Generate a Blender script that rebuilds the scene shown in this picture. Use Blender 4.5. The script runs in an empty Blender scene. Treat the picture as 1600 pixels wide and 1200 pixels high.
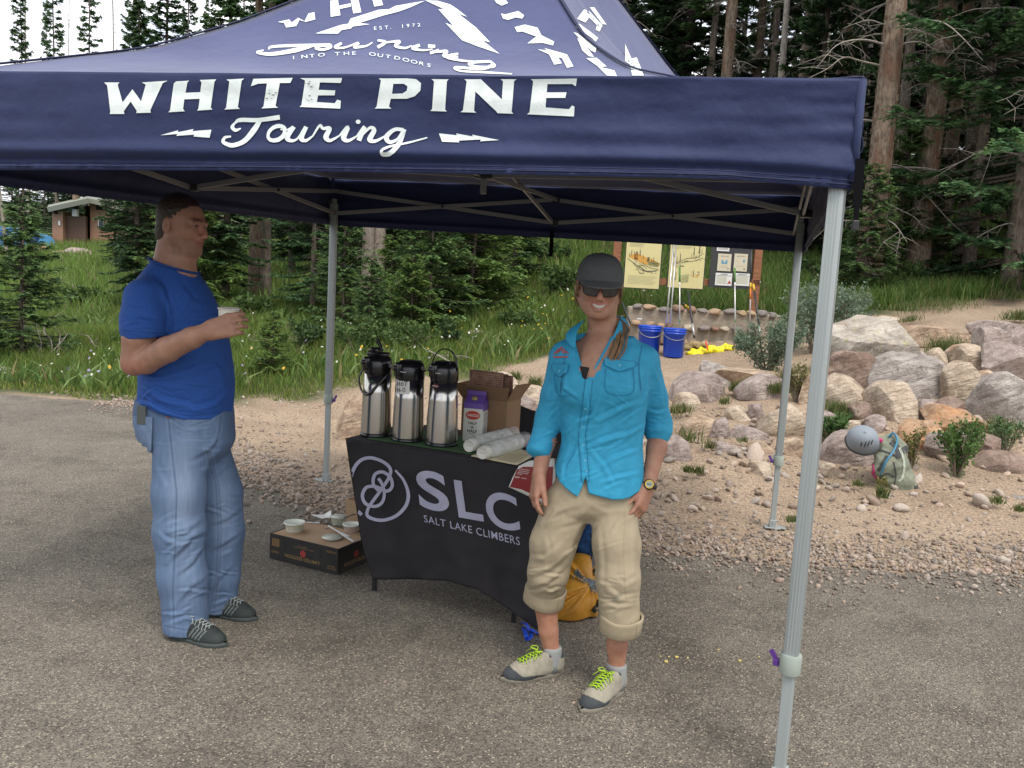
import bpy,bmesh,math,random
import numpy as np
from mathutils import Vector,Matrix
from mathutils.bvhtree import BVHTree
from mathutils import noise as mnoise
random.seed(7)
RNG=np.random.default_rng(7)
SC=bpy.context.scene
COL=SC.collection
FPX,CAM_H=1375.0,1.55
PITCH,ROLL=math.radians(7.1),math.radians(3.2)
_fw=np.array([0,math.cos(PITCH),-math.sin(PITCH)])
_r=np.array([1.0,0,0])
_u=np.cross(_r,_fw)
CR=math.cos(ROLL)*_r+math.sin(ROLL)*_u
CU=-math.sin(ROLL)*_r+math.cos(ROLL)*_u
CF=_fw
CAMPOS=np.array([0,0,CAM_H])
cam=bpy.data.cameras.new('camera')
camo=bpy.data.objects.new('camera',cam)
COL.objects.link(camo)
camo.matrix_world=Matrix(((CR[0],CU[0],-CF[0],0),(CR[1],CU[1],-CF[1],0),(CR[2],CU[2],-CF[2],CAM_H),(0,0,0,1)))
cam.sensor_width=36
cam.lens=FPX/1600*36
cam.clip_start=0.05
cam.clip_end=2000
SC.camera=camo
SUN_EL,SUN_AZ=math.radians(60),math.radians(155)
world=bpy.data.worlds.new('World')
SC.world=world
world.use_nodes=True
wn,wl=world.node_tree.nodes,world.node_tree.links
wn.clear()
w_out=wn.new('ShaderNodeOutputWorld')
w_bg=wn.new('ShaderNodeBackground')
w_sky=wn.new('ShaderNodeTexSky')
w_sky.sky_type='NISHITA'
w_sky.sun_disc=False
w_sky.sun_elevation=SUN_EL
w_sky.sun_rotation=SUN_AZ
w_sky.altitude=3000
w_tc=wn.new('ShaderNodeTexCoord')
w_map=wn.new('ShaderNodeMapping')
w_map.inputs['Scale'].default_value=(1,1,2.2)
w_no=wn.new('ShaderNodeTexNoise')
w_no.inputs['Scale'].default_value=3.1
w_no.inputs['Detail'].default_value=9
w_no.inputs['Roughness'].default_value=0.55
w_ra=wn.new('ShaderNodeValToRGB')
w_ra.color_ramp.elements[0].position=0.30
w_ra.color_ramp.elements[1].position=0.46
w_ra.color_ramp.elements[0].color=(0.12,0.12,0.12,1)
w_mul=wn.new('ShaderNodeVectorMath');w_mul.operation='SCALE';w_mul.inputs['Scale'].default_value=0.13
w_n2=wn.new('ShaderNodeTexNoise');w_n2.inputs['Scale'].default_value=1.7;w_n2.inputs['Detail'].default_value=5
w_r2=wn.new('ShaderNodeValToRGB')
w_r2.color_ramp.elements[0].color=(0.66,0.70,0.76,1);w_r2.color_ramp.elements[0].position=0.3
w_r2.color_ramp.elements[1].color=(1.1,1.11,1.14,1);w_r2.color_ramp.elements[1].position=0.65
w_mix=wn.new('ShaderNodeMix');w_mix.data_type='RGBA'
wl.new(w_tc.outputs['Generated'],w_map.inputs['Vector'])
wl.new(w_map.outputs[0],w_no.inputs['Vector'])
wl.new(w_map.outputs[0],w_n2.inputs['Vector'])
wl.new(w_no.outputs['Fac'],w_ra.inputs['Fac'])
wl.new(w_n2.outputs['Fac'],w_r2.inputs['Fac'])
wl.new(w_sky.outputs[0],w_mul.inputs[0])
wl.new(w_ra.outputs['Color'],w_mix.inputs['Factor'])
wl.new(w_mul.outputs[0],w_mix.inputs[6])
wl.new(w_r2.outputs['Color'],w_mix.inputs[7])
wl.new(w_mix.outputs[2],w_bg.inputs['Color'])
w_bg.inputs['Strength'].default_value=1.0
wl.new(w_bg.outputs[0],w_out.inputs['Surface'])
sun=bpy.data.lights.new('sun','SUN')
sun.energy=1.9
sun.angle=math.radians(24)
sun.color=(1.0,0.94,0.86)
suno=bpy.data.objects.new('sun',sun)
COL.objects.link(suno)
_sd=Vector((math.sin(SUN_AZ)*math.cos(SUN_EL),math.cos(SUN_AZ)*math.cos(SUN_EL),math.sin(SUN_EL)))
suno.rotation_euler=_sd.to_track_quat('Z','Y').to_euler()
suno.location=(0,0,30)
vs=SC.view_settings
vs.view_transform='Standard'
vs.look='None'
vs.exposure=0.72
vs.gamma=1
vs.use_curve_mapping=False
SC.cycles.max_bounces=6
SC.cycles.transparent_max_bounces=12
SC.cycles.use_denoising=True
def ray(px,py):
 return(px-800)/FPX*CR-(py-600)/FPX*CU+CF
def P(px,py,Y):
 """the point of the place seen at photo pixel (px, py) at the distance Y north of the photographer"""
 d=ray(px,py)
 return CAMPOS+d*(Y/d[1])
def proj(p):
 v=np.asarray(p,float)-CAMPOS
 z=v@CF
 return 800+FPX*(v@CR)/z,600-FPX*(v@CU)/z
_cp=[]
for x in(-14,-9,-5,-2,0,2,5,9,14):
 for y in(-6,0,3,5.2):
  _cp.append((x,y,0))
for q in((-14,8.5),(-9,8.5),(-5,8.5),(-3,8.3),(-1.3,6.4),(-1.5,9),(0,6.6),(1.5,5.9),(3,6.2),(5,6.0),(8,6),(14,6),(-4,9.6),(-2.6,9.6)):
 _cp.append((q[0],q[1],0))
for px,py,Y in((100,600,11),(100,560,13),(100,500,17.5),(100,452,24),(100,405,36),(115,385,42),(-200,560,13),(-200,450,24),(-200,380,42),(430,560,12),(430,485,16),(450,440,22),(450,405,30),(590,492,15.5),(620,540,12.5),(560,602,10),(750,590,10.3),(300,620,9.7),(700,440,21),(850,562,11),(870,500,14),(870,425,19),(870,372,26),(1080,543,12.6),(1000,545,12.6),(1200,530,12.8),(1090,475,15),(1000,480,14.5),(1300,440,17),(1250,520,13),(1400,500,13.2),(1600,476,14),(1600,440,17),(1900,470,14),(1100,650,8.3),(1150,740,6.7),(1020,740,6.5),(1080,600,10.4),(1000,600,10.2),(1300,720,7.2),(1400,762,6.7),(1480,740,7.0),(1600,740,7.2),(1400,600,9.2),(1600,600,9.2),(1300,590,9.5),(1400,535,11.2),(1600,520,11.4),(1800,600,9.2),(1800,740,7.2)):
 p=P(px,py,Y);_cp.append(tuple(p))
for x,y,z in((-60,60,2.6),(-20,60,3.0),(0,45,5.0),(10,30,5.2),(20,30,6.0),(0,30,3.6),(20,45,8.5),(40,60,12),(60,30,9),(30,16,3.0),(0,80,9),(40,120,18),(-40,120,7),(-60,20,.3),(60,5,0),(-60,0,0),(0,160,14),(-120,160,8),(120,160,22),(0,-60,0),(120,0,1),(-120,0,0),(120,-120,0),(-120,-120,0),(20,12,1.6)):
 _cp.append((x,y,z))
_cp=np.array(_cp,float)
def _rbf(A,B):return np.sqrt(((A[:,None,:2]-B[None,:,:2])**2).sum(-1)+0.25)
_n=len(_cp)
_K=np.zeros((_n+3,_n+3))
_K[:_n,:_n]=-_rbf(_cp,_cp)+np.eye(_n)*-0.02
_K[:_n,_n]=1;_K[:_n,_n+1:]=_cp[:,:2];_K[_n,:_n]=1;_K[_n+1:,:_n]=_cp[:,:2].T
_W=np.linalg.solve(_K,np.concatenate([_cp[:,2],np.zeros(3)]))
def _h2(x,y,s):
 return np.sin(x*1.7*s+1.3*np.sin(y*1.1*s))*np.cos(y*1.9*s+1.7*np.sin(x*0.9*s))
def asph_y(x):
 """northern edge of the tarmac"""
 x=np.asarray(x,float)
 return np.interp(x,[-30,-6,-3.6,-2.9,-1.6,-0.9,0.8,1.75,3.0,3.6,8,40],[9.8,9.4,9.0,7.6,6.0,5.35,5.15,5.0,5.05,5.2,5.3,5.4])
def gz(x,y):
 x=np.atleast_1d(np.asarray(x,float));y=np.atleast_1d(np.asarray(y,float))
 out=np.empty(x.shape)
 xf,yf,of=x.ravel(),y.ravel(),out.reshape(-1)
 for i in range(0,len(xf),20000):
  q=np.stack([xf[i:i+20000],yf[i:i+20000]],1)
  z=-_rbf(q,_cp)@_W[:_n]+_W[_n]+q@_W[_n+1:]
  t=np.clip((q[:,1]-asph_y(q[:,0]))/1.5,0,1);t=t*t*(3-2*t)
  z=z*t+t*0.02*_h2(q[:,0],q[:,1],1.6)+t*0.012*_h2(q[:,0]+3,q[:,1],4.1)
  of[i:i+20000]=np.where(t<=0,0,z)
 return out
def gz1(x,y):return float(gz(x,y)[0])
def on(px,py,lo=1.5,hi=80):
 """where the line of sight of a photo pixel meets the terrain"""
 d=ray(px,py)
 ts=np.concatenate([np.arange(lo,20,0.05),np.arange(20,hi,0.2)])/d[1]
 q=CAMPOS+ts[:,None]*d
 g=gz(q[:,0],q[:,1])
 b=np.where(q[:,2]<=g)[0]
 i=b[0]if len(b)else len(ts)-1
 return np.array([q[i,0],q[i,1],g[i]])
def _newmat(name):
 m=bpy.data.materials.new(name);m.use_nodes=True
 nt=m.node_tree
 return m,nt,nt.nodes['Principled BSDF']
def rgb(c):return(c[0],c[1],c[2],1.0)
def mat(name,c,rough=0.6,metal=0.0,c2=None,nscale=8.0,detail=4,lo=0.35,hi=0.65,bump=0.0,bscale=60.0,attr=None,spec=0.5,sheen=0.0,trans=0.0,alpha=1.0,emit=None,rand=0.0,stretch=None,coord='Object',subs=0.0,coat=0.0,bdist=0.01):
 m,nt,b=_newmat(name)
 N,L=nt.nodes,nt.links
 b.inputs['Roughness'].default_value=rough
 b.inputs['Metallic'].default_value=metal
 b.inputs['Specular IOR Level'].default_value=spec
 b.inputs['Sheen Weight'].default_value=sheen
 b.inputs['Transmission Weight'].default_value=trans
 b.inputs['Alpha'].default_value=alpha
 b.inputs['Coat Weight'].default_value=coat
 if subs:
  b.inputs['Subsurface Weight'].default_value=subs
  b.inputs['Subsurface Radius'].default_value=(0.012,0.005,0.003)
  b.inputs['Subsurface Scale'].default_value=1
 tc=N.new('ShaderNodeTexCoord');mp=N.new('ShaderNodeMapping')
 L.new(tc.outputs[coord],mp.inputs['Vector'])
 if stretch:mp.inputs['Scale'].default_value=stretch
 base=None
 if attr:
  a=N.new('ShaderNodeAttribute');a.attribute_name=attr
  base=a.outputs['Color']
 if c2 is not None:
  no=N.new('ShaderNodeTexNoise');no.inputs['Scale'].default_value=nscale;no.inputs['Detail'].default_value=detail
  L.new(mp.outputs[0],no.inputs['Vector'])
  mr=N.new('ShaderNodeMapRange');mr.inputs['From Min'].default_value=lo;mr.inputs['From Max'].default_value=hi
  L.new(no.outputs['Fac'],mr.inputs['Value'])
  mx=N.new('ShaderNodeMix');mx.data_type='RGBA'
  mx.inputs[6].default_value=rgb(c);mx.inputs[7].default_value=rgb(c2)
  L.new(mr.outputs[0],mx.inputs['Factor'])
  if attr:
   mm=N.new('ShaderNodeMix');mm.data_type='RGBA';mm.blend_type='MULTIPLY';mm.inputs['Factor'].default_value=1
   L.new(base,mm.inputs[6]);L.new(mx.outputs[2],mm.inputs[7]);base=mm.outputs[2]
  else:
   base=mx.outputs[2]
 if rand:
  oi=N.new('ShaderNodeObjectInfo');mr2=N.new('ShaderNodeMapRange')
  mr2.inputs['To Min'].default_value=1-rand;mr2.inputs['To Max'].default_value=1+rand
  L.new(oi.outputs['Random'],mr2.inputs['Value'])
  vm=N.new('ShaderNodeVectorMath');vm.operation='SCALE'
  if base is not None:L.new(base,vm.inputs[0])
  else:vm.inputs[0].default_value=c[:3]
  L.new(mr2.outputs[0],vm.inputs['Scale']);base=vm.outputs[0]
 if base is not None:L.new(base,b.inputs['Base Color'])
 else:b.inputs['Base Color'].default_value=rgb(c)
 if bump:
  nb=N.new('ShaderNodeTexNoise');nb.inputs['Scale'].default_value=bscale;nb.inputs['Detail'].default_value=5
  L.new(mp.outputs[0],nb.inputs['Vector'])
  bp=N.new('ShaderNodeBump');bp.inputs['Strength'].default_value=bump;bp.inputs['Distance'].default_value=bdist
  L.new(nb.outputs['Fac'],bp.inputs['Height']);L.new(bp.outputs[0],b.inputs['Normal'])
 if emit:b.inputs['Emission Color'].default_value=rgb(emit);b.inputs['Emission Strength'].default_value=1
 return m
ROOTLOC={}
def tag(o,label=None,cat=None,group=None,kind=None):
 if label:o['label']=label
 if cat:o['category']=cat
 if group:o['group']=group
 if kind:o['kind']=kind
 return o
def thing(name,label,cat,loc=(0,0,0),group=None,rotz=0):
 o=bpy.data.objects.new(name,None);COL.objects.link(o)
 o.location=loc;o.rotation_euler=(0,0,rotz);o.empty_display_size=0.1
 ROOTLOC[o.name]=Vector(loc)
 return tag(o,label,cat,group)
def rloc(o):return ROOTLOC.get(o.name,Vector((0,0,0)))if o else Vector((0,0,0))
def mesh(name,V,F,m,parent=None,smooth=False,colors=None,mats=None,mi=None,local=False):
 """one mesh object; V in world coordinates (or local to its thing when local), F a list or an (n, k) array"""
 V=np.asarray(V,np.float32).reshape(-1,3)
 off=rloc(parent)
 if parent and not local:V=V-np.array(off,np.float32)
 me=bpy.data.meshes.new(name)
 if isinstance(F,np.ndarray):
  n,k=F.shape
  me.vertices.add(len(V));me.vertices.foreach_set('co',V.ravel())
  me.loops.add(n*k);me.loops.foreach_set('vertex_index',F.ravel().astype(np.int32))
  me.polygons.add(n);me.polygons.foreach_set('loop_start',np.arange(0,n*k,k,dtype=np.int32))
  me.update(calc_edges=True)
 else:
  me.from_pydata(V.tolist(),[],F);me.update()
 for q in(mats or[m]):me.materials.append(q)
 if mi is not None:me.polygons.foreach_set('material_index',np.asarray(mi,np.int32))
 if smooth:me.polygons.foreach_set('use_smooth',np.ones(len(me.polygons),bool))
 if colors is not None:
  ca=me.color_attributes.new('Col','FLOAT_COLOR','POINT')
  c=np.ones((len(V),4),np.float32);c[:,:3]=np.asarray(colors,np.float32)[:,:3]
  ca.data.foreach_set('color',c.ravel())
 me.validate()
 o=bpy.data.objects.new(name,me);COL.objects.link(o)
 if parent:
  o.parent=parent;ROOTLOC[o.name]=off
 return o
def solo(name,V,F,m,label,cat,group=None,kind=None,**k):
 """a thing that is one mesh, its origin at its base"""
 V=np.asarray(V,float).reshape(-1,3)
 c=np.array([V[:,0].mean(),V[:,1].mean(),V[:,2].min()])
 o=mesh(name,V-c,F,m,**k);o.location=c
 ROOTLOC[o.name]=Vector(c)
 return tag(o,label,cat,group,kind)
def copy_tree(o,parent=None):
 c=o.copy();COL.objects.link(c);c.parent=parent
 for ch in o.children:copy_tree(ch,c)
 return c
class MB:
 """collects simple shapes into one mesh"""
 def __init__(s):s.V=[];s.F=[];s.C=[];s.MI=[]
 def add(s,V,F,mi=0):
  n=len(s.V);s.V+=[tuple(map(float,v))for v in V];s.F+=[[i+n for i in f]for f in F];s.MI+=[mi]*len(F);return s
 def box(s,c,d,ax=None,bev=0.0,mi=0):
  """box about c with full sizes d, axes ax (3 vectors); bev chamfers all edges"""
  c=np.array(c,float);d=np.array(d,float)/2
  A=np.eye(3)if ax is None else np.array(ax,float)
  if bev<=0:
   V=[c+(A[0]*sx*d[0]+A[1]*sy*d[1]+A[2]*sz*d[2])for sx in(-1,1)for sy in(-1,1)for sz in(-1,1)]
   return s.add(V,[(0,1,3,2),(4,6,7,5),(0,4,5,1),(2,3,7,6),(0,2,6,4),(1,5,7,3)],mi)
  bm=bmesh.new();bmesh.ops.create_cube(bm,size=1)
  for v in bm.verts:v.co=Vector((v.co[0]*2*d[0],v.co[1]*2*d[1],v.co[2]*2*d[2]))
  bmesh.ops.bevel(bm,geom=list(bm.edges),offset=bev,segments=2,profile=0.5,affect='EDGES')
  V=[c+A[0]*v.co[0]+A[1]*v.co[1]+A[2]*v.co[2]for v in bm.verts]
  F=[[v.index for v in f.verts]for f in bm.faces];bm.free()
  return s.add(V,F,mi)
 def bar(s,a,b,w,h,up=(0,0,1),bev=0.0,mi=0):
  a=np.array(a,float);b=np.array(b,float);x=b-a;L=np.linalg.norm(x);x/=L
  y=np.cross(up,x);y/=np.linalg.norm(y)+1e-9;z=np.cross(x,y)
  return s.box((a+b)/2,(L,w,h),(x,y,z),bev,mi)
 def tube(s,pts,r,n=8,caps=True,mi=0,flat=1.0):
  pts=np.array(pts,float);k=len(pts)
  r=np.full(k,r,float)if np.isscalar(r)else np.array(r,float)
  V=[];F=[]
  T=np.gradient(pts,axis=0);T/=np.linalg.norm(T,axis=1)[:,None]+1e-12
  u=np.cross(T[0],(0,0,1));
  if np.linalg.norm(u)<1e-3:u=np.cross(T[0],(1,0,0))
  u/=np.linalg.norm(u)
  for i in range(k):
   u=u-T[i]*(u@T[i]);u/=np.linalg.norm(u)+1e-12
   w=np.cross(T[i],u)
   for j in range(n):
    a=2*math.pi*j/n
    V.append(pts[i]+r[i]*(math.cos(a)*u+flat*math.sin(a)*w))
  for i in range(k-1):
   for j in range(n):
    a,b=i*n+j,i*n+(j+1)%n
    F.append((a,b,b+n,a+n))
  if caps:F.append(tuple(range(n))[::-1]);F.append(tuple(range((k-1)*n,k*n)))
  return s.add(V,F,mi)
 def lathe(s,c,prof,n=24,ax=None,mi=0,sx=1.0,sy=1.0):
  """prof = [(r, z)] round the third axis of ax at c"""
  c=np.array(c,float);A=np.eye(3)if ax is None else np.array(ax,float);V=[];F=[]
  for r,z in prof:
   for j in range(n):
    a=2*math.pi*j/n
    V.append(c+A[0]*r*math.cos(a)*sx+A[1]*r*math.sin(a)*sy+A[2]*z)
  for i in range(len(prof)-1):
   for j in range(n):
    a,b=i*n+j,i*n+(j+1)%n
    F.append((a,b,b+n,a+n))
  if prof[0][0]>1e-6:F.append(tuple(range(n))[::-1])
  if prof[-1][0]>1e-6:F.append(tuple(range((len(prof)-1)*n,len(prof)*n)))
  return s.add(V,F,mi)
 def grid(s,G,mi=0,wrap=False):
  """G = (a, b, 3) array of points"""
  G=np.asarray(G,float);a,b=G.shape[:2]
  F=[(i*b+j,i*b+(j+1)%b,(i+1)*b+(j+1)%b,(i+1)*b+j)for i in range(a-1)for j in range(b if wrap else b-1)]
  return s.add(G.reshape(-1,3),F,mi)
 def obj(s,name,m,parent=None,smooth=False,mats=None,**k):
  return mesh(name,s.V,s.F,m,parent,smooth,mats=mats,mi=s.MI if mats else None,**k)
 def solo(s,name,m,label,cat,group=None,kind=None,mats=None,**k):
  return solo(name,s.V,s.F,m,label,cat,group,kind,mats=mats,mi=s.MI if mats else None,**k)
def bez(pts,n=12):
 """Catmull-Rom through pts"""
 p=np.array(pts,float);p=np.vstack([2*p[0]-p[1],p,2*p[-1]-p[-2]]);out=[]
 for i in range(1,len(p)-2):
  for t in np.linspace(0,1,n,endpoint=False):
   out.append(0.5*((2*p[i])+(-p[i-1]+p[i+1])*t+(2*p[i-1]-5*p[i]+4*p[i+1]-p[i+2])*t*t+(-p[i-1]+3*p[i]-3*p[i+1]+p[i+2])*t**3))
 out.append(p[-2]);return np.array(out)
def autosmooth(o,deg=35):
 me=o.data
 me.polygons.foreach_set('use_smooth',np.ones(len(me.polygons),bool))
 bm=bmesh.new();bm.from_mesh(me)
 for e in bm.edges:
  if len(e.link_faces)==2 and e.calc_face_angle(0)>math.radians(deg):e.smooth=False
 bm.to_mesh(me);bm.free();return o
def text_poly(s,size=1.0,shear=0.0,bold=0.0,space=1.0,align='LEFT'):
 """filled lettering as (V2, faces), x to the right, y up"""
 c=bpy.data.curves.new('t','FONT');c.body=s;c.size=size;c.shear=shear;c.offset=bold;c.space_character=space;c.align_x=align
 c.resolution_u=3 if len(s)>3 else 7;c.fill_mode='BOTH' if False else 'FRONT'
 o=bpy.data.objects.new('t',c);COL.objects.link(o)
 dg=bpy.context.evaluated_depsgraph_get();e=o.evaluated_get(dg);me=e.to_mesh()
 V=np.array([v.co[:2]for v in me.vertices]).reshape(-1,2);F=[tuple(p.vertices)for p in me.polygons]
 e.to_mesh_clear();bpy.data.objects.remove(o);bpy.data.curves.remove(c)
 return V,F
def outline_poly(loops):
 """filled outline(s), holes by the even-odd rule"""
 c=bpy.data.curves.new('t','CURVE');c.dimensions='2D';c.fill_mode='BOTH'
 for lp in loops:
  sp=c.splines.new('POLY');sp.points.add(len(lp)-1)
  for q,pnt in zip(sp.points,lp):q.co=(pnt[0],pnt[1],0,1)
  sp.use_cyclic_u=True
 o=bpy.data.objects.new('t',c);COL.objects.link(o)
 dg=bpy.context.evaluated_depsgraph_get();e=o.evaluated_get(dg);me=e.to_mesh()
 V=np.array([v.co[:2]for v in me.vertices]).reshape(-1,2);F=[tuple(p.vertices)for p in me.polygons]
 e.to_mesh_clear();bpy.data.objects.remove(o);bpy.data.curves.remove(c)
 return V,F
def stroke_poly(pts,w,smooth=True,n=8):
 p=bez(pts,n)if smooth and len(pts)>2 else np.array(pts,float)
 k=len(p);ws=np.interp(np.linspace(0,1,k),np.linspace(0,1,len(w)),w)if not np.isscalar(w)else np.full(k,w)
 T=np.gradient(p,axis=0);T/=np.linalg.norm(T,axis=1)[:,None]+1e-9
 Nn=np.stack([-T[:,1],T[:,0]],1)
 V=np.vstack([p+Nn*ws[:,None]/2,p-Nn*ws[:,None]/2])
 return V,[(i,i+1,k+i+1,k+i)for i in range(k-1)]
def merge_polys(L):
 V=[];F=[];n=0
 for v,f in L:
  V.append(np.asarray(v,float));F+=[tuple(i+n for i in q)for q in f];n+=len(v)
 return np.vstack(V),F
def subdiv2(V,F,maxlen):
 bm=bmesh.new();vs_=[bm.verts.new((v[0],v[1],0))for v in V]
 for f in F:
  try:bm.faces.new([vs_[i]for i in f])
  except ValueError:pass
 bmesh.ops.triangulate(bm,faces=list(bm.faces))
 for _ in range(7):
  es=[e for e in bm.edges if e.calc_length()>maxlen]
  if not es:break
  bmesh.ops.subdivide_edges(bm,edges=es,cuts=1)
  bmesh.ops.triangulate(bm,faces=[f for f in bm.faces if len(f.verts)>3])
 bm.verts.index_update()
 V=np.array([v.co[:2]for v in bm.verts]);F=[tuple(v.index for v in f.verts)for f in bm.faces];bm.free()
 return V,F
def bvh_of(o):
 """world-space BVH of an object built here"""
 off=rloc(o)if o.parent else Vector(o.location)
 me=o.data
 return BVHTree.FromPolygons([Vector(v.co)+off for v in me.vertices],[tuple(p.vertices)for p in me.polygons])
def print_on(name,poly,place,m,parent,maxlen=None,off=0.003):
 """lay a flat drawing on a surface: place(x, y) gives (point, normal) or None"""
 V,F=poly
 if maxlen:V,F=subdiv2(V,F,maxlen)
 W=[];bad=set()
 for i,(x,y)in enumerate(V):
  r_=place(x,y)
  if r_ is None:bad.add(i);W.append((0,0,0));continue
  p,n=r_;W.append(tuple(np.array(p,float)+np.array(n,float)*off))
 F=[f for f in F if not any(i in bad for i in f)]
 if not F:return None
 used=sorted({i for f in F for i in f});ix={u:k for k,u in enumerate(used)}
 return mesh(name,[W[i]for i in used],[[ix[i]for i in f]for f in F],m,parent)
def caster(bvh):
 """print placed where the photograph shows it on the real surface"""
 def place(px,py):
  d=Vector(ray(px,py)).normalized()
  loc,n,i,dist=bvh.ray_cast(Vector(CAMPOS),d)
  if loc is None:return None
  if n.dot(d)>0:n=-n
  return loc,n
 return place
# ================================================================== THE GROUND
def sstep(t):t=np.clip(t,0,1);return t*t*(3-2*t)
GE=np.array([on(px,py)for px,py in((-400,600),(-200,603),(0,612),(120,622),(250,628),(380,626),(470,622),(560,604),(640,596),(700,592),(790,580),(850,560))]+[P(900,535,12.6),P(960,520,13.0),P(1000,510,13.3),P(1215,505,13.5),P(1300,488,13.6),P(1400,482,13.8),P(1500,470,14.4),P(1600,462,15.0),P(1900,455,16)])
GE=GE[np.argsort(GE[:,0])]
def grass_y(x):return np.interp(x,GE[:,0],GE[:,1])
def ground_mat():
 m,nt,b=_newmat('earth')
 N,L=nt.nodes,nt.links
 b.inputs['Roughness'].default_value=0.95;b.inputs['Specular IOR Level'].default_value=0.2
 a=N.new('ShaderNodeAttribute');a.attribute_name='Col'
 tc=N.new('ShaderNodeTexCoord')
 def noi(s,d=6,r=0.6):
  n=N.new('ShaderNodeTexNoise');n.inputs['Scale'].default_value=s;n.inputs['Detail'].default_value=d;n.inputs['Roughness'].default_value=r
  L.new(tc.outputs['Object'],n.inputs['Vector']);return n.outputs['Fac']
 def ramp(f,p0,c0,p1,c1):
  r=N.new('ShaderNodeValToRGB');r.color_ramp.elements[0].position=p0;r.color_ramp.elements[0].color=rgb(c0)
  r.color_ramp.elements[1].position=p1;r.color_ramp.elements[1].color=rgb(c1);L.new(f,r.inputs[0]);return r.outputs[0]
 def mix(f,x,y,t='MIX'):
  q=N.new('ShaderNodeMix');q.data_type='RGBA';q.blend_type=t
  if isinstance(f,float):q.inputs['Factor'].default_value=f
  else:L.new(f,q.inputs['Factor'])
  L.new(x,q.inputs[6]);L.new(y,q.inputs[7]);return q.outputs[2]
 dirt=ramp(noi(1.3),0.3,(0.29,0.222,0.160),0.7,(0.42,0.332,0.245))
 dirt=mix(1.0,dirt,ramp(noi(45,8,0.75),0.3,(0.62,0.6,0.6),0.7,(1.25,1.25,1.25)),'MULTIPLY')
 vo=N.new('ShaderNodeTexVoronoi');vo.inputs['Scale'].default_value=55;L.new(tc.outputs['Object'],vo.inputs['Vector'])
 dirt=mix(1.0,dirt,ramp(vo.outputs['Distance'],0.1,(1.25,1.22,1.2),0.75,(0.72,0.7,0.68)),'MULTIPLY')
 grass=ramp(noi(2.2),0.35,(0.035,0.06,0.018),0.7,(0.075,0.085,0.035))
 se=N.new('ShaderNodeSeparateColor');L.new(a.outputs['Color'],se.inputs[0])
 L.new(mix(se.outputs[0],dirt,grass),b.inputs['Base Color'])
 bp=N.new('ShaderNodeBump');bp.inputs['Strength'].default_value=0.8;bp.inputs['Distance'].default_value=0.02
 ad=N.new('ShaderNodeMath');ad.operation='MULTIPLY_ADD';ad.inputs[1].default_value=-0.5
 L.new(vo.outputs['Distance'],ad.inputs[0]);L.new(noi(30,8,0.7),ad.inputs[2])
 L.new(ad.outputs[0],bp.inputs['Height']);L.new(bp.outputs[0],b.inputs['Normal'])
 return m
def axis(segs):
 out=[]
 for a,b,s in segs:out+=list(np.arange(a,b-1e-6,s))
 out.append(segs[-1][1]);return np.array(out)
_gx=axis([(-400,-60,40),(-60,-20,4),(-20,-12,.8),(-12,11,.13),(11,20,.6),(20,60,4),(60,400,40)])
_gy=axis([(-300,-20,40),(-20,3,2),(3,4.6,.4),(4.6,16,.12),(16,30,.35),(30,60,1.5),(60,100,5),(100,500,50)])
_X,_Y=np.meshgrid(_gx,_gy,indexing='ij')
_Z=gz(_X,_Y)
_gm=sstep((_Y-grass_y(_X)+0.25*_h2(_X,_Y,2.5))/0.5+0.5)
_gm=np.maximum(_gm,0)
_V=np.stack([_X,_Y,_Z],-1).reshape(-1,3)
a_,b_=_X.shape
_i=(np.arange(a_-1)[:,None]*b_+np.arange(b_-1)[None,:]).ravel()
_F=np.stack([_i,_i+b_,_i+b_+1,_i+1],1)
ground=mesh('ground',_V,_F,ground_mat(),smooth=True,colors=np.repeat(_gm.reshape(-1,1),3,1))
tag(ground,kind='structure')
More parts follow.
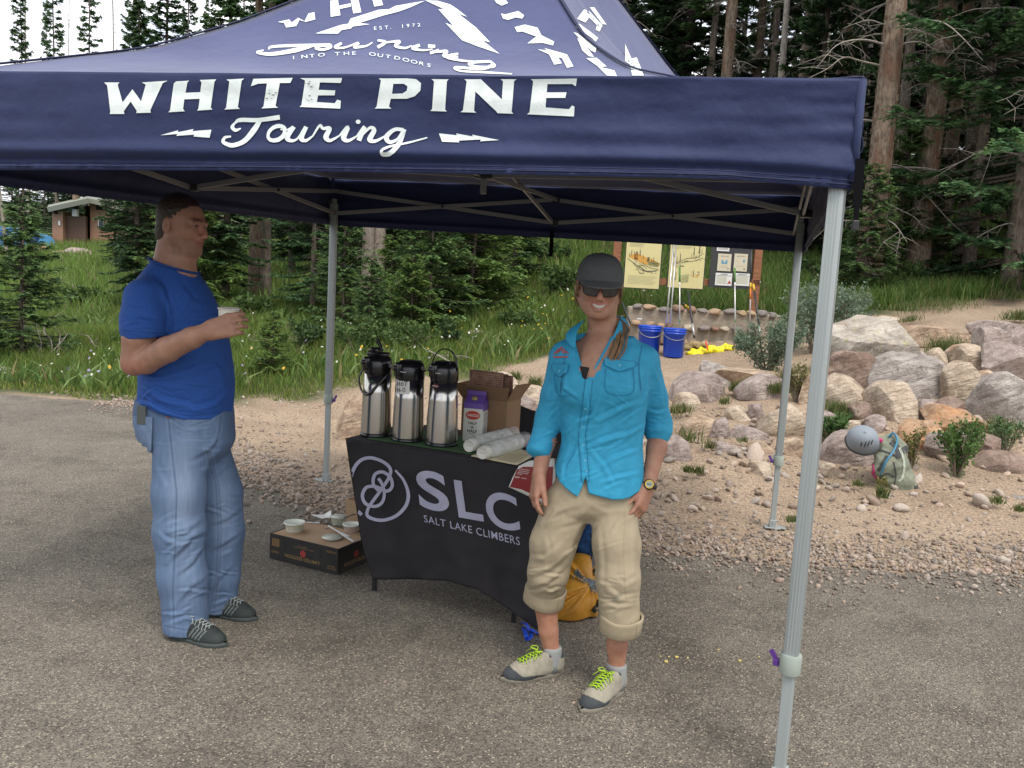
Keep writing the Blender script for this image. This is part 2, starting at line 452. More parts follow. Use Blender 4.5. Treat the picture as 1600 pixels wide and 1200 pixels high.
def asphalt_mat():
 m,nt,b=_newmat('worn tarmac')
 N,L=nt.nodes,nt.links
 b.inputs['Roughness'].default_value=0.85;b.inputs['Specular IOR Level'].default_value=0.35
 tc=N.new('ShaderNodeTexCoord')
 def noi(s,d=6,r=0.6):
  n=N.new('ShaderNodeTexNoise');n.inputs['Scale'].default_value=s;n.inputs['Detail'].default_value=d;n.inputs['Roughness'].default_value=r
  L.new(tc.outputs['Object'],n.inputs['Vector']);return n.outputs['Fac']
 def ramp(f,p0,c0,p1,c1):
  r=N.new('ShaderNodeValToRGB');r.color_ramp.elements[0].position=p0;r.color_ramp.elements[0].color=rgb(c0)
  r.color_ramp.elements[1].position=p1;r.color_ramp.elements[1].color=rgb(c1);L.new(f,r.inputs[0]);return r.outputs[0]
 def mix(x,y,t='MULTIPLY',f=1.0):
  q=N.new('ShaderNodeMix');q.data_type='RGBA';q.blend_type=t
  if isinstance(f,float):q.inputs['Factor'].default_value=f
  else:L.new(f,q.inputs['Factor'])
  L.new(x,q.inputs[6]);L.new(y,q.inputs[7]);return q.outputs[2]
 base=ramp(noi(0.9,7,0.62),0.32,(0.125,0.109,0.089),0.68,(0.185,0.163,0.134))
 base=mix(base,ramp(noi(2.1,9,.7),.36,(.74,.73,.72),.5,(1,1,1)))
 base=mix(base,ramp(noi(5,6,0.7),0.3,(0.82,0.82,0.82),0.7,(1.12,1.12,1.12)))
 v1=N.new('ShaderNodeTexVoronoi');v1.inputs['Scale'].default_value=170;L.new(tc.outputs['Object'],v1.inputs['Vector'])
 se=N.new('ShaderNodeSeparateColor');L.new(v1.outputs['Color'],se.inputs[0])
 base=mix(base,ramp(se.outputs[0],0.0,(0.42,0.42,0.43),0.9,(1.32,1.31,1.28)))
 v2=N.new('ShaderNodeTexVoronoi');v2.inputs['Scale'].default_value=115;L.new(tc.outputs['Object'],v2.inputs['Vector'])
 s2=N.new('ShaderNodeSeparateColor');L.new(v2.outputs['Color'],s2.inputs[0])
 li=ramp(s2.outputs[1],0.83,(0,0,0),0.9,(.9,.9,.9))
 mq=N.new('ShaderNodeMath');mq.operation='LESS_THAN';mq.inputs[1].default_value=0.42;L.new(v2.outputs['Distance'],mq.inputs[0])
 mq2=N.new('ShaderNodeMath');mq2.operation='MULTIPLY';L.new(mq.outputs[0],mq2.inputs[0]);L.new(li,mq2.inputs[1])
 cc=N.new('ShaderNodeRGB');cc.outputs[0].default_value=(0.38,0.33,0.25,1)
 base=mix(base,cc.outputs[0],'MIX',mq2.outputs[0])
 L.new(base,b.inputs['Base Color'])
 bp=N.new('ShaderNodeBump');bp.inputs['Strength'].default_value=0.65;bp.inputs['Distance'].default_value=0.006
 L.new(v1.outputs['Distance'],bp.inputs['Height']);L.new(bp.outputs[0],b.inputs['Normal'])
 return m
_ax=axis([(-120,-20,20),(-20,-8,1),(-8,8,.05),(8,20,1),(20,120,20)])
_ed=asph_y(_ax)+np.where(np.abs(_ax)<9,0.07*_h2(_ax,_ax*0+1,3.1)+0.035*_h2(_ax,_ax*0,11)+0.02*np.array([mnoise.noise((x*14,3,0))for x in _ax]),0)-0.15
V=np.concatenate([np.stack([_ax,_ed,_ax*0+0.004],1),np.stack([_ax,_ax*0+2.0,_ax*0+0.007],1),np.stack([_ax,_ax*0-120,_ax*0+0.007],1)])
k=len(_ax)
F=[(i+k,i+k+1,i+1,i)for i in range(k-1)]+[(i+2*k,i+2*k+1,i+k+1,i+k)for i in range(k-1)]
tag(mesh('tarmac',V,F,asphalt_mat()),kind='structure')
def stone_shape(seed,sub=1,fl=0.7,rough=0.25):
 r=np.random.default_rng(seed);bm=bmesh.new();bmesh.ops.create_icosphere(bm,subdivisions=sub,radius=1)
 V=np.array([v.co[:]for v in bm.verts]);F=np.array([[v.index for v in f.verts]for f in bm.faces]);bm.free()
 for _ in range(5):
  n=r.normal(size=3);n/=np.linalg.norm(n);d=r.uniform(0.55,0.9);h=V@n
  V=V-np.outer(np.maximum(h-d,0),n)*0.9
 V*=1+rough*r.uniform(-.3,.3,(len(V),1))
 V*=[1,r.uniform(.65,.95),fl*r.uniform(.7,1.1)]
 return V,F
def scatter(name,shapes,xyz,size,m,cols,label=None,group=None,kind='stuff',tilt=0.4,sink=0.25):
 n=len(xyz);Vs,Fs,Cs=[],[],[];off=0
 which=RNG.integers(0,len(shapes),n)
 for q,(SV,SF)in enumerate(shapes):
  idx=np.where(which==q)[0]
  if not len(idx):continue
  a=RNG.uniform(0,6.28,len(idx));ca,sa=np.cos(a),np.sin(a)
  tx,ty=RNG.normal(0,tilt,len(idx)),RNG.normal(0,tilt,len(idx))
  W=SV[None]*size[idx][:,None,None]
  x=W[...,0]*ca[:,None]-W[...,1]*sa[:,None];y=W[...,0]*sa[:,None]+W[...,1]*ca[:,None]
  z=W[...,2]+x*tx[:,None]+y*ty[:,None]
  W=np.stack([x,y,z],-1)+xyz[idx][:,None,:]
  W[...,2]+=size[idx][:,None]*(0.5-sink)
  Vs.append(W.reshape(-1,3));Cs.append(np.repeat(cols[idx],len(SV),0))
  Fs.append((SF[None]+(np.arange(len(idx))*len(SV))[:,None,None]+off).reshape(-1,SF.shape[1]));off+=len(idx)*len(SV)
 o=mesh(name,np.concatenate(Vs),np.concatenate(Fs),m,colors=np.concatenate(Cs))
 tag(o,label,None,group,kind);return o
M_pebble=mat('pebbles',(1,1,1),0.9,attr='Col',c2=(0.75,0.75,0.75),nscale=90,bump=0.3,bscale=200)
def stonecols(n,dark=0.0):
 t=RNG.uniform(0,1,(n,1));v=RNG.uniform(0.55,1.25,(n,1))
 c=(np.array([[0.37,0.275,0.21]])*(1-t)+np.array([[0.33,0.285,0.245]])*t)*v
 return c
pts=[];sz=[]
n=15000
x=RNG.uniform(-4.2,7.5,n);y=asph_y(x)+RNG.normal(0.05,0.28,n)
pts.append(np.stack([x,y],1));sz.append(RNG.uniform(.004,.0135,n)*(1+RNG.exponential(.35,n)))
n=5000
x=RNG.uniform(-5,8,n);y=asph_y(x)+RNG.exponential(1.3,n)
pts.append(np.stack([x,y],1));sz.append(RNG.uniform(.004,.012,n)*(1+RNG.exponential(.5,n)))
n=500
x=RNG.uniform(-4,4,n);y=RNG.uniform(1.8,6,n)
pts.append(np.stack([x,y],1));sz.append(RNG.uniform(.0025,.007,n))
pts=np.concatenate(pts);sz=np.concatenate(sz)
ok=pts[:,1]<grass_y(pts[:,0])+0.3;pts=pts[ok];sz=sz[ok]
Z=gz(pts[:,0],pts[:,1]);Z[pts[:,1]<asph_y(pts[:,0])-.1]+=0.006
scatter('gravel',[stone_shape(s,1,.7)for s in range(6)]if False else[(lambda q:(q[0],q[1]))(stone_shape(s,1))for s in range(3)],np.column_stack([pts,Z]),sz,M_pebble,stonecols(len(pts)))
# ================================================================== THE CANOPY TENT
TB,TC=np.array([-1.30,6.20]),np.array([1.755,5.62])
TD=np.array([0.915,2.62]);TA=np.array([-2.14,3.02])
ZV,ZT=1.86,2.12
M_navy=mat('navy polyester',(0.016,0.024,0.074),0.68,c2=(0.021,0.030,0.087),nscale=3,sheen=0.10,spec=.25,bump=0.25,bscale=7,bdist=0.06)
M_roofc=mat('navy polyester with painted glow',(0.034,0.042,0.128),0.68,c2=(0.044,0.054,0.150),nscale=3,sheen=0.35,spec=.3,bump=0.12,bscale=9,bdist=0.05)  # same navy as the valance, lightened: the roof's sky glow painted into colour and sheen
M_seam=mat('navy binding tape',(0.014,0.018,0.06),0.7)
M_white=mat('white print',(0.70,0.76,0.74),0.6,c2=(0.62,0.68,0.67),nscale=30)
M_alu=mat('grey powder coated steel',(0.34,0.375,0.37),0.45,metal=0.2,c2=(0.29,0.32,0.315),nscale=14,stretch=(1,1,0.1))
M_alu2=mat('dull truss aluminium',(0.22,0.222,0.225),0.5,metal=0.4)
M_plgrey=mat('grey green plastic',(0.30,0.34,0.30),0.5)
M_plblk=mat('black plastic',(0.012,0.012,0.013),0.4)
M_strap=mat('black webbing',(.004,.004,.005),.9,spec=.1)
M_purple=mat('purple plastic lever',(0.10,0.03,0.22),0.4)
tent=thing('canopy_tent','navy blue pop-up canopy printed WHITE PINE Touring standing over the table','canopy tent',((TA[0]+TC[0])/2,(TA[1]+TC[1])/2,0))
cen=(TA+TB+TC+TD)/4
def corner2(u,v,ext=1.0):
 """plan position of the roof square, u west to east, v front to back, both -1..1"""
 u=u*ext;v=v*ext
 w=[(1-u)*(1-v)/4,(1+u)*(1-v)/4,(1+u)*(1+v)/4,(1-u)*(1+v)/4]
 return w[0]*TA+w[1]*TD+w[2]*TC+w[3]*TB
EXT=1.024
PEAK=1.25
CZ={'A':(2.075,1.775),'D':(2.13,1.865),'C':(2.12,1.79),'B':(2.12,1.82)}
HIP={'A':((0,.1,.355,.5,.65,.8,1),(0,.04,.21,.37,.57,.84,PEAK)),'D':((0,.25,.5,.637,.747,.87,1),(0,.05,.2,.36,.60,.9,PEAK)),'C':((0,.25,.5,.7,.85,1),(0,.22,.54,.88,1.08,PEAK)),'B':((0,.1,.355,.5,.65,.8,1),(0,.04,.21,.37,.57,.84,PEAK))}
_ts=np.linspace(0,1,101)
for _k in HIP:
 _y=np.interp(_ts,*HIP[_k]);
 for _ in range(12):_y[1:-1]=0.25*_y[:-2]+0.5*_y[1:-1]+0.25*_y[2:]
 HIP[_k]=_y
def hip(k,t):return np.interp(t,_ts,HIP[k])+CZ[k][0]*(1-t)+2.12*t
def roof_z(u,v):
 s=max(abs(u),abs(v));t=1-s
 if s<1e-6:return 2.12+PEAK
 if abs(v)>=abs(u):p,q,w=('A','D',(u/s+1)/2)if v<0 else('B','C',(u/s+1)/2)
 else:p,q,w=('A','B',(v/s+1)/2)if u<0 else('D','C',(v/s+1)/2)
 z=hip(p,t)*(1-w)+hip(q,t)*w
 return z-0.16*w*(1-w)*4*math.sin(math.pi*t)*(0.35 if v<0 else .8)+0.02
NR=64
G=np.zeros((NR+1,NR+1,3))
for i in range(NR+1):
 for j in range(NR+1):
  u=-1+2*i/NR;v=-1+2*j/NR
  p=corner2(u,v,EXT);G[i,j]=(p[0],p[1],roof_z(u,v)+0.006*mnoise.noise((u*5,v*5,1)))
Vr=[];Fr=[]
for i in range(NR):
 for j in range(NR):
  a=i*(NR+1)+j;q=(a,a+NR+1,a+NR+2,a+1)
  if(i+.5-NR/2)*(j+.5-NR/2)>0:Fr+=[(q[0],q[1],q[2]),(q[0],q[2],q[3])]
  else:Fr+=[(q[0],q[1],q[3]),(q[1],q[2],q[3])]
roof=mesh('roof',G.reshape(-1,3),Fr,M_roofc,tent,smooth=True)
roof.modifiers.new('thickness','SOLIDIFY').thickness=0.002
for su,sv in((-1,-1),(1,-1),(1,1),(-1,1)):
 mb=MB();L_=[]
 for t in np.linspace(0.02,1,40):
  p=corner2(su*t,sv*t,EXT);L_.append((p[0],p[1],roof_z(su*t,sv*t)+0.006))
 mb.tube(L_,0.011,6,flat=0.35)
 mb.obj('seam',M_seam,roof,True)
def valance(cA,cB,kA,kB,name,seed,sag=0.0,dzA=0.0,dzB=0.0):
 """hanging skirt between two roof corners, with drape folds and a tape hem"""
 n,k=200,34
 a3,b3=np.array(cA,float),np.array(cB,float)
 d=b3-a3;L=np.linalg.norm(d);d/=L;out=np.array([d[1],-d[0]])
 if out@((a3+b3)/2-cen)<0:out=-out
 G=np.zeros((n+1,k+1,3))
 for i in range(n+1):
  s=i/n;ends=min(s,1-s)
  for j in range(k+1):
   t=j/k
   zt=CZ[kA][0]*(1-s)+CZ[kB][0]*s+0.022;zb=CZ[kA][1]*(1-s)+CZ[kB][1]*s
   z=zt-(zt-zb)*t
   z+=sag*math.sin(math.pi*s)*t
   z-=(dzA*max(0,1-s*9)+dzB*max(0,1-(1-s)*9))*t
   w=0.010*math.sin(t*math.pi)*math.sin(s*5+seed)+0.006*mnoise.noise((s*14,t*2.5,seed))
   cr=math.exp(-ends*9)
   w+=cr*0.0060*math.sin(t*34+s*3)*t+0.014*math.exp(-((t-0.80)/0.07)**2)-0.015*math.exp(-((t-0.89)/0.035)**2)
   w+=0.004*math.exp(-((t-0.55)/0.08)**2)*math.sin(s*9+seed)+0.005*mnoise.noise((s*6+t*3,t*5-s*4,seed+3))+cr*0.006*mnoise.noise((s*20,t*12,seed))
   if t>0.87:w+=0.0035*math.sin(s*L*150+9*t+2*math.sin(s*40))*(0.5+mnoise.noise((s*30,0,seed)))
   w+=0.02*(1-t)**6*0
   p=a3+d*s*L+out*(w+0.004)
   G[i,j]=(p[0],p[1],z)
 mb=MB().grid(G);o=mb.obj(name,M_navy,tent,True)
 o.modifiers.new('thickness','SOLIDIFY').thickness=0.002
 for off_,ww in((0.012,0.0022),(0.024,0.0016)):
  q=MB();q.tube([G[i,-1]+np.array([out[0],out[1],0])*0.002+np.array([0,0,off_])for i in range(0,n+1,2)],ww,4);q.obj('hem_stitch',M_seam,o)
 return o,G
cA,cD,cC,cB=corner2(-1,-1,EXT),corner2(1,-1,EXT),corner2(1,1,EXT),corner2(-1,1,EXT)
val_f,Gf=valance(cA,cD,'A','D','valance',1.0,sag=0.012,dzB=0.02)
val_r,Gr_=valance(cD,cC,'D','C','valance',2.0,dzA=0.02)
val_b,Gb=valance(cB,cC,'B','C','valance',3.0)
val_l,Gl=valance(cA,cB,'A','B','valance',4.0)
for c,k_ in((cA,'A'),(cD,'D'),(cC,'C'),(cB,'B')):
 z1_,z0_=CZ[k_]
 MB().tube([(c[0],c[1],z1_+0.02),(c[0],c[1],(z1_+z0_)/2),(c[0],c[1],z0_+0.0)],0.012,8).obj('corner_piping',M_navy,tent,True)
def leg(foot,z_top,clamp_z,zfoot,face):
 """telescoping leg: outer square tube, thinner inner tube, clamp with lever, foot plate"""
 f=np.array([foot[0],foot[1],0.0])
 x=np.array([face[0],face[1],0.0]);x/=np.linalg.norm(x);y=np.array([-x[1],x[0],0]);z=np.array([0,0,1.0])
 A=(x,y,z)
 up=MB().box(f+z*(z_top+clamp_z)/2,(0.044,0.044,z_top-clamp_z),A,0.004)
 for s in(-1,1):
  for o_ in(-0.009,0.0,0.009):
   up.box(f+z*(z_top+clamp_z)/2+y*o_+x*s*0.0225,(0.0007,0.004,z_top-clamp_z-.01),A)
   up.box(f+z*(z_top+clamp_z)/2+x*o_+y*s*0.0225,(0.004,0.0007,z_top-clamp_z-.01),A)
 lg=up.obj('leg',M_alu,tent);autosmooth(lg,30)
 o=MB().box(f+z*(clamp_z+zfoot)/2,(0.034,0.034,clamp_z-zfoot),A,0.003).obj('inner_tube',M_alu,lg)
 o=MB().lathe(f+z*(clamp_z-0.035),[(0.0315,0),(0.033,0.004),(0.033,0.06),(0.0315,0.064)],20).obj('clamp',M_plgrey if clamp_z<.5 else M_plgrey,lg,True)
 autosmooth(o)
 q=MB().bar(f-x*0.032+z*(clamp_z-.02),f-x*0.062+z*(clamp_z+.025),0.014,0.008,up=(y));q.box(f-x*0.043+z*(clamp_z-.01),(0.018,0.02,0.02),A,.002)
 q.obj('lever',M_purple,lg)
 q=MB().box(f+z*(zfoot+0.004),(0.10,0.085,0.006),A,0.002).box(f+z*(zfoot+0.03),(0.046,0.046,0.05),A,0.004)
 q.box(f+x*0.055+z*(zfoot+.005),(0.06,0.05,0.007),A,.002)
 q.lathe(f+z*(zfoot+.035)-y*.023,[(0.006,-.004),(.006,.004)],8,ax=(x,z,y));q.obj('foot_plate',M_alu,lg)
 br=MB().box(f+z*(z_top+0.0),(0.048,0.048,0.075),A,0.006)
 br.box(f+z*(z_top+0.05),(0.03,0.03,0.04),A,.004);br.obj('corner_bracket',M_plgrey,lg)
zl=1.93
dirBC=(TC-TB)/np.linalg.norm(TC-TB)
leg(TD,1.93,0.40,0.0,np.array([math.cos(-.52),math.sin(-.52)]));leg(TA,1.93,0.40,0.0,dirBC)
leg(TB,1.93,0.40+.2,0.0,-dirBC);leg(TC,1.93,0.40+.05,0.0,dirBC)
def scissor(p,q,n,zlo,zhi):
 """n crosses between plan points p and q"""
 d=(q-p)/n;L=np.linalg.norm(d);dd=d/L;nn=np.array([-dd[1],dd[0]])
 for i in range(n):
  a=p+d*i;b=a+d
  for s,(z0,z1)in((-1,(zlo,zhi)),(1,(zhi,zlo))):
   off=nn*s*0.010
   MB().bar((*(a+off),z0),(*(b+off),z1),0.012,0.026,bev=0.002).obj('truss_bar',M_alu2,tent)
  m=a+d/2
  MB().lathe((*m,(zlo+zhi)/2),[(0.009,-.026),(.009,.026)],10,ax=(np.array([dd[0],dd[1],0]),np.array([0,0,1.]),np.array([nn[0],nn[1],0]))).obj('pivot',M_plblk,tent)
 for i in range(1,n):
  a=p+d*i
  for z in(zlo,zhi):MB().box((*a,z),(0.05,0.05,0.035),bev=.004).obj('truss_joint',M_plblk,tent)
ZL,ZH=1.90,2.05
for p,q in((TA,TD),(TD,TC),(TB,TC),(TA,TB)):
 d=(q-p)/np.linalg.norm(q-p)
 ins=(cen-(p+q)/2);ins=ins/np.linalg.norm(ins)*.03
 scissor(p+d*.03+ins,q-d*.03+ins,2,ZL,ZH)
mids=[(TA+TD)/2,(TD+TC)/2,(TB+TC)/2,(TA+TB)/2]
for m_ in mids:
 d=(cen-m_)/np.linalg.norm(cen-m_)
 for s,(z0,z1)in((-1,(ZL,ZH+.12)),(1,(ZH,ZL+.12))):
  off=np.array([-d[1],d[0]])*.01*s
  MB().bar((*(m_+d*.03+off),z0),(*(cen-d*.04+off),z1),.012,.026,bev=.002).obj('truss_bar',M_alu2,tent)
for z in(ZL+.12,ZH+.12):MB().box((*cen,z),(0.08,0.08,0.04),bev=.006).obj('centre_hub',M_plblk,tent)
MB().box((*cen,(ZL+ZT+PEAK)/2-0.02),(0.03,0.03,ZT+PEAK-ZL-.1),bev=.003).obj('centre_pole',M_alu2,tent)
def strap(pts,w,name='strap',buckle=False):
 pts=np.array(pts,float);mb=MB()
 for a,b in zip(pts[:-1],pts[1:]):mb.bar(a,b,w,0.003,up=(0.1,-1,0))
 o=mb.obj(name,M_strap,tent)
 if buckle:MB().box(pts[-1]-np.array([0,0,.012]),(0.02,0.012,0.03),bev=.003).obj('buckle',M_plblk,o)
s0=np.array([cD[0]+.012,cD[1]-.01])
strap([(*s0,1.93),(*(s0+(.002,0)),1.86),(*(s0+(.004,0)),1.80)],0.028,buckle=False)
strap([(*(s0+(.004,0)),1.80),(*(s0+(.004,-.002)),1.755)],0.014,buckle=True)
_bm=(TB+TC)/2+np.array([-.02,.02]);
strap([(_bm[0],_bm[1],1.86),(_bm[0]+.002,_bm[1],1.76),(_bm[0]+.004,_bm[1],1.68)],0.026)
# ================================================================== PRINT ON THE CANOPY
def Z7(L):return[(150+x/2.078,100+y/2.078)for x,y in L]
def Z6(L):return[(400+x/2.5,y/2.5)for x,y in L]
vp=caster(bvh_of(val_f))
WP={'W':[[(28,50),(78,50),(72,57),(88,115),(120,72),(148,112),(163,57),(150,50),(234,45),(218,53),(178,140),(180,148),(132,149),(134,142),(114,112),(92,143),(94,152),(46,152),(48,145),(38,60)]],'H':[[(262,47),(304,45),(298,51),(292,84),(340,82),(344,50),(338,43),(392,41),(386,48),(374,132),(379,139),(330,142),(334,135),(338,104),(288,106),(284,137),(290,144),(236,147),(242,140),(254,54)]],'I':[[(425,42),(482,39),(474,46),(462,131),(468,137),(418,139),(424,133),(434,48)]],'T':[[(512,40),(640,37),(632,54),(598,54),(584,128),(592,134),(538,136),(545,130),(556,55),(528,56),(504,64)]],'E':[[(664,38),(800,38),(796,54),(728,52),(724,76),(778,78),(776,94),(722,94),(718,116),(776,120),(784,108),(796,112),(794,138),(662,132),(668,126),(680,46)]],'P':[[(918,40),(1010,40),(1040,43),(1056,56),(1054,80),(1036,98),(1010,106),(958,106),(952,132),(960,138),(906,138),(912,132),(926,46)],[(966,58),(1000,58),(1012,66),(1010,80),(996,89),(962,90)]],'I2':[[(1090,43),(1146,44),(1140,50),(1134,141),(1140,148),(1086,146),(1092,140),(1098,50)]],'N':[[(1196,44),(1250,44),(1318,110),(1322,50),(1314,44),(1366,44),(1358,50),(1350,150),(1356,156),(1304,154),(1300,148),(1232,84),(1228,146),(1236,152),(1184,150),(1192,144),(1204,50)]],'E2':[[(1412,44),(1562,42),(1558,68),(1546,60),(1466,60),(1464,88),(1528,88),(1524,106),(1462,106),(1460,136),(1536,142),(1546,130),(1554,134),(1552,166),(1400,158),(1408,152),(1420,50)]]}
for k_,loops in WP.items():
 loops=[[(x,y+11-.004*x)for x,y in l]for l in loops]
 print_on('letter',outline_poly([Z7(l)for l in loops]),vp,M_white,val_f,12,.0028)
for l in([(210,232),(268,216),(268,222),(318,212),(314,219),(376,214),(370,240),(318,236),(320,230),(262,234),(266,228)],[(1114,226),(1172,232),(1170,226),(1224,236),(1222,230),(1310,248),(1248,252),(1250,246),(1178,250),(1180,256),(1124,254)]):
 print_on('lightning_bolt',outline_poly([Z7(l)]),vp,M_white,val_f,12,.0028)
def script(strokes,Z,w,place,parent,name='letter',maxlen=9):
 for i,(pts,ww)in enumerate(strokes):
  print_on(name,stroke_poly(Z(pts),[w*q for q in ww],True,7),place,M_white,parent,maxlen,.0028+.0005*(i%4))
fat=(.5,1,1,.5)
el=[(588+26*math.cos(a)+9*math.sin(a),226-24*math.sin(a))for a in np.linspace(.3,.3+2*math.pi,14)]
script([([(452,192),(470,182),(530,182),(598,173)],(.5,1,1,1.1)),([(452,192),(444,206),(455,216),(472,210)],(.5,.9,.8,.3)),([(535,182),(515,215),(482,252),(445,266),(416,256),(420,240),(440,236)],(1,1.35,1.2,1,.9,.7,.4)),(el,(.9,1,.7,1.1,.9)),([(600,212),(618,216),(636,207)],(.4,.4,.5)),([(644,204),(622,238),(635,250),(655,243),(682,206)],(1,1.3,.8,.5,.5)),([(684,204),(668,240),(682,250),(705,235)],(1,1.3,.8,.4)),([(705,235),(728,200),(738,210),(760,210),(748,238),(762,250),(790,235)],(.4,.6,.7,1,1.3,.8,.4)),([(790,235),(818,206),(805,240),(820,250),(848,235)],(.4,1,1.3,.8,.4)),([(848,235),(872,206),(862,230),(854,250)],(.4,1,1.2,1.1)),([(860,238),(890,208),(904,216),(890,246),(908,252),(940,235)],(.4,.7,1.1,1.3,.8,.4)),([(1000,214),(970,214),(944,238),(955,256),(980,245),(1002,214)],(.8,.9,1.2,1,.6,.9)),([(1002,212),(984,260),(958,288),(932,292),(930,280),(960,268),(1010,258),(1076,240)],(1,1.2,1,.9,.6,.5,.5,.3))],Z7,6.6,vp,val_f)
print_on('letter',outline_poly([Z7([(852+8*math.cos(a),188+7*math.sin(a))for a in np.linspace(0,6.28,12,endpoint=False)])]),vp,M_white,val_f,None,.0028)
M_dirt=mat('dark smear',(.10,.11,.12),.8)
for i in range(26):
 r=random.Random(i+5);bx,by=r.choice(((690,60),(700,52),(560,85),(572,92),(690,100)));x,y=r.gauss(bx,9),r.gauss(by,7);s=r.uniform(1,4)
 print_on('smear',outline_poly([Z7([(x,y+11),(x+s*2,y+11+s*.3),(x+s*1.5,y+11+s),(x-s,y+11+s*.8)])]),vp,M_dirt,val_f,None,.0062)
rp=caster(bvh_of(roof))
for l in([(85,88),(130,78),(140,90),(165,72),(190,85),(205,55),(228,50),(232,78),(195,88),(170,80),(158,104),(118,110),(110,92)],[(290,5),(320,0),(330,62),(292,68)],[(322,25),(370,15),(372,28),(324,38)],[(370,0),(400,0),(412,50),(380,55)],[(455,0),(490,0),(497,22),(462,28)],[(930,0),(975,0),(985,14),(960,24),(940,14)],[(957,55),(975,58),(1025,45),(1048,62),(1040,75),(1015,70),(985,80),(965,75)],[(1010,108),(1050,98),(1100,110),(1115,140),(1165,165),(1160,180),(1120,170),(1060,172),(1095,145),(1040,125),(1020,128)],[(1100,195),(1140,200),(1125,190),(1215,215),(1240,262),(1215,268),(1195,230),(1180,226),(1195,250),(1165,255),(1145,215)],[(1280,38),(1300,45),(1352,100),(1340,125),(1325,118),(1330,100),(1300,70),(1285,90),(1252,75)],[(1302,30),(1320,30),(1368,98),(1350,95)],[(1245,88),(1262,95),(1310,130),(1335,150),(1325,165),(1310,150),(1245,105)],[(1240,128),(1255,132),(1330,190),(1325,208),(1310,200)],[(1255,150),(1280,165),(1320,225),(1300,222),(1275,200)],[(1290,230),(1330,228),(1370,262),(1340,265)],[(1335,262),(1400,278),(1410,300),(1370,298)]):
 print_on('letter',outline_poly([Z6(l)]),rp,M_white,roof,8,.0028)
for l in([(660,5),(545,25),(520,38),(480,40),(370,75),(360,95),(330,100),(232,133),(320,134),(335,120),(370,114),(378,106),(445,97),(405,92),(500,62),(560,47),(600,32)],[(660,3),(710,5),(760,20),(790,40),(825,68),(790,55),(860,110),(915,168),(885,160),(952,213),(870,185),(805,160),(740,92),(770,102),(712,38),(735,38)],[(1440,172),(1465,230),(1485,225),(1515,298),(1470,298),(1460,255),(1440,240)]):
 print_on('lightning_bolt',outline_poly([Z6(l)]),rp,M_white,roof,8,.0028)
def along(s,curve,size,place,m,parent,Z,off=.004,sx=1.0,name='letter'):
 """letters set one by one along a curve of drawing points"""
 c=np.array(curve,float);L=np.concatenate([[0],np.cumsum(np.hypot(*np.diff(c,axis=0).T))]);n=len(s)
 for i,ch in enumerate(s):
  if ch==' ':continue
  u=L[-1]*(i+.1)/n;x=np.interp(u,L,c[:,0]);y=np.interp(u,L,c[:,1]);x2=np.interp(u+5,L,c[:,0]);y2=np.interp(u+5,L,c[:,1])
  a=math.atan2(y2-y,x2-x+1e-6);V_,F_=text_poly(ch,size)
  V2=np.stack([x+V_[:,0]*sx*math.cos(a)+V_[:,1]*math.sin(a),y+V_[:,0]*sx*math.sin(a)-V_[:,1]*math.cos(a)],1)
  print_on(name,(np.array(Z(V2.tolist())),F_),place,m,parent,None,off)
along('EST. 1972',[(458,121),(650,106)],19,rp,M_white,roof,Z6,sx=1.3)
along('INTO THE OUTDOORS',[(140,236),(280,222),(420,216),(560,238),(695,270)],19,rp,M_white,roof,Z6,sx=1.9)
script([([(50,196),(60,186),(130,181),(290,179)],(.4,.8,.9,1.1)),([(215,182),(150,200),(60,214),(5,208),(30,199)],(1.2,1.4,1.1,.8,.4)),([(245,184),(235,192),(262,197),(292,188),(285,178),(245,184)],(.8,.9,.8,.8,.8)),([(335,172),(310,188),(345,190),(400,170)],(.8,1,.6,.5)),([(402,169),(385,186),(430,182),(455,168)],(.9,1,.6,.4)),([(475,160),(505,168),(475,188)],(.6,1,1)),([(500,170),(560,165),(545,182),(580,191),(610,182)],(.5,.9,1,.7,.4)),([(640,180),(612,192),(650,200),(690,196)],(1,1,.6,.4)),([(672,182),(700,184)],(1,1)),([(715,200),(680,210)],(1,.9)),([(700,206),(745,204),(735,222),(790,226)],(.6,1,1,.4)),([(790,214),(745,226),(800,240),(850,244)],(.8,1,.7,.5)),([(915,242),(835,248),(860,264),(930,262),(915,242)],(.8,1,.8,.8)),([(930,256),(880,272),(780,266),(800,280),(900,286),(1000,292)],(1,.9,.7,.6,.7,.4))],Z6,5.0,rp,roof)
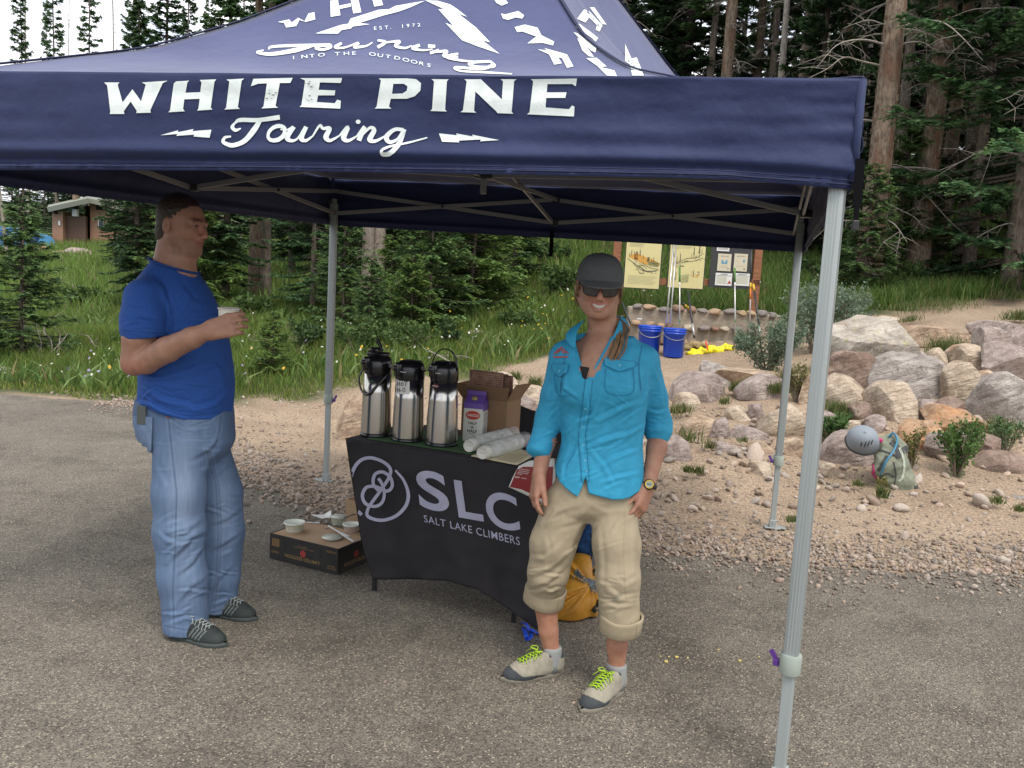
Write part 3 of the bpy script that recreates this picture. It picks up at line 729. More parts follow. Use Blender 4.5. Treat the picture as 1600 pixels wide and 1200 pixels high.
# ================================================================== modelling volumes for bodies and clothes
class Vol:
 def __init__(s,lo,hi,h):
  s.lo=np.array(lo,float);s.h=h
  n=np.ceil((np.array(hi)-s.lo)/h).astype(int)+1
  s.ax=[s.lo[i]+h*np.arange(n[i])for i in range(3)]
  s.D=np.full(n,0.3,np.float32)
 def _reg(s,lo,hi):
  sl=tuple(slice(max(0,int(math.floor((lo[i]-s.lo[i])/s.h))),max(0,min(s.D.shape[i],int(math.ceil((hi[i]-s.lo[i])/s.h))+1)))for i in range(3))
  X=s.ax[0][sl[0]][:,None,None];Y=s.ax[1][sl[1]][None,:,None];Z=s.ax[2][sl[2]][None,None,:]
  return sl,X,Y,Z
 def _put(s,sl,d,k,op):
  a=s.D[sl]
  if a.size==0:return
  if op=='u':
   h=np.maximum(k-np.abs(a-d),0)/max(k,1e-6);s.D[sl]=np.minimum(a,d)-h*h*k*.25
  elif op=='s':
   d=-d;h=np.maximum(k-np.abs(a-d),0)/max(k,1e-6);s.D[sl]=np.maximum(a,d)+h*h*k*.25
 def cone(s,a,b,ra,rb=None,k=0.02,op='u',flat=None):
  """tapered limb; flat = (axis vector, factor) squashes it along an axis"""
  rb=ra if rb is None else rb
  a=np.array(a,float);b=np.array(b,float);R=max(ra,rb)+k+3*s.h
  if flat is not None:R=R*1.0
  sl,X,Y,Z=s._reg(np.minimum(a,b)-R,np.maximum(a,b)+R)
  d=b-a;L2=d@d+1e-12
  px,py,pz=X-a[0],Y-a[1],Z-a[2]
  t=np.clip((px*d[0]+py*d[1]+pz*d[2])/L2,0,1)
  qx,qy,qz=px-t*d[0],py-t*d[1],pz-t*d[2]
  if flat is not None:
   n=np.array(flat[0],float);n/=np.linalg.norm(n);f=flat[1]
   c=qx*n[0]+qy*n[1]+qz*n[2];r2=qx*qx+qy*qy+qz*qz
   q=np.sqrt(np.maximum(r2-c*c+(c/f)**2,1e-12))
  else:q=np.sqrt(qx*qx+qy*qy+qz*qz)
  s._put(sl,(q-(ra+(rb-ra)*t)).astype(np.float32),k,op);return s
 def chain(s,pts,rs,k=0.02,**kw):
  for i in range(len(pts)-1):s.cone(pts[i],pts[i+1],rs[i],rs[i+1],k,**kw)
  return s
 def ell(s,c,r,R=None,k=0.02,op='u'):
  c=np.array(c,float);r=np.array(r,float);m=r.max()+k+3*s.h
  sl,X,Y,Z=s._reg(c-m,c+m)
  A=np.eye(3)if R is None else np.array(R,float)
  p=[X-c[0],Y-c[1],Z-c[2]]
  l=[(p[0]*A[i][0]+p[1]*A[i][1]+p[2]*A[i][2])/r[i]for i in range(3)]
  q0=np.sqrt(l[0]**2+l[1]**2+l[2]**2+1e-9)
  l2=[l[i]/r[i]for i in range(3)];q1=np.sqrt(l2[0]**2+l2[1]**2+l2[2]**2+1e-9)
  s._put(sl,(q0*(q0-1)/q1).astype(np.float32),k,op);return s
 def loft(s,rows,k=0.02,n=2.3,op='u',smooth=True):
  """horizontal sections: rows = (z, cx, cy, rx, ry, rot), z rising"""
  rows=np.array(rows,float);z=s.ax[2]
  if smooth and len(rows)>2:
   zz=np.linspace(rows[0,0],rows[-1,0],80);cols=[np.interp(zz,rows[:,0],rows[:,i])for i in range(1,6)]
   w=max(3,int(80/len(rows)/1.3)|1);pad=w//2
   cols=[np.convolve(np.pad(2*0+c,pad,'edge'),np.ones(w)/w,'valid')for c in cols]
  else:zz=rows[:,0];cols=[rows[:,i]for i in range(1,6)]
  f=[np.interp(z,zz,c)for c in cols]
  R=rows[:,3:5].max()+.05;m=k+3*s.h
  lo=[rows[:,1].min()-R,rows[:,2].min()-R,rows[0,0]-m];hi=[rows[:,1].max()+R,rows[:,2].max()+R,rows[-1,0]+m]
  sl,X,Y,Z=s._reg(lo,hi);g=[q[sl[2]][None,None,:]for q in f]
  ca,sa=np.cos(g[4]),np.sin(g[4]);x=X-g[0];y=Y-g[1]
  u=(x*ca+y*sa)/g[2];v=(-x*sa+y*ca)/g[3]
  q=(np.abs(u)**n+np.abs(v)**n+1e-9)**(1/n)
  d=(q-1)*np.minimum(g[2],g[3])
  dz=np.maximum(rows[0,0]-Z,Z-rows[-1,0])
  s._put(sl,np.maximum(d,dz).astype(np.float32),k,op);return s
 def cut(s,fn):
  """keep where fn(X, Y, Z) < 0 (a distance in metres)"""
  X=s.ax[0][:,None,None];Y=s.ax[1][None,:,None];Z=s.ax[2][None,None,:]
  s.D=np.maximum(s.D,fn(X,Y,Z)).astype(np.float32);return s
 def mesh(s):
  D=s.D;D[0],D[-1]=.1,.1;D[:,0],D[:,-1]=.1,.1;D[:,:,0],D[:,:,-1]=.1,.1
  I=D<0;n=np.array(D.shape)
  c=np.zeros(n-1,np.int8)
  for dx in(0,1):
   for dy in(0,1):
    for dz in(0,1):c+=I[dx:n[0]-1+dx,dy:n[1]-1+dy,dz:n[2]-1+dz]
  act=np.argwhere((c>0)&(c<8));idx=np.full(n-1,-1,np.int32);idx[tuple(act.T)]=np.arange(len(act))
  acc=np.zeros((len(act),3));cnt=np.zeros(len(act))
  offs=[(a,b,e)for a in(0,1)for b in(0,1)for e in(0,1)]
  val={o:D[act[:,0]+o[0],act[:,1]+o[1],act[:,2]+o[2]].astype(float)for o in offs}
  for o in offs:
   for ax_ in range(3):
    if o[ax_]==0:
     o2=list(o);o2[ax_]=1;o2=tuple(o2);a,b=val[o],val[o2]
     m=(a<0)!=(b<0);t=np.where(m,a/(a-b+1e-20),0)
     p=np.array(o,float)[None]+0*acc;p[:,ax_]=t
     acc[m]+=p[m];cnt[m]+=1
  V=s.lo+s.h*(act+acc/cnt[:,None])
  Q=[]
  for ax_ in range(3):
   a=[slice(None)]*3;b=[slice(None)]*3;a[ax_]=slice(0,-1);b[ax_]=slice(1,None)
   A_,B_=I[tuple(a)],I[tuple(b)]
   e=np.argwhere(A_!=B_);e=e[(np.delete(e,ax_,1)>0).all(1)]
   u,w=[(1,2),(2,0),(0,1)][ax_]
   du=np.zeros(3,int);du[u]=1;dw=np.zeros(3,int);dw[w]=1
   q=np.stack([idx[tuple((e-du-dw).T)],idx[tuple((e-dw).T)],idx[tuple(e.T)],idx[tuple((e-du).T)]],1)
   fl=A_[tuple(e.T)]
   q=np.where(fl[:,None],q,q[:,::-1]);Q.append(q)
  Q=np.concatenate(Q);Q=Q[(Q>=0).all(1)]
  return V,Q
def vnormals(V,Q):
 n=np.cross(V[Q[:,2]]-V[Q[:,0]],V[Q[:,3]]-V[Q[:,1]]);out=np.zeros_like(V)
 for i in range(4):np.add.at(out,Q[:,i],n)
 return out/(np.linalg.norm(out,axis=1)[:,None]+1e-12)
def relax(V,Q,it=1):
 """soften the grid steps of the polygonised surface"""
 for _ in range(it):
  a=np.zeros_like(V);c=np.zeros(len(V))
  for i in range(4):
   j=(i+1)%4
   np.add.at(a,Q[:,i],V[Q[:,j]]);np.add.at(a,Q[:,j],V[Q[:,i]]);np.add.at(c,Q[:,i],1);np.add.at(c,Q[:,j],1)
  V=V*.4+.6*a/np.maximum(c,1)[:,None]
 return V
def vproj(V):
 v=V-CAMPOS;z=v@CF
 return 800+FPX*(v@CR)/z,600-FPX*(v@CU)/z
def seg_d(px,py,pts):
 """distance in pixels from (px, py) arrays to a polyline, with the parameter along it and the signed side"""
 best=np.full(px.shape,1e9);side=np.zeros(px.shape);tt=np.zeros(px.shape)
 pts=np.array(pts,float);n=len(pts)-1
 for i in range(n):
  a,b=pts[i],pts[i+1];d=b-a;L2=d@d+1e-9
  t=np.clip(((px-a[0])*d[0]+(py-a[1])*d[1])/L2,0,1)
  qx,qy=px-a[0]-t*d[0],py-a[1]-t*d[1];q=np.hypot(qx,qy)
  m=q<best;best=np.where(m,q,best);side=np.where(m,np.sign(d[0]*qy-d[1]*qx),side);tt=np.where(m,(i+t)/n,tt)
 return best,side,tt
def fold(V,N,front,pts,amp,w):
 """a crease ridge with its valley along a line, tapering to both ends"""
 px,py=vproj(V);d,s,t=seg_d(px,py,pts);e=np.sin(np.pi*np.clip(t,0.02,0.98))**.7
 x=d*s/w
 h=amp*(np.exp(-(x-.3)**2)-0.8*np.exp(-((x+.9)/.8)**2))*e*front
 return V+N*h[:,None]
def autofolds(n,box,ang,length,amp,w,seed):
 r=random.Random(seed);L=[]
 for _ in range(n):
  x,y=r.uniform(box[0],box[2]),r.uniform(box[1],box[3]);a=math.radians(r.uniform(*ang));l=r.uniform(.5,1)*length;c=r.uniform(-.18,.18)*l
  dx,dy=math.cos(a)*l/2,math.sin(a)*l/2;L.append(([(x-dx,y-dy),(x-dy/l*c,y+dx/l*c),(x+dx,y+dy)],amp*r.uniform(.4,1),w*r.uniform(.6,1.3)))
 return L
def frontness(N,V):
 d=CAMPOS-V;d/=np.linalg.norm(d,axis=1)[:,None];return np.clip((N*d).sum(1)*3,0,1)
def nz(V,s,seed=0.0,st=(1,1,1)):
 return np.array([mnoise.noise((v[0]*s*st[0]+seed,v[1]*s*st[1],v[2]*s*st[2]))for v in V])
def frame(face,up=(0,0,1)):
 """rows: right, back, up of a head looking along face"""
 f=np.array(face,float);f/=np.linalg.norm(f);u=np.array(up,float);x=np.cross(f,u);x/=np.linalg.norm(x);u=np.cross(x,f)
 return np.array([-x*-1,-f,u])
def head(vol,c,R,s=1.0,fem=False,smile=0.0):
 c=np.array(c,float)
 W=lambda x,y,z:c+s*(R[0]*x+R[1]*y+R[2]*z)
 r3=lambda*a:tuple(s*q for q in a)
 vol.ell(W(0,.014,.034),r3(.075,.094,.084),R,.02)
 vol.ell(W(0,-.020,-.015),r3(.065,.073,.092),R,.03)
 jw=.046 if fem else .054
 vol.ell(W(0,-.026,-.068),r3(jw,.056,.040),R,.03)
 vol.ell(W(0,-.074,-.097),r3(.022 if fem else .027,.016,.016),R,.03)
 for q in(-1,1):
  vol.ell(W(q*.040,-.064,-.022+.004*smile),r3(.024,.020,.020),R,.025)
  vol.cone(W(q*.062,.0,-.05),W(q*.03,-.055,-.092),.018*s,.014*s,.025)
  vol.ell(W(q*.031,-.100,.004),r3(.017,.013,.011),R,.014,'s')
  vol.ell(W(q*.031,-.0745,.003),r3(.0135,.0135,.0125),R,.002)
  vol.cone(W(q*.017,-.0865,.0095),W(q*.045,-.0795,.0085),.0042*s,.0038*s,.003)
  vol.cone(W(q*.018,-.0855,-.006),W(q*.043,-.079,-.005),.0036*s,.0033*s,.004)
  vol.cone(W(q*.012,-.092,.021),W(q*.048,-.079,.022),.008*s,.007*s,.014)
  vol.ell(W(q*.0115,-.101,-.037),r3(.0075,.010,.0068),R,.006)
  e=np.array([R[0],R[1],R[2]])
  vol.ell(W(q*.0800,.012,-.008),r3(.011,.019,.032),R,.004)
  vol.ell(W(q*.0905,.006,-.003),r3(.007,.010,.018),R,.004,'s')
 vol.cone(W(0,-.088,.014),W(0,-.1125,-.030),.0080*s,.0108*s,.012)
 vol.ell(W(0,-.083,-.052),r3(.026,.014,.016),R,.012)
 lift=.010*smile;wd=.023+.010*smile
 for q in(-1,1):
  vol.chain([W(0,-.0975,-.056),W(q*.010,-.096,-.0545),W(q*wd,-.083,-.060+lift)],[.0048*s,.005*s,.002*s],.004)
  op=.0085*smile
  vol.chain([W(0,-.0955,-.0675-op),W(q*.011,-.093,-.0665-op*.9),W(q*wd*.95,-.082,-.061+lift)],[.0062*s,.0055*s,.002*s],.005)
  if smile:
   vol.chain([W(0,-.106,-.0628),W(q*wd*.55,-.102,-.0615),W(q*wd*.9,-.090,-.0595+lift*.6)],[.0078*s,.0065*s,.0035*s],.002,op='s')
   vol.chain([W(q*.022,-.096,-.03),W(q*.040,-.078,-.058)],[.003*s,.003*s],.014,op='s')
  else:
   vol.chain([W(0,-.1035,-.0612),W(q*wd,-.087,-.0605)],[.0022*s,.0016*s],.003,op='s')
 return W
def hand(vol,w,d,n,side,s=1.0,curl=(.3,.3,.3,.3),spread=.06,thumb=(.6,.3),width=.082,k=.006):
 """w wrist, d direction of the fingers, n direction the palm faces, side the direction of the thumb edge (unit vectors)"""
 w=np.array(w,float);d=np.array(d,float)/np.linalg.norm(d);n=np.array(n,float);n-=d*(n@d);n/=np.linalg.norm(n)
 t=np.cross(d,n);t*=np.sign(t@np.array(side,float))or 1
 pl=.088*s;tips=[]
 ln=(.070,.078,.073,.058);xs=(.032,.011,-.011,-.031)
 for i in range(4):
  kn=w+d*pl*(1.0 if i in(1,2)else .95)+t*xs[i]*s
  vol.cone(w+t*xs[i]*.55*s+d*.008*s,kn,.0165*s,.0115*s,.016)
  a=curl[i];p=kn;q=d*math.cos(spread*(1.5-i))+t*math.sin(spread*(1.5-i));r0=.0098*s*(1,1,.96,.86)[i]
  ang=0
  for j,fr in enumerate((.45,.31,.24)):
   ang+=a*(.8,1.1,.7)[j]
   dd=q*math.cos(ang)+n*math.sin(ang);e=p+dd*ln[i]*fr*s
   vol.cone(p,e,r0*(1,.92,.84)[j],r0*(.92,.84,.74)[j],k*.5 if j else k);p=e
  tips.append(p)
 b0=w+t*.022*s+d*.018*s+n*.008*s
 dd=d*math.cos(thumb[0])+t*math.sin(thumb[0])+n*thumb[1];dd/=np.linalg.norm(dd)
 b1=b0+dd*.045*s;d2=dd*.8+d*.35+n*thumb[1]*.6;d2/=np.linalg.norm(d2);b2=b1+d2*.034*s;b3=b2+(d2+d*.25)/np.linalg.norm(d2+d*.25)*.024*s
 vol.chain([b0,b1],[.0165*s,.0125*s],.014);vol.chain([b1,b2,b3],[.0118*s,.0108*s,.0088*s],.004)
 return tips
def skin_part(vol,name,m,parent,colfn=None,it=1,post=None):
 V,Q=vol.mesh();V=relax(V,Q,it)
 N=vnormals(V,Q)
 if post:V=post(V,N)
 c=colfn(V,N)if colfn else None
 return mesh(name,V,Q,m,parent,True,colors=c)
def mixc(c,col,w):
 return c*(1-w[:,None])+np.array(col)[None]*w[:,None]
# ================================================================== ROCKS
def rock_mat(name,a,b_,lich=0.0,seed=0):
 m,nt,b=_newmat(name);N,L=nt.nodes,nt.links
 b.inputs['Roughness'].default_value=.92;b.inputs['Specular IOR Level'].default_value=.25
 tc=N.new('ShaderNodeTexCoord');mp=N.new('ShaderNodeMapping');mp.inputs['Location'].default_value=(seed*3.1,seed*1.7,0);mp.inputs['Rotation'].default_value=(.5,.3,seed)
 L.new(tc.outputs['Object'],mp.inputs[0])
 def noi(s,d=8,r=.62,st=None):
  n=N.new('ShaderNodeTexNoise');n.inputs['Scale'].default_value=s;n.inputs['Detail'].default_value=d;n.inputs['Roughness'].default_value=r;n.inputs['Distortion'].default_value=.4
  if st:
   q=N.new('ShaderNodeMapping');q.inputs['Scale'].default_value=st;L.new(mp.outputs[0],q.inputs[0]);L.new(q.outputs[0],n.inputs['Vector'])
  else:L.new(mp.outputs[0],n.inputs['Vector'])
  return n.outputs['Fac']
 def ramp(f,p0,c0,p1,c1):
  r=N.new('ShaderNodeValToRGB');r.color_ramp.elements[0].position=p0;r.color_ramp.elements[0].color=rgb(c0);r.color_ramp.elements[1].position=p1;r.color_ramp.elements[1].color=rgb(c1);L.new(f,r.inputs[0]);return r.outputs[0]
 def mix(f,x,y,t='MIX'):
  q=N.new('ShaderNodeMix');q.data_type='RGBA';q.blend_type=t
  if isinstance(f,float):q.inputs['Factor'].default_value=f
  else:L.new(f,q.inputs['Factor'])
  L.new(x,q.inputs[6]);L.new(y,q.inputs[7]);return q.outputs[2]
 c=ramp(noi(2.6),.36,a,.64,b_)
 c=mix(1.0,c,ramp(noi(3.2,8,.6,(1,1,5)),.35,(.78,.76,.76),.65,(1.15,1.14,1.12)),'MULTIPLY')
 c=mix(1.0,c,ramp(noi(38,6,.7),.3,(.74,.74,.74),.7,(1.12,1.12,1.12)),'MULTIPLY')
 c=mix(1.0,c,ramp(noi(6,10,.75),.40,(.62,.60,.58),.52,(1,1,1)),'MULTIPLY')
 rust=N.new('ShaderNodeRGB');rust.outputs[0].default_value=(.34,.15,.06,1)
 c=mix(ramp(noi(1.9+.3*seed,5,.5),.60,(0,0,0),.74,(.5,.5,.5)),c,rust.outputs[0])
 if lich:
  li=N.new('ShaderNodeRGB');li.outputs[0].default_value=(.36,.36,.12,1)
  c=mix(ramp(noi(9,6,.7),.60,(0,0,0),.66,(lich,lich,lich)),c,li.outputs[0])
 L.new(c,b.inputs['Base Color'])
 ad=N.new('ShaderNodeMath');ad.operation='MULTIPLY_ADD';ad.inputs[1].default_value=.6;L.new(noi(14,10,.7),ad.inputs[0]);L.new(noi(4,8,.6,(1,1,4)),ad.inputs[2])
 bp=N.new('ShaderNodeBump');bp.inputs['Strength'].default_value=1.0;bp.inputs['Distance'].default_value=.055;L.new(ad.outputs[0],bp.inputs['Height']);L.new(bp.outputs[0],b.inputs['Normal'])
 return m
RM_={'mauve':rock_mat('mauve quartzite',(0.319,0.254,0.230),(0.472,0.401,0.366),0,1),'cream':rock_mat('cream quartzite',(0.496,0.401,0.301),(0.637,0.543,0.437),0,2),'grey':rock_mat('grey quartzite',(0.307,0.277,0.254),(0.496,0.448,0.413),.0,3),'tan':rock_mat('tan quartzite',(0.389,0.277,0.189),(0.543,0.425,0.319),0,4),'lichen':rock_mat('lichened quartzite',(0.401,0.360,0.307),(0.543,0.496,0.425),.8,5),'orange':rock_mat('orange quartzite',(0.472,0.248,0.118),(0.496,0.366,0.260),0,6),'brown':rock_mat('brown quartzite',(0.224,0.153,0.118),(0.366,0.283,0.236),0,7)}
def rock_mesh(seed,rx,ry,rz,facets=9,sub=4,soft=.75):
 r=np.random.default_rng(seed);bm=bmesh.new();bmesh.ops.create_icosphere(bm,subdivisions=sub,radius=1)
 V=np.array([v.co[:]for v in bm.verts]);F=np.array([[v.index for v in f.verts]for f in bm.faces]);bm.free()
 V=np.sign(V)*np.abs(V)**.74
 o=r.uniform(0,100);h=np.array([mnoise.fractal(Vector((v[0]*1.1+o,v[1]*1.1,v[2]*1.1)),1,2,4)for v in V]);V=V*(1+h*.10)[:,None]
 for _ in range(facets+6):
  n=r.normal(size=3);n[2]*=.8;n/=np.linalg.norm(n);d=r.uniform(.60,.95)*(V@n).max();h=V@n;V=V-np.outer(np.maximum(h-d,0),n)*r.uniform(.93,1.0)
 N=V/np.linalg.norm(V,axis=1)[:,None];o=r.uniform(0,100)
 h=np.array([mnoise.fractal(Vector((v[0]*1.3+o,v[1]*1.3,v[2]*1.3)),1,2,5)for v in V]);V=V+N*(h*.022)[:,None]
 m=np.abs(V).max(0);V=V/m
 return V*[rx,ry,rz],F
ROCKN=[0]
def rock(px,py,w,h,label,kind='mauve',Y=None,dep=.8,rot=0.0,facets=9,group='boulders of the rock pile',name='boulder',sub=4,tilt=0.0,base=None):
 """a boulder seen at (px, py) with pixel size (w, h)"""
 ROCKN[0]+=1
 if Y is None:g=on(px,py+h/2-2,4);Y=g[1]
 rx=w/2/FPX*Y*1.14;rz=h/2/FPX*Y*1.16;ry=rx*dep
 c=P(px,py,Y+ry*.55)
 sc_=(Y+ry*.55)/Y
 V,F=rock_mesh(1000+ROCKN[0],rx*sc_,ry,rz*sc_,facets,sub)
 a=math.radians(rot-3.2);ca,sa=math.cos(a),math.sin(a);V=np.stack([V[:,0]*ca-V[:,2]*sa,V[:,1],V[:,0]*sa+V[:,2]*ca],1)
 V[:,2]=np.where(V[:,2]<0,V[:,2]*1.25,V[:,2])
 o=solo(name,V+c,F,RM_[kind],label,'rock',group,smooth=True)
 autosmooth(o,26);return o
rock(1371,540,146,84,'broad pale boulder with yellow lichen on its flat top, highest of the pile','lichen',9.6,.8,-6)
rock(1334,596,80,84,'rounded brown-faced boulder at the left end of the big grey one','brown',8.9,.8,8)
rock(1416,598,128,92,'biggest rounded grey boulder in the middle of the pile','grey',8.9,.8,-8)
rock(1390,634,76,72,'cream-topped wedge boulder in front of the biggest grey one','cream',8.2,.8,10,6)
rock(1497,604,56,70,'angular cream block standing on a corner right of the biggest boulder','cream',8.7,.7,20,6)
rock(1566,652,104,128,'tall grey slab-sided boulder at the right edge above the brown one','grey',8.2,.7,4,7)
rock(1512,561,60,42,'small cream boulder perched above the angular block','cream',9.6,.8,-4)
rock(1573,573,82,62,'mauve-white boulder with a sharp ridge near the right edge','mauve',9.3,.8,-12,6)
rock(1542,535,54,44,'round mauve-brown boulder below the path edge','mauve',10.4,.8)
rock(1590,531,50,44,'pale boulder cut by the right edge of the view','mauve',10.5,.8)
rock(1466,527,118,40,'long low flat-topped boulder under the path','tan',10.9,.6,0)
rock(1554,517,78,30,'flat mauve-brown boulder at the path edge, rightmost of the top row','mauve',11.2,.6)
rock(1315,622,68,64,'pale jagged boulder left of the cream-topped wedge','cream',8.4,.8,-14,7)
rock(1266,618,42,58,'upright tan boulder just behind the front pole','tan',8.6,.8)
rock(1222,668,78,70,'pale mauve cube-like boulder behind the rear tent pole','cream',7.8,.8,-6,6)
rock(1324,716,78,76,'brown-grey boulder with an orange stain right behind the helmet','mauve',7.15,.8,-10)
rock(1486,659,92,42,'low orange-topped boulder in the gap of the pile','orange',8.0,.8,-8)
rock(1442,704,84,84,'big orange-tan boulder behind the rucksack','orange',7.5,.8,0)
rock(1564,742,96,78,'low broad brown boulder at the bottom right of the pile','brown',7.2,.8,4)
rock(1506,690,84,46,'pale grey boulder with leaves growing over it','grey',7.8,.8)
rock(1048,726,76,84,'dark mauve boulder right beside her elbow','mauve',6.9,.8,-12,7)
rock(1094,684,66,62,'pale boulder with a dark underside left of the rear pole','tan',7.6,.8,-8,7)
rock(1070,637,44,42,'small rounded cream boulder by her shoulder','cream',8.5,.8)
rock(1088,618,88,68,'large mauve-grey boulder behind her left shoulder','mauve',8.9,.8,10,8)
rock(1154,652,36,34,'small yellow-cream rock leaning on a mauve one','cream',8.1,.8,20)
rock(1180,648,26,32,'narrow mauve rock between two pale ones','mauve',8.1,.8,20,6)
rock(1188,609,72,46,'low pinkish boulder under the grass tuft','mauve',8.9,.8)
rock(1195,591,150,20,'long flat stone edging the path below the willow','tan',9.8,.4,0)
rock(1170,684,64,30,'flat pinkish slab lying on the bank','mauve',7.6,.8,-8,6)
rock(1190,704,44,26,'small pale rock embedded in the dirt below the slab','tan',7.3,.8)
rock(1187,743,46,40,'smooth pale oval rock on the bare dirt left of the rear pole','cream',6.7,.8,-14)
rock(1157,742,26,24,'dusty half-buried rock beside the oval one','tan',6.7,.8)
rock(1333,667,30,22,'little cream rock above the helmet','cream',7.9,.8)
rock(1353,662,38,20,'small dark grey rock under the wedge boulder','brown',8.0,.8)
rock(1293,731,20,16,'small pale rock on the dirt by the front pole','cream',6.8,.8,group='small stones on the bank')
rock(1387,778,26,18,'small pale stone below the rucksack','mauve',6.5,.8,group='small stones on the bank')
rock(1452,762,34,24,'pale stone beside the rucksack strap','cream',6.9,.8,group='small stones on the bank')
rock(1592,784,24,18,'pale stone at the right edge below the brown boulder','grey',6.6,.8,group='small stones on the bank')
rock(1092,716,34,26,'tan stone lodged under the boulder by her arm','tan',7.1,.8,group='small stones on the bank')
rock(1438,657,36,28,'mauve rock between the wedge and the orange one','mauve',8.3,.8)
rock(1390,501,34,12,'flat pale stone lying on the upper path','cream',12.8,.8,group='stones on the upper path')
rock(1348,655,26,18,'tiny grey rock in the dark hollow of the pile','grey',8.2,.8)
rock(1252,600,40,26,'tan rock edge showing under the yellowing shrub','tan',9.0,.8)
rock(1130,700,40,22,'half-buried pink rock on the eroded bank','mauve',7.2,.8,group='small stones on the bank')
FILL=['dark rock in the hollow right of the cream wedge','mauve rock between the angular block and the tall slab','brown rock below the pale jagged boulder','grey rock between the two biggest boulders','mauve rock filling the gap under the biggest boulder','mauve rock at the right edge above the brown boulder','tan rock left of the ridge-topped boulder','mauve rock at the foot of the upright tan boulder','tan rock wedged beside the cube-like boulder','pinkish rock right of the pale dark-bottomed boulder','grey rock on the path side of the large mauve-grey boulder','mauve rock right of the big orange-tan boulder','brown rock behind the bright green leafy shrub','small mauve rock just above the rucksack','cream rock between the biggest boulder and the perched one','mauve rock low behind her left elbow','small tan rock between the two tent poles']
for i_,(px,py,w,h,k_)in enumerate(((1484,642,44,40,'brown'),(1546,612,52,46,'mauve'),(1344,648,40,36,'brown'),(1408,566,70,44,'grey'),(1446,640,44,38,'mauve'),(1602,622,40,60,'mauve'),(1530,598,50,44,'tan'),(1296,664,44,40,'mauve'),(1262,656,42,44,'tan'),(1122,672,40,30,'mauve'),(1120,590,60,36,'grey'),(1466,700,46,40,'mauve'),(1540,700,50,40,'brown'),(1368,664,40,30,'mauve'),(1462,566,40,34,'cream'),(1020,660,50,50,'mauve'),(1240,700,40,30,'tan'))):
 rock(px,py,w,h,FILL[i_],k_,None,.8,25*(i_%5)-50,8,'filler rocks of the pile')
rock(556,656,52,64,'cream-topped brown boulder behind the left end of the table','tan',None,.8,4,7,group='boulders behind the table')
rock(795,650,84,78,'mauve-brown boulder sloping behind the milk carton','mauve',None,.8,-14,8,group='boulders behind the table')
rock(790,597,48,26,'smooth cream boulder on the dirt beyond the cardboard box','cream',8.9,.8,group='boulders behind the table')
rock(838,625,34,40,'pale boulder half hidden by her sleeve','cream',8.2,.8,group='boulders behind the table')
rock(2,583,24,18,'grey boulder at the left edge of the meadow','grey',11.2,.8,group='rocks of the meadow')
rock(48,607,44,20,'striped orange rock on the left verge','orange',10.2,.7,-14,group='rocks of the meadow')
rock(753,527,44,22,'whitish rock among flowers beyond the airpots','grey',12.8,.8,group='rocks of the meadow')
rock(622,445,15,22,'pale rock by the foot of the twin trunks','grey',16.5,.8,group='rocks of the meadow')
rock(92,398,26,16,'tan boulder below the outhouse wall','tan',37,.8,group='rocks below the outhouse')
rock(125,398,44,18,'flat mauve boulder in front of the outhouse door','mauve',37,.8,group='rocks below the outhouse')
rock(62,389,24,14,'orange boulder left of the outhouse','orange',38,.8,group='rocks below the outhouse')
rock(95,407,14,9,'small white rock lowest below the outhouse','cream',35,.8,group='rocks below the outhouse')
rock(935,0+600,30,20,'pale rock behind her back','cream',9.5,.8,group='boulders behind the table')
pts=[];r_=np.random.default_rng(5)
for _ in range(340):
 px=r_.uniform(960,1600);py=r_.uniform(640,800)
 g=on(px,py,5,14);pts.append(g)
pts=np.array(pts);scatter('stones',[stone_shape(s+20,2)for s in range(3)],pts,r_.uniform(.012,.045,len(pts))*(1+.8*(r_.random(len(pts))>.9)),M_pebble,stonecols(len(pts))*1.15)
# ================================================================== GRASS, FLOWERS, SHRUBS
def blades(name,xy,hgt,wid,cols,m,z=None,lean=.35,segs=2,kind='stuff',label=None):
 n=len(xy);z=gz(xy[:,0],xy[:,1])if z is None else z
 a=RNG.uniform(0,2*np.pi,n);b=RNG.uniform(0,2*np.pi,n);ln=hgt*np.abs(RNG.normal(lean,lean*.5,n))
 base=np.column_stack([xy,z-.01]);wx=np.column_stack([np.cos(a),np.sin(a),0*a])*(wid/2)[:,None];dx=np.column_stack([np.cos(b),np.sin(b),0*b])
 m1=base+dx*(ln*.35)[:,None];m1[:,2]+=hgt*.6;tp=base+dx*ln[:,None];tp[:,2]+=hgt
 V=np.stack([base-wx,base+wx,m1+wx*.75,m1-wx*.75,tp],1).reshape(-1,3)
 i=np.arange(n)[:,None]*5
 F=np.concatenate([i+[0,1,2],i+[0,2,3],i+[3,2,4]],0)
 C=np.repeat(cols,5,0).reshape(n,5,3).copy()
 o=mesh(name,V,F,m,colors=C.reshape(-1,3));tag(o,label,None,None,kind);return o
def leafmat(name,spec=.3,tr=.35):
 m,nt,b=_newmat(name);N,L=nt.nodes,nt.links
 a=N.new('ShaderNodeAttribute');a.attribute_name='Col';L.new(a.outputs['Color'],b.inputs['Base Color']);b.inputs['Roughness'].default_value=.6;b.inputs['Specular IOR Level'].default_value=spec
 t=N.new('ShaderNodeBsdfTranslucent');L.new(a.outputs['Color'],t.inputs['Color']);mx=N.new('ShaderNodeMixShader');mx.inputs[0].default_value=tr
 L.new(b.outputs[0],mx.inputs[1]);L.new(t.outputs[0],mx.inputs[2]);L.new(mx.outputs[0],nt.nodes['Material Output'].inputs[0]);return m
M_grass=leafmat('grass blades');M_leaf=leafmat('leaves',.35,.3)
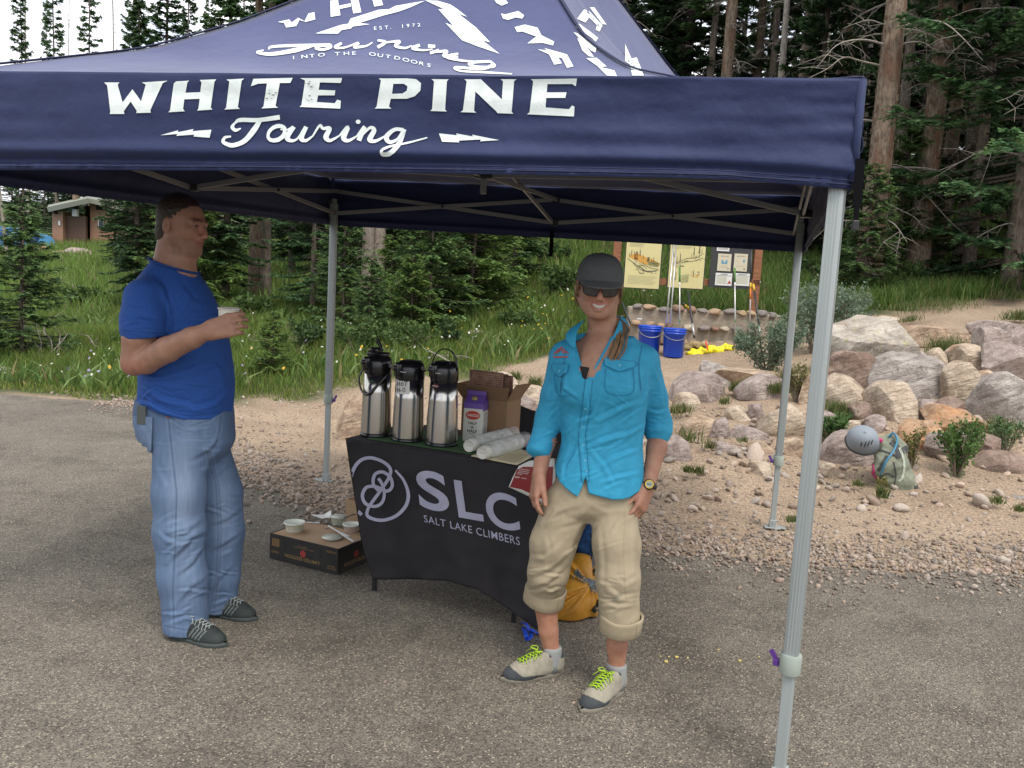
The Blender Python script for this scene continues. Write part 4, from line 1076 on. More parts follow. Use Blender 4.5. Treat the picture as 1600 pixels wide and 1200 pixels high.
def gcols(n,a=(.115,.205,.035),b=(.215,.285,.06),dry=.08):
 t=RNG.uniform(0,1,(n,1));c=np.array([a])*(1-t)+np.array([b])*t;c=c*RNG.uniform(.7,1.2,(n,1))
 d=RNG.random(n)<dry;c[d]=np.array([.26,.22,.10])*RNG.uniform(.7,1.1,(d.sum(),1));return c
def field(n,x0,x1,y0,y1,dens):
 xy=np.column_stack([RNG.uniform(x0,x1,n),RNG.uniform(y0,y1,n)]);k=RNG.random(n)<dens(xy[:,0],xy[:,1]);return xy[k]
edge=lambda x,y:y-grass_y(x)+.12*_h2(x,y,3.3)
def cone_view(x,y):return(np.abs(x/np.maximum(y,1))<.68)
clump=lambda x,y:.55+.45*_h2(x,y,1.1)
f1=field(150000,-9.5,3.6,9,17.5,lambda x,y:(edge(x,y)>0)*cone_view(x,y)*np.clip(.5+.6*clump(x,y),0,1))
n=len(f1);far=sstep((edge(f1[:,0],f1[:,1]))/1.2)
hh=(.05+.19*far*(.5+.6*clump(f1[:,0],f1[:,1])))*RNG.uniform(.6,1.3,n)
gc_=gcols(n);sh_=.5+.5*_h2(f1[:,0]+9,f1[:,1],.7);gc_=gc_*(1-.28*sh_[:,None])+np.array([[.02,.035,.004]])*0;gc_[far<.25]=gc_[far<.25]*.8+np.array([.06,.05,.018])
blades('meadow_grass',f1,hh,np.full(n,.011)*RNG.uniform(.7,1.5,n),gc_,M_grass)
f2=field(110000,-26,12,17,44,lambda x,y:(np.abs(x/y)<.66)*np.clip(.45+.6*clump(x*.6,y*.6),0,1));n=len(f2)
blades('far_grass',f2,RNG.uniform(.15,.45,n),RNG.uniform(.022,.045,n),gcols(n,(.11,.20,.04),(.20,.28,.065)),M_grass)
f3=field(60000,1.0,11,12.6,19,lambda x,y:(edge(x,y)>.15)*(x/y<.68)*1.0);n=len(f3)
blades('slope_grass',f3,RNG.uniform(.15,.42,n),RNG.uniform(.012,.022,n),gcols(n,(.075,.15,.03),(.15,.22,.05)),M_grass)
tf=[];th=[]
r_=np.random.default_rng(11)
for px,py,w,h,n in((1180,618,40,.13,420),(1205,622,30,.12,260),(1310,660,46,.14,450),(1300,690,26,.10,200),(1478,560,50,.20,420),(1500,575,30,.18,240),(1148,620,18,.10,160),(1060,655,30,.10,160),(1075,748,18,.06,90),(1092,752,14,.06,80),(1376,790,14,.09,120),(1240,828,26,.04,160),(1555,800,20,.05,110),(1590,812,16,.05,80),(1340,770,16,.05,90),(1130,640,14,.08,90),(1590,505,40,.15,300),(1420,508,30,.10,140),(805,600,20,.10,150),(835,612,16,.13,150),(1290,510,80,.16,600),(1450,485,120,.14,700),(1580,470,60,.14,400),(1230,605,34,.16,260),(1160,700,20,.05,60),(1108,712,16,.09,60),(1075,700,30,.14,50),(1560,690,50,.16,200)):
 g=on(px,py,4,18);s=w/2/FPX*g[1]
 q=np.column_stack([r_.normal(g[0],s*.6,n),r_.normal(g[1],s*.4,n)]);tf.append(q);th.append(np.full(n,h)*r_.uniform(.5,1.2,n))
tf=np.concatenate(tf);th=np.concatenate(th)
blades('grass_tufts',tf,th,np.full(len(tf),.008),gcols(len(tf),(.07,.12,.03),(.15,.18,.06),.2),M_grass,lean=.55,z=gz(tf[:,0],tf[:,1])+.06)
f4=field(16000,-9,3.4,9.4,19,lambda x,y:(edge(x,y)>.3)*cone_view(x,y)*(_h2(x,y,1.9)>.15));n=len(f4)
blades('broad_leaved_weeds',f4,RNG.uniform(.10,.34,n),RNG.uniform(.022,.05,n),gcols(n,(.07,.15,.035),(.20,.27,.09),.04),M_grass,lean=.7)
def flowers(name,n,x0,x1,y0,y1,col,size,dens,hz_=(.12,.32)):
 xy=field(n,x0,x1,y0,y1,dens);n=len(xy);c=np.column_stack([xy,gz(xy[:,0],xy[:,1])+RNG.uniform(*hz_,n)])
 s=size*RNG.uniform(.6,1.2,n);V=[];k=6;ang=np.arange(k)/k*2*np.pi
 tx,ty=RNG.normal(0,.5,n),RNG.normal(-.5,.4,n)
 ring=np.stack([np.cos(ang),np.sin(ang)],1)[None]*s[:,None,None]*RNG.uniform(.75,1.1,(n,k,1))
 W=np.concatenate([ring,(ring[...,:1]*tx[:,None,None]+ring[...,1:]*ty[:,None,None])*-1],2)+c[:,None]
 V=np.concatenate([c[:,None]+[0,0,.004],W],1).reshape(-1,3);i=np.arange(n)[:,None]*(k+1)
 F=np.concatenate([i+[0,1+j,1+(j+1)%k]for j in range(k)]);C=np.repeat(np.array([col])*RNG.uniform(.8,1.1,(n,1)),k+1,0)
 tag(mesh(name,V,F,M_leaf,colors=C),kind='stuff')
dm=lambda x,y:(edge(x,y)>.15)*np.clip(1.2-edge(x,y)/5,.1,1)*(x>-6.5)*(_h2(x,y,1.6)>-.1)
flowers('white_flowers',380,-7,2.2,9.6,16,(.62,.62,.55),.017,dm);flowers('yellow_flowers',300,-7,2.2,9.6,16,(.62,.40,.03),.018,lambda x,y:dm(x,y)*(.25+.75*(x>-2.5)));flowers('lilac_flowers',90,-7,2,9.6,14,(.34,.28,.46),.018,dm)
flowers('white_flowers',110,1.2,2.6,12.5,16,(.60,.60,.52),.018,lambda x,y:(edge(x,y)>.1)*.8)
def shrub(name,c,rx,ry,h,n,lf,cols,m,label,cat,group=None,stems=14,willow=False,seed=0,wood=(.18,.14,.10)):
 """stems fanning from the root with leaf-sized faces along and around them"""
 r=np.random.default_rng(seed);c=np.array(c,float);t=thing(name,label,cat,tuple(c),group);st=MB();P_=[]
 for i in range(stems):
  a=r.uniform(0,6.28);e=r.uniform(.25,1)**.6;top=c+np.array([math.cos(a)*rx*e,math.sin(a)*ry*e,h*(1.12-.45*e**2)*r.uniform(.75,1.08)]);mid=c*.45+top*.55+np.array([0,0,h*.12])
  p=bez([c+np.array([r.normal(0,.03*rx),r.normal(0,.03*ry),-.03]),mid,top],6);st.tube(p,np.linspace(.009,.002,len(p))*(.6+h),4);P_.append(p)
 st.obj('stems',mat('shrub wood',wood,.9)if 'shrub wood' not in bpy.data.materials else bpy.data.materials['shrub wood'],t)
 cen_=[]
 for i in range(n):
  p=P_[r.integers(len(P_))];k=min(len(p)-1,int(len(p)*r.uniform(.15,1.0)**.8));cen_.append(p[k]+r.normal(0,1,3)*np.array([rx,ry,h])*.085)
 cen_=np.array(cen_);d=r.normal(size=(n,3));d[:,2]=np.abs(d[:,2])*.8+.2;d/=np.linalg.norm(d,axis=1)[:,None];s=np.cross(d,r.normal(size=(n,3)));s/=np.linalg.norm(s,axis=1)[:,None]
 L_=lf*r.uniform(.6,1.2,n)[:,None];w=(.20 if willow else .33)
 V=np.stack([cen_,cen_+d*L_*.45+s*L_*w,cen_+d*L_,cen_+d*L_*.45-s*L_*w],1).reshape(-1,3);F=np.arange(n)[:,None]*4+np.array([[0,1,2,3]])
 a_,b_=cols;tt=r.uniform(0,1,(n,1));C=(np.array([a_])*(1-tt)+np.array([b_])*tt)*r.uniform(.75,1.15,(n,1))
 o=mesh('leaves',V,F,m,t,colors=np.repeat(C,4,0));return t
WIL=((.115,.165,.10),(.21,.27,.19));GRN=((.05,.10,.025),(.11,.17,.05));OLV=((.12,.13,.04),(.22,.20,.07));DRK=((.03,.065,.02),(.07,.12,.035))
SH='willow shrubs round the path'
def sh(px,py,w,h,n,lf,cols,label,cat='shrub',group=SH,willow=True,seed=0,Y=None,stems=14,name='shrub'):
 g=on(px,py,4,40)if Y is None else P(px,py,Y);k=g[1]/FPX
 g[2]=gz1(g[0],g[1]);return shrub(name,g,w/2*k,w/2*k*.8,h*k,n,lf,cols,M_leaf,label,cat,group,stems,willow,seed)
sh(1200,588,116,88,4200,.050,WIL,'grey-green willow shrub spreading beside the rear tent pole',seed=1)
sh(1270,570,130,104,5000,.050,WIL,'taller grey-green willow shrub behind the front pole',seed=2,Y=11.3)
sh(1325,530,80,72,2200,.048,WIL,'willow shrub right of the front pole above the rocks',seed=3,Y=12.0)
sh(1168,520,36,22,500,.04,GRN,'small green weed at the foot of the stone wall',seed=4,Y=12.3)
sh(1243,615,40,60,520,.034,OLV,'yellowing shrub growing between rocks by the front pole',seed=5,willow=False,Y=8.7)
sh(1492,768,72,96,1500,.034,((.06,.13,.03),(.13,.22,.06)),'bright green leafy shrub right of the rucksack',seed=6,willow=False,Y=6.95)
sh(1424,748,50,60,500,.030,OLV,'thin olive sprigs growing up behind the rucksack',seed=7,willow=False,Y=7.05,stems=10)
sh(1572,712,60,56,520,.034,((.07,.13,.05),(.14,.21,.09)),'green sprigs in front of the tall slab boulder',seed=8,willow=False,Y=7.6,stems=10)
sh(1372,792,20,40,90,.026,((.14,.14,.03),(.28,.26,.06)),'small yellow-green weed in front of the rucksack',seed=9,willow=False,Y=6.45,stems=5)
sh(1300,695,60,42,1100,.050,((.05,.11,.03),(.10,.18,.05)),'dense green clump left of the helmet',seed=10,willow=True,Y=7.6)
sh(770,603,30,34,260,.035,GRN,'little green bush on the dirt beyond the cardboard box',seed=11,willow=False,Y=9.6,stems=8)
sh(832,625,18,22,140,.03,GRN,'small sprig between boulders by her sleeve',seed=12,willow=False,Y=8.1,stems=6)
UN='low bushes at the meadow edge'
for i,(px,py,w,h,lab)in enumerate(((470,560,90,60,'low green bush left of the rear-left pole'),(560,565,90,70,'dark green bush directly behind the first airpot'),(640,560,90,64,'dark leafy bush behind the middle airpot'),(705,548,60,46,'bush above the raised airpot handle'),(800,520,70,34,'low bush beyond the whitish rock'),(870,470,90,46,'grassy green bush on the slope beside her cap'),(860,410,80,40,'bright green bush high on the slope'),(780,470,80,50,'leafy bush at the base of the young firs'),(400,500,60,34,'mounded bush beyond the cup'),(250,470,60,36,'bush behind the blue shoulder'),(130,480,80,28,'low pale bush in the middle of the meadow'),(190,540,60,20,'thin weeds in front of the fallen branch'),(1290,470,110,60,'dark bush under the trees right of the board'),(1400,470,90,36,'dark low bush between the right-hand trunks'),(1540,440,120,40,'bush in the shade below the right firs'),(40,440,60,26,'low bush below the parked tarp'),(330,455,50,26,'low bush at the edge of the trees'),(700,500,90,50,'broad green bush under the middle young fir'))):
 sh(px,py,w,h,int(w*13),.055 if py>500 else .085,GRN if i%3 else DRK,lab,'bush',UN,False,30+i,stems=12,name='bush',Y={12:16.2,13:16,14:16.5,6:20}.get(i))
# ================================================================== TREES
def bark(name,a,b_,rust=0.0):
 m,nt,b=_newmat(name);N,L=nt.nodes,nt.links;b.inputs['Roughness'].default_value=.95;b.inputs['Specular IOR Level'].default_value=.15
 tc=N.new('ShaderNodeTexCoord');mp=N.new('ShaderNodeMapping');mp.inputs['Scale'].default_value=(1,1,.28);L.new(tc.outputs['Object'],mp.inputs[0])
 oi=N.new('ShaderNodeObjectInfo');va=N.new('ShaderNodeVectorMath');va.operation='ADD';L.new(mp.outputs[0],va.inputs[0]);sc_=N.new('ShaderNodeVectorMath');sc_.operation='SCALE';sc_.inputs['Scale'].default_value=20
 L.new(oi.outputs['Random'],sc_.inputs[0]);L.new(sc_.outputs[0],va.inputs[1])
 n=N.new('ShaderNodeTexNoise');n.inputs['Scale'].default_value=26;n.inputs['Detail'].default_value=7;n.inputs['Roughness'].default_value=.7;L.new(va.outputs[0],n.inputs['Vector'])
 r=N.new('ShaderNodeValToRGB');r.color_ramp.elements[0].position=.36;r.color_ramp.elements[0].color=rgb(a);r.color_ramp.elements[1].position=.64;r.color_ramp.elements[1].color=rgb(b_);L.new(n.outputs['Fac'],r.inputs[0]);c=r.outputs[0]
 if rust:
  n2=N.new('ShaderNodeTexNoise');n2.inputs['Scale'].default_value=6.5;n2.inputs['Detail'].default_value=6;L.new(va.outputs[0],n2.inputs['Vector'])
  r2=N.new('ShaderNodeValToRGB');r2.color_ramp.elements[0].position=.50;r2.color_ramp.elements[1].position=.58;r2.color_ramp.elements[1].color=(rust,rust,rust,1);L.new(n2.outputs['Fac'],r2.inputs[0])
  q=N.new('ShaderNodeMix');q.data_type='RGBA';q.inputs[7].default_value=(.15,.07,.042,1);L.new(r2.outputs[0],q.inputs['Factor']);L.new(c,q.inputs[6]);c=q.outputs[2]
 L.new(c,b.inputs['Base Color']);bp=N.new('ShaderNodeBump');bp.inputs['Strength'].default_value=1;bp.inputs['Distance'].default_value=.03;L.new(n.outputs['Fac'],bp.inputs['Height']);L.new(bp.outputs[0],b.inputs['Normal']);return m
M_bark=bark('grey brown bark',(.10,.08,.065),(.26,.21,.17));M_barkr=bark('peeling red brown bark',(.115,.09,.07),(.33,.25,.185),.6);M_barkp=bark('pale smooth bark',(.22,.18,.15),(.36,.30,.25));M_dead=bark('bleached dead wood',(.22,.19,.16),(.40,.36,.32));M_barkd=bark('dark bark',(.045,.035,.03),(.13,.10,.08))
def trunk_mesh(H,r0,r1,bend,seed,n=10,flare=1.5):
 r=random.Random(seed);k=26;pts=[];rs=[]
 for i in range(k+1):
  s=i/k;pts.append((bend*math.sin(s*2.2+seed)*s,bend*.6*math.sin(s*3.1+1+seed)*s,H*s-.25));rs.append((r0+(r1-r0)*s)*(1+(flare-1)*math.exp(-s*H/.35))*(1+.05*mnoise.noise((s*9,seed,0))))
 mb=MB().tube(pts,rs,n)
 for i,v in enumerate(mb.V):
  f=1+.06*mnoise.noise((v[0]*9+seed,v[1]*9,v[2]*2));mb.V[i]=(v[0]*f,v[1]*f,v[2])
 return mb,np.array(pts)
def bark_scales(pts,r0,r1,H,seed,n=260,zmax=9):
 """loose plates of bark standing off the trunk"""
 r=random.Random(seed);mb=MB()
 for _ in range(n):
  s=r.uniform(0,min(1,zmax/H));p=np.array([np.interp(s,np.linspace(0,1,len(pts)),pts[:,i])for i in range(3)]);R=(r0+(r1-r0)*s)*1.01;a=r.uniform(0,6.28);w=r.uniform(.02,.055);h=r.uniform(.04,.13)
  c,t_=np.array([math.cos(a),math.sin(a),0]),np.array([-math.sin(a),math.cos(a),0]);q=p+c*(R+.003)
  mb.add([q-t_*w/2,q+t_*w/2+c*r.uniform(0,.01),q+t_*w*.4+(0,0,h)+c*r.uniform(0,.014),q-t_*w*.4+(0,0,h*r.uniform(.7,1))+c*r.uniform(0,.02)],[(0,1,2,3)])
 return mb
def fir_crown(H,z0,R,seed,dens=1.0,droop=.35,ntw=13,needle=.075,top=None,taper=.8,cols=((.018,.042,.020),(.055,.095,.035)),wood=None,gap=.0):
 """whorled boughs, each with flat side sprays of needle-fringed twigs"""
 r=np.random.default_rng(seed);tri=[];col=[];br=MB()
 nb=int((H-z0)/.30*4.6*dens)
 zs=z0+(H-z0)*(np.arange(nb)+r.uniform(0,1,nb))/nb
 B0,D0,L0,C0=[],[],[],[]
 for z in zs:
  s=(z-z0)/(H-z0);Lb=R*((1-s)**taper)*r.uniform(.55,1.12)+.12
  if r.random()<gap:continue
  if s<.12:Lb*=.5+4*s
  a=r.uniform(0,2*np.pi);d=np.array([math.cos(a),math.sin(a),0]);up=.32*s-droop*(1-s);shade=r.uniform(.7,1.2)
  k=max(4,int(Lb/.16));pts=[]
  for i in range(k+1):
   t=i/k;pts.append(np.array([0,0,z])+d*Lb*t+np.array([0,0,Lb*(up*t-.22*t*t+.30*t**3)]))
  pts=np.array(pts);br.tube(pts[::2]if k>5 else pts,np.linspace(.010+.008*Lb,.003,len(pts[::2]if k>5 else pts)),3,caps=False)
  side=np.cross(d,(0,0,1));nt_=int(ntw*Lb/.9)+4
  for j in range(nt_):
   t=r.uniform(.12,1)**.75;p=np.array([np.interp(t,np.linspace(0,1,k+1),pts[:,i])for i in range(3)]);sg=1 if j%2 else-1
   tl=(.16+.34*Lb*(1-t)*.9+.05)*r.uniform(.6,1.15);td=d*r.uniform(.45,1.0)+side*sg*r.uniform(.5,1.0)+np.array([0,0,r.uniform(-.25,.08)]);td/=np.linalg.norm(td)
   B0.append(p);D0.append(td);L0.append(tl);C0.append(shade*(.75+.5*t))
 B0,D0,L0,C0=np.array(B0),np.array(D0),np.array(L0),np.array(C0)
 n=len(B0);m=9
 f=(np.arange(m)+.3)/m
 S=np.cross(D0,np.array([0,0,1.0]));S/=np.linalg.norm(S,axis=1)[:,None]+1e-9
 c=B0[:,None]+D0[:,None]*(f[None,:,None]*L0[:,None,None]);c[...,2]-=(f**2)[None]*L0[:,None]*.18
 sg=np.where(np.arange(m)%2,1,-1)[None,:,None]*np.ones((n,m,1))
 dir_=D0[:,None]*.75+S[:,None]*sg*r.uniform(.5,1.1,(n,m,1))+r.normal(0,.22,(n,m,3));dir_/=np.linalg.norm(dir_,axis=2)[...,None]
 wv=np.cross(dir_,np.array([0,0,1.0]))+r.normal(0,.3,(n,m,3));wv/=np.linalg.norm(wv,axis=2)[...,None]
 nl=needle*r.uniform(.7,1.35,(n,m,1))*np.clip(1.25-f[None,:,None]*.6,.5,2);nw=nl*.30
 V=np.stack([c-dir_*nl*.25,c+dir_*nl*.35+wv*nw,c+dir_*nl,c+dir_*nl*.35-wv*nw],2).reshape(-1,3)
 F=np.arange(n*m)[:,None]*4+np.array([[0,1,2,3]])
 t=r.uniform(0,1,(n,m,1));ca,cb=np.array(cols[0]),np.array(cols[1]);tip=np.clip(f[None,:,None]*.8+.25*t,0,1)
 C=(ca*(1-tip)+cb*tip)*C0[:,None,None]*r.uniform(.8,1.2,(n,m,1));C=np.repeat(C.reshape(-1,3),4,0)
 return V,F,C,br
def dead_limbs(H,z0,z1,R,n,seed,down=.5,sub=5,rr=.014):
 r=random.Random(seed);mb=MB()
 for _ in range(n):
  z=r.uniform(z0,z1);a=r.uniform(0,6.28);L=R*r.uniform(.35,1.1);d=np.array([math.cos(a),math.sin(a),0]);s=np.cross(d,(0,0,1));pts=[np.array([0,0,z])];dr=r.uniform(.1,1)*down;cv=r.uniform(-.35,.35)
  for t in(.3,.55,.8,1):pts.append(np.array([0,0,z])+d*L*t+s*L*cv*t*t+np.array([0,0,-L*dr*t**1.6+.10*L*math.sin(t*3)])+np.array([r.gauss(0,.02)*L for _ in range(3)]))
  p=bez(pts,3);mb.tube(p,np.linspace(rr*(.5+L*.4),.0025,len(p)),4,caps=False)
  for _ in range(sub):
   i=r.randrange(3,len(p)-1);q=p[i];dd=np.array([r.gauss(0,1),r.gauss(0,1),r.gauss(-.5,.6)])+d*.5;dd/=np.linalg.norm(dd);l=L*r.uniform(.15,.42)
   e=q+dd*l;m_=(q+e)/2+np.array([r.gauss(0,.06)*l,r.gauss(0,.06)*l,.05*l]);mb.tube([q,m_,e],[.005,.0035,.0015],3,caps=False)
   for _ in range(2):e2=m_+np.array([r.gauss(0,.5),r.gauss(0,.5),r.gauss(-.3,.4)])*l*.6;mb.tube([m_,e2],[.003,.0012],3,caps=False)
 return mb
M_needle=leafmat('fir needles',.25,.30);M_needle2=leafmat('young fir needles',.25,.35)
PROTO={}
def proto(key,H,r0,crown=None,dead=None,bk=None,bend=.12,scales=0,seed=1):
 t=bpy.data.objects.new('proto_'+key,None)
 mb,pts=trunk_mesh(H,r0,r0*.22,bend,seed,12);parts=[]
 tr=mesh('trunk',mb.V,mb.F,bk or M_bark,None,True);parts.append(tr)
 if crown:
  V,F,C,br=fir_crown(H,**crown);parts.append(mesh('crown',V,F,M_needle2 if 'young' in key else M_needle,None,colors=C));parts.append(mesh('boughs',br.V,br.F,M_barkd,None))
 if dead:
  d=dead_limbs(H,**dead);parts.append(tag(mesh('dead_branches',d.V,d.F,M_dead,None),kind='stuff'))
 if scales:
  s=bark_scales(pts,r0,r0*.22,H,seed,scales);parts.append(mesh('bark_plates',s.V,s.F,bk or M_bark,None));tag(parts[-1],kind='stuff')
 PROTO[key]=parts
 for p in parts:COL.objects.unlink(p)
 return parts
G_=((.050,.105,.052),(.145,.225,.095));GD=((.036,.080,.045),(.105,.172,.075));GY=((.074,.145,.042),(.215,.300,.085));GS=((.060,.125,.052),(.185,.270,.095))
proto('tall',15,.16,dict(z0=1.2,R=2.2,seed=1,dens=1.25,ntw=20,needle=.125,cols=G_),dict(z0=.8,z1=6,R=1.2,n=26,seed=2))
proto('dense',13,.17,dict(z0=.5,R=2.6,seed=4,dens=1.5,ntw=21,needle=.12,cols=GD,droop=.45),None,M_barkd)
proto('slim',14,.10,dict(z0=2.5,R=1.05,seed=6,dens=1.05,ntw=20,needle=.12,cols=G_,taper=.6,gap=.1),dict(z0=1,z1=7,R=.7,n=30,seed=3),M_bark,.25)
proto('sparse',15,.13,dict(z0=5.5,R=1.3,seed=8,dens=.65,ntw=13,needle=.12,cols=G_,taper=.6,gap=.25),dict(z0=1.5,z1=9,R=1.1,n=46,seed=5),M_bark,.2)
proto('snag',14,.12,None,dict(z0=1.0,z1=13,R=.9,n=70,seed=6),M_dead,.35)
proto('thick',16,.235,dict(z0=8.5,R=2.0,seed=10,dens=.7,ntw=14,needle=.12,cols=G_),dict(z0=1.2,z1=9.5,R=1.9,n=44,seed=7,down=.75,sub=7,rr=.018),M_barkr,.10,420,3)
proto('bole',15,.19,dict(z0=7.5,R=1.6,seed=12,dens=.6,ntw=12,needle=.12,cols=G_),dict(z0=2,z1=8.5,R=1.3,n=24,seed=9,down=.6,sub=6),M_barkr,.14,300,5)
proto('pale',15,.19,dict(z0=7.5,R=1.6,seed=22,dens=.6,ntw=12,needle=.12,cols=G_),dict(z0=1.2,z1=8.5,R=1.3,n=26,seed=19,down=.6,sub=6),M_barkp,.10,200,6)
proto('young',3.6,.05,dict(z0=.15,R=1.15,seed=14,dens=2.4,ntw=24,needle=.07,cols=GS,droop=.15,taper=.75),None,M_bark,.03)
proto('young_b',2.9,.045,dict(z0=.1,R=1.25,seed=15,dens=2.5,ntw=24,needle=.068,cols=GY,droop=.12,taper=.7),None,M_bark,.05)
proto('side',11,.13,dict(z0=.3,R=2.4,seed=17,dens=1.15,ntw=20,needle=.080,cols=((.036,.092,.042),(.125,.215,.092)),droop=.25),dict(z0=.5,z1=5,R=1.3,n=14,seed=8),M_bark,.1)
TN=[0]
def tree(key,x,y,s,label,group,name='pine_tree',rot=None,lean=(0,0),sx=None,cat='tree',z=None):
 TN[0]+=1;r=random.Random(TN[0]*7)
 t=thing(name,label,cat,(x,y,(gz1(x,y)if z is None else z)),group,rot if rot is not None else r.uniform(0,6.28))
 t.rotation_euler[0],t.rotation_euler[1]=lean;t.scale=(sx or s,sx or s,s)
 for p in PROTO[key]:
  c=p.copy();COL.objects.link(c);c.parent=t
  if c.name.split('.')[0]!=p.name.split('.')[0]:pass
 return t
def tpx(key,px,py,Y,s,label,group,**k):
 """tree whose foot shows at (px, py) at the distance Y"""
 p=P(px,py,Y);return tree(key,p[0],p[1],s,label,group,**k)
NG='trees in the left background';RG='trees behind the right side of the canopy';CG='trees behind the table'
tpx('thick',1352,470,16.0,1.0,'thick peeling trunk with drooping dead twigs, just right of the canopy corner',RG,rot=.4)
tpx('bole',1428,455,16.6,1.12,'red-brown peeling trunk with bark falling off, middle of the right group',RG,rot=3.0)
tpx('bole',1458,470,17.2,.80,'greyer trunk standing close right of the peeling one',RG,rot=4.0)
tpx('sparse',1386,450,18.5,1.0,'slender bare trunk between the two thick right-hand ones',RG,rot=2.0)
tpx('sparse',1497,440,18.0,1.05,'pale slender trunk half behind the green fir boughs',RG,rot=2.7)
tpx('side',1575,470,15.4,1.25,'big green fir whose boughs sweep in at the right edge',RG,rot=.3)
tpx('side',1508,465,16.4,.95,'green fir with layered boughs beside the right-hand trunks',RG,rot=1.9)
tpx('dense',1660,470,19,1.1,'dark fir filling the right edge of the forest',RG,rot=2.9)
tpx('young',1395,478,16.8,.85,'young fir at the feet of the peeling trunks',RG,rot=1.0)
tpx('young',1345,486,15.2,.62,'small dark fir in front of the thickest trunk',RG,rot=2.0)
tpx('dense',1250,450,19.5,.55,'dark fir directly behind the front pole',RG,rot=.7);tpx('dense',1318,445,19,.45,'low dark fir between the pole and the peeling trunk',RG,rot=2.7)
tpx('bole',1112,400,24,1.05,'red-brown trunk rising above the canopy, nearest the roof peak',RG,rot=2.2);tpx('sparse',1085,400,25,1.0,'thin grey trunk left of the red-brown one above the canopy',RG,rot=.6)
tpx('bole',1157,400,27,.95,'dark brown trunk above the middle of the valance',RG,rot=3.0);tpx('sparse',1182,410,26,1.0,'slim brown trunk right of the dark one above the valance',RG,rot=4.0)
tpx('sparse',1228,420,22,.95,'grey slender trunk above the right third of the valance',RG,rot=1.6);tpx('bole',1283,430,20.5,.95,'straight brown trunk with bare crossing branches above the valance',RG,rot=2.4)
tpx('sparse',940,405,26,1.15,'leaning bare tree just right of the roof slope',RG,rot=.2,lean=(0,-.05))
tpx('dense',1050,410,27,1.05,'dense dark fir showing right of the roof slope',RG,rot=.9);tpx('tall',1135,400,30,.62,'tall fir behind the red-brown trunks',RG,rot=1.9);tpx('tall',1215,410,27,.60,'tall fir above the right half of the valance',RG,rot=3.3)
tpx('slim',948,410,28,.75,'slim dark spruce just right of the roof edge',RG,rot=.2);tpx('tall',1320,420,25,1.15,'tall fir behind the canopy corner',RG,rot=4.3);tpx('snag',1255,420,23,.95,'dead bleached snag above the valance',RG,rot=1)
tpx('snag',1330,430,21,.9,'dead twiggy snag behind the canopy corner',RG,rot=3);tpx('snag',1190,415,21,.85,'dead snag with long bare branches above the valance',RG,rot=5)
tpx('tall',1420,430,24,1.15,'fir behind the peeling trunks',RG,rot=.8);tpx('tall',1500,430,25,1.2,'tall dark fir behind the right-hand trunks',RG,rot=2.1);tpx('dense',1580,430,24,1.25,'tall dense fir at the back of the right edge',RG,rot=3.1)
for i,(px,Y,k)in enumerate(((1030,36,'tall'),(1110,38,'dense'),(1175,35,'tall'),(1250,33,'dense'),(1310,32,'tall'),(1380,31,'dense'),(1460,32,'tall'),(1540,31,'dense'),(1620,32,'tall'),(1150,44,'tall'),(1280,42,'tall'),(1430,40,'dense'),(1570,40,'tall'),(985,42,'slim'),(1345,44,'tall'),(1500,44,'tall'))):
 tpx(k,px,400,Y,(1.15 if px>1330 else .45)+.1*(i%3),'dark fir deep in the forest above the canopy','firs deep in the forest',rot=i*1.3)
L_=((12,34,'snag',1.0,'leaning dead pole at the left edge of the sky',(0,-.12)),(30,42,'slim',.55,'stunted pointed spruce at the far left skyline',None),(46,38,'snag',.95,'bare dead spire left of the slim spruces',None),(88,36,'slim',.95,'slender dark spruce spire, second from the left',None),(75,46,'slim',.80,'faint distant spruce spire',None),(140,33,'slim',.90,'ragged dark spruce with tufted branches on the skyline',None),(112,44,'snag',.85,'thin dead spire between two spruces',None),(178,40,'snag',.95,'thin bare snag left of the dense fir',None),(207,33,'tall',.72,'lighter green fir with drooping boughs on the skyline',None),(258,31,'dense',.78,'dense dark fir above the left roof slope',None),(292,33,'tall',.74,'tall fir touching the dense one',None),(322,38,'slim',.8,'spruce between the fir and the thin pair',None),(352,34,'sparse',.9,'left of a pair of thin spruces above the roof slope',None),(376,35,'sparse',.92,'right of a pair of thin spruces above the roof slope',None),(430,36,'slim',1.0,'spruce tip behind the lettered roof',None))
for i,(px,Y,k,s,lab,ln)in enumerate(L_):
 if 40<px<215:s*=1.42;Y*=1.42
 tpx(k,px,392,Y,s,lab,NG,rot=i*1.7,sx=s*(.9 if k=='dense' else .52),**({'lean':ln}if ln else{}))
tpx('slim',36,500,15.0,.42,'thin young spruce with a bare rusty trunk at the far left',CG,rot=1,sx=.28)
tpx('young',34,548,12.6,.62,'bushy dark young fir at the left edge with dead twigs',CG,rot=2,sx=.66)
tpx('tall',215,470,18.5,.42,'spruce with grey trunk showing right of the outhouse',CG,rot=3);0
tpx('dense',240,440,24,.50,'fir behind his shoulder',CG,rot=5)
tpx('tall',352,480,17.5,.50,'yellowish-green spruce right of his face',CG,rot=.5);tpx('bole',398,470,19,.75,'grey trunk behind the yellowish spruce',CG,rot=.9);tpx('sparse',415,470,18.5,.8,'dark trunk with drooping twigs left of the rear-left pole',CG,rot=1.9)
tpx('side',488,500,15.5,.40,'green fir just left of the rear-left tent pole',CG,rot=2.2);tpx('tall',455,450,22,.55,'dark fir behind the rear-left pole',CG,rot=2.9)
tpx('pale',572,487,15.8,.72,'left of the twin pale trunks behind the airpots',CG,rot=.7,sx=.62);tpx('pale',589,484,15.9,.74,'right of the twin pale trunks behind the airpots',CG,rot=3.7,sx=.62)
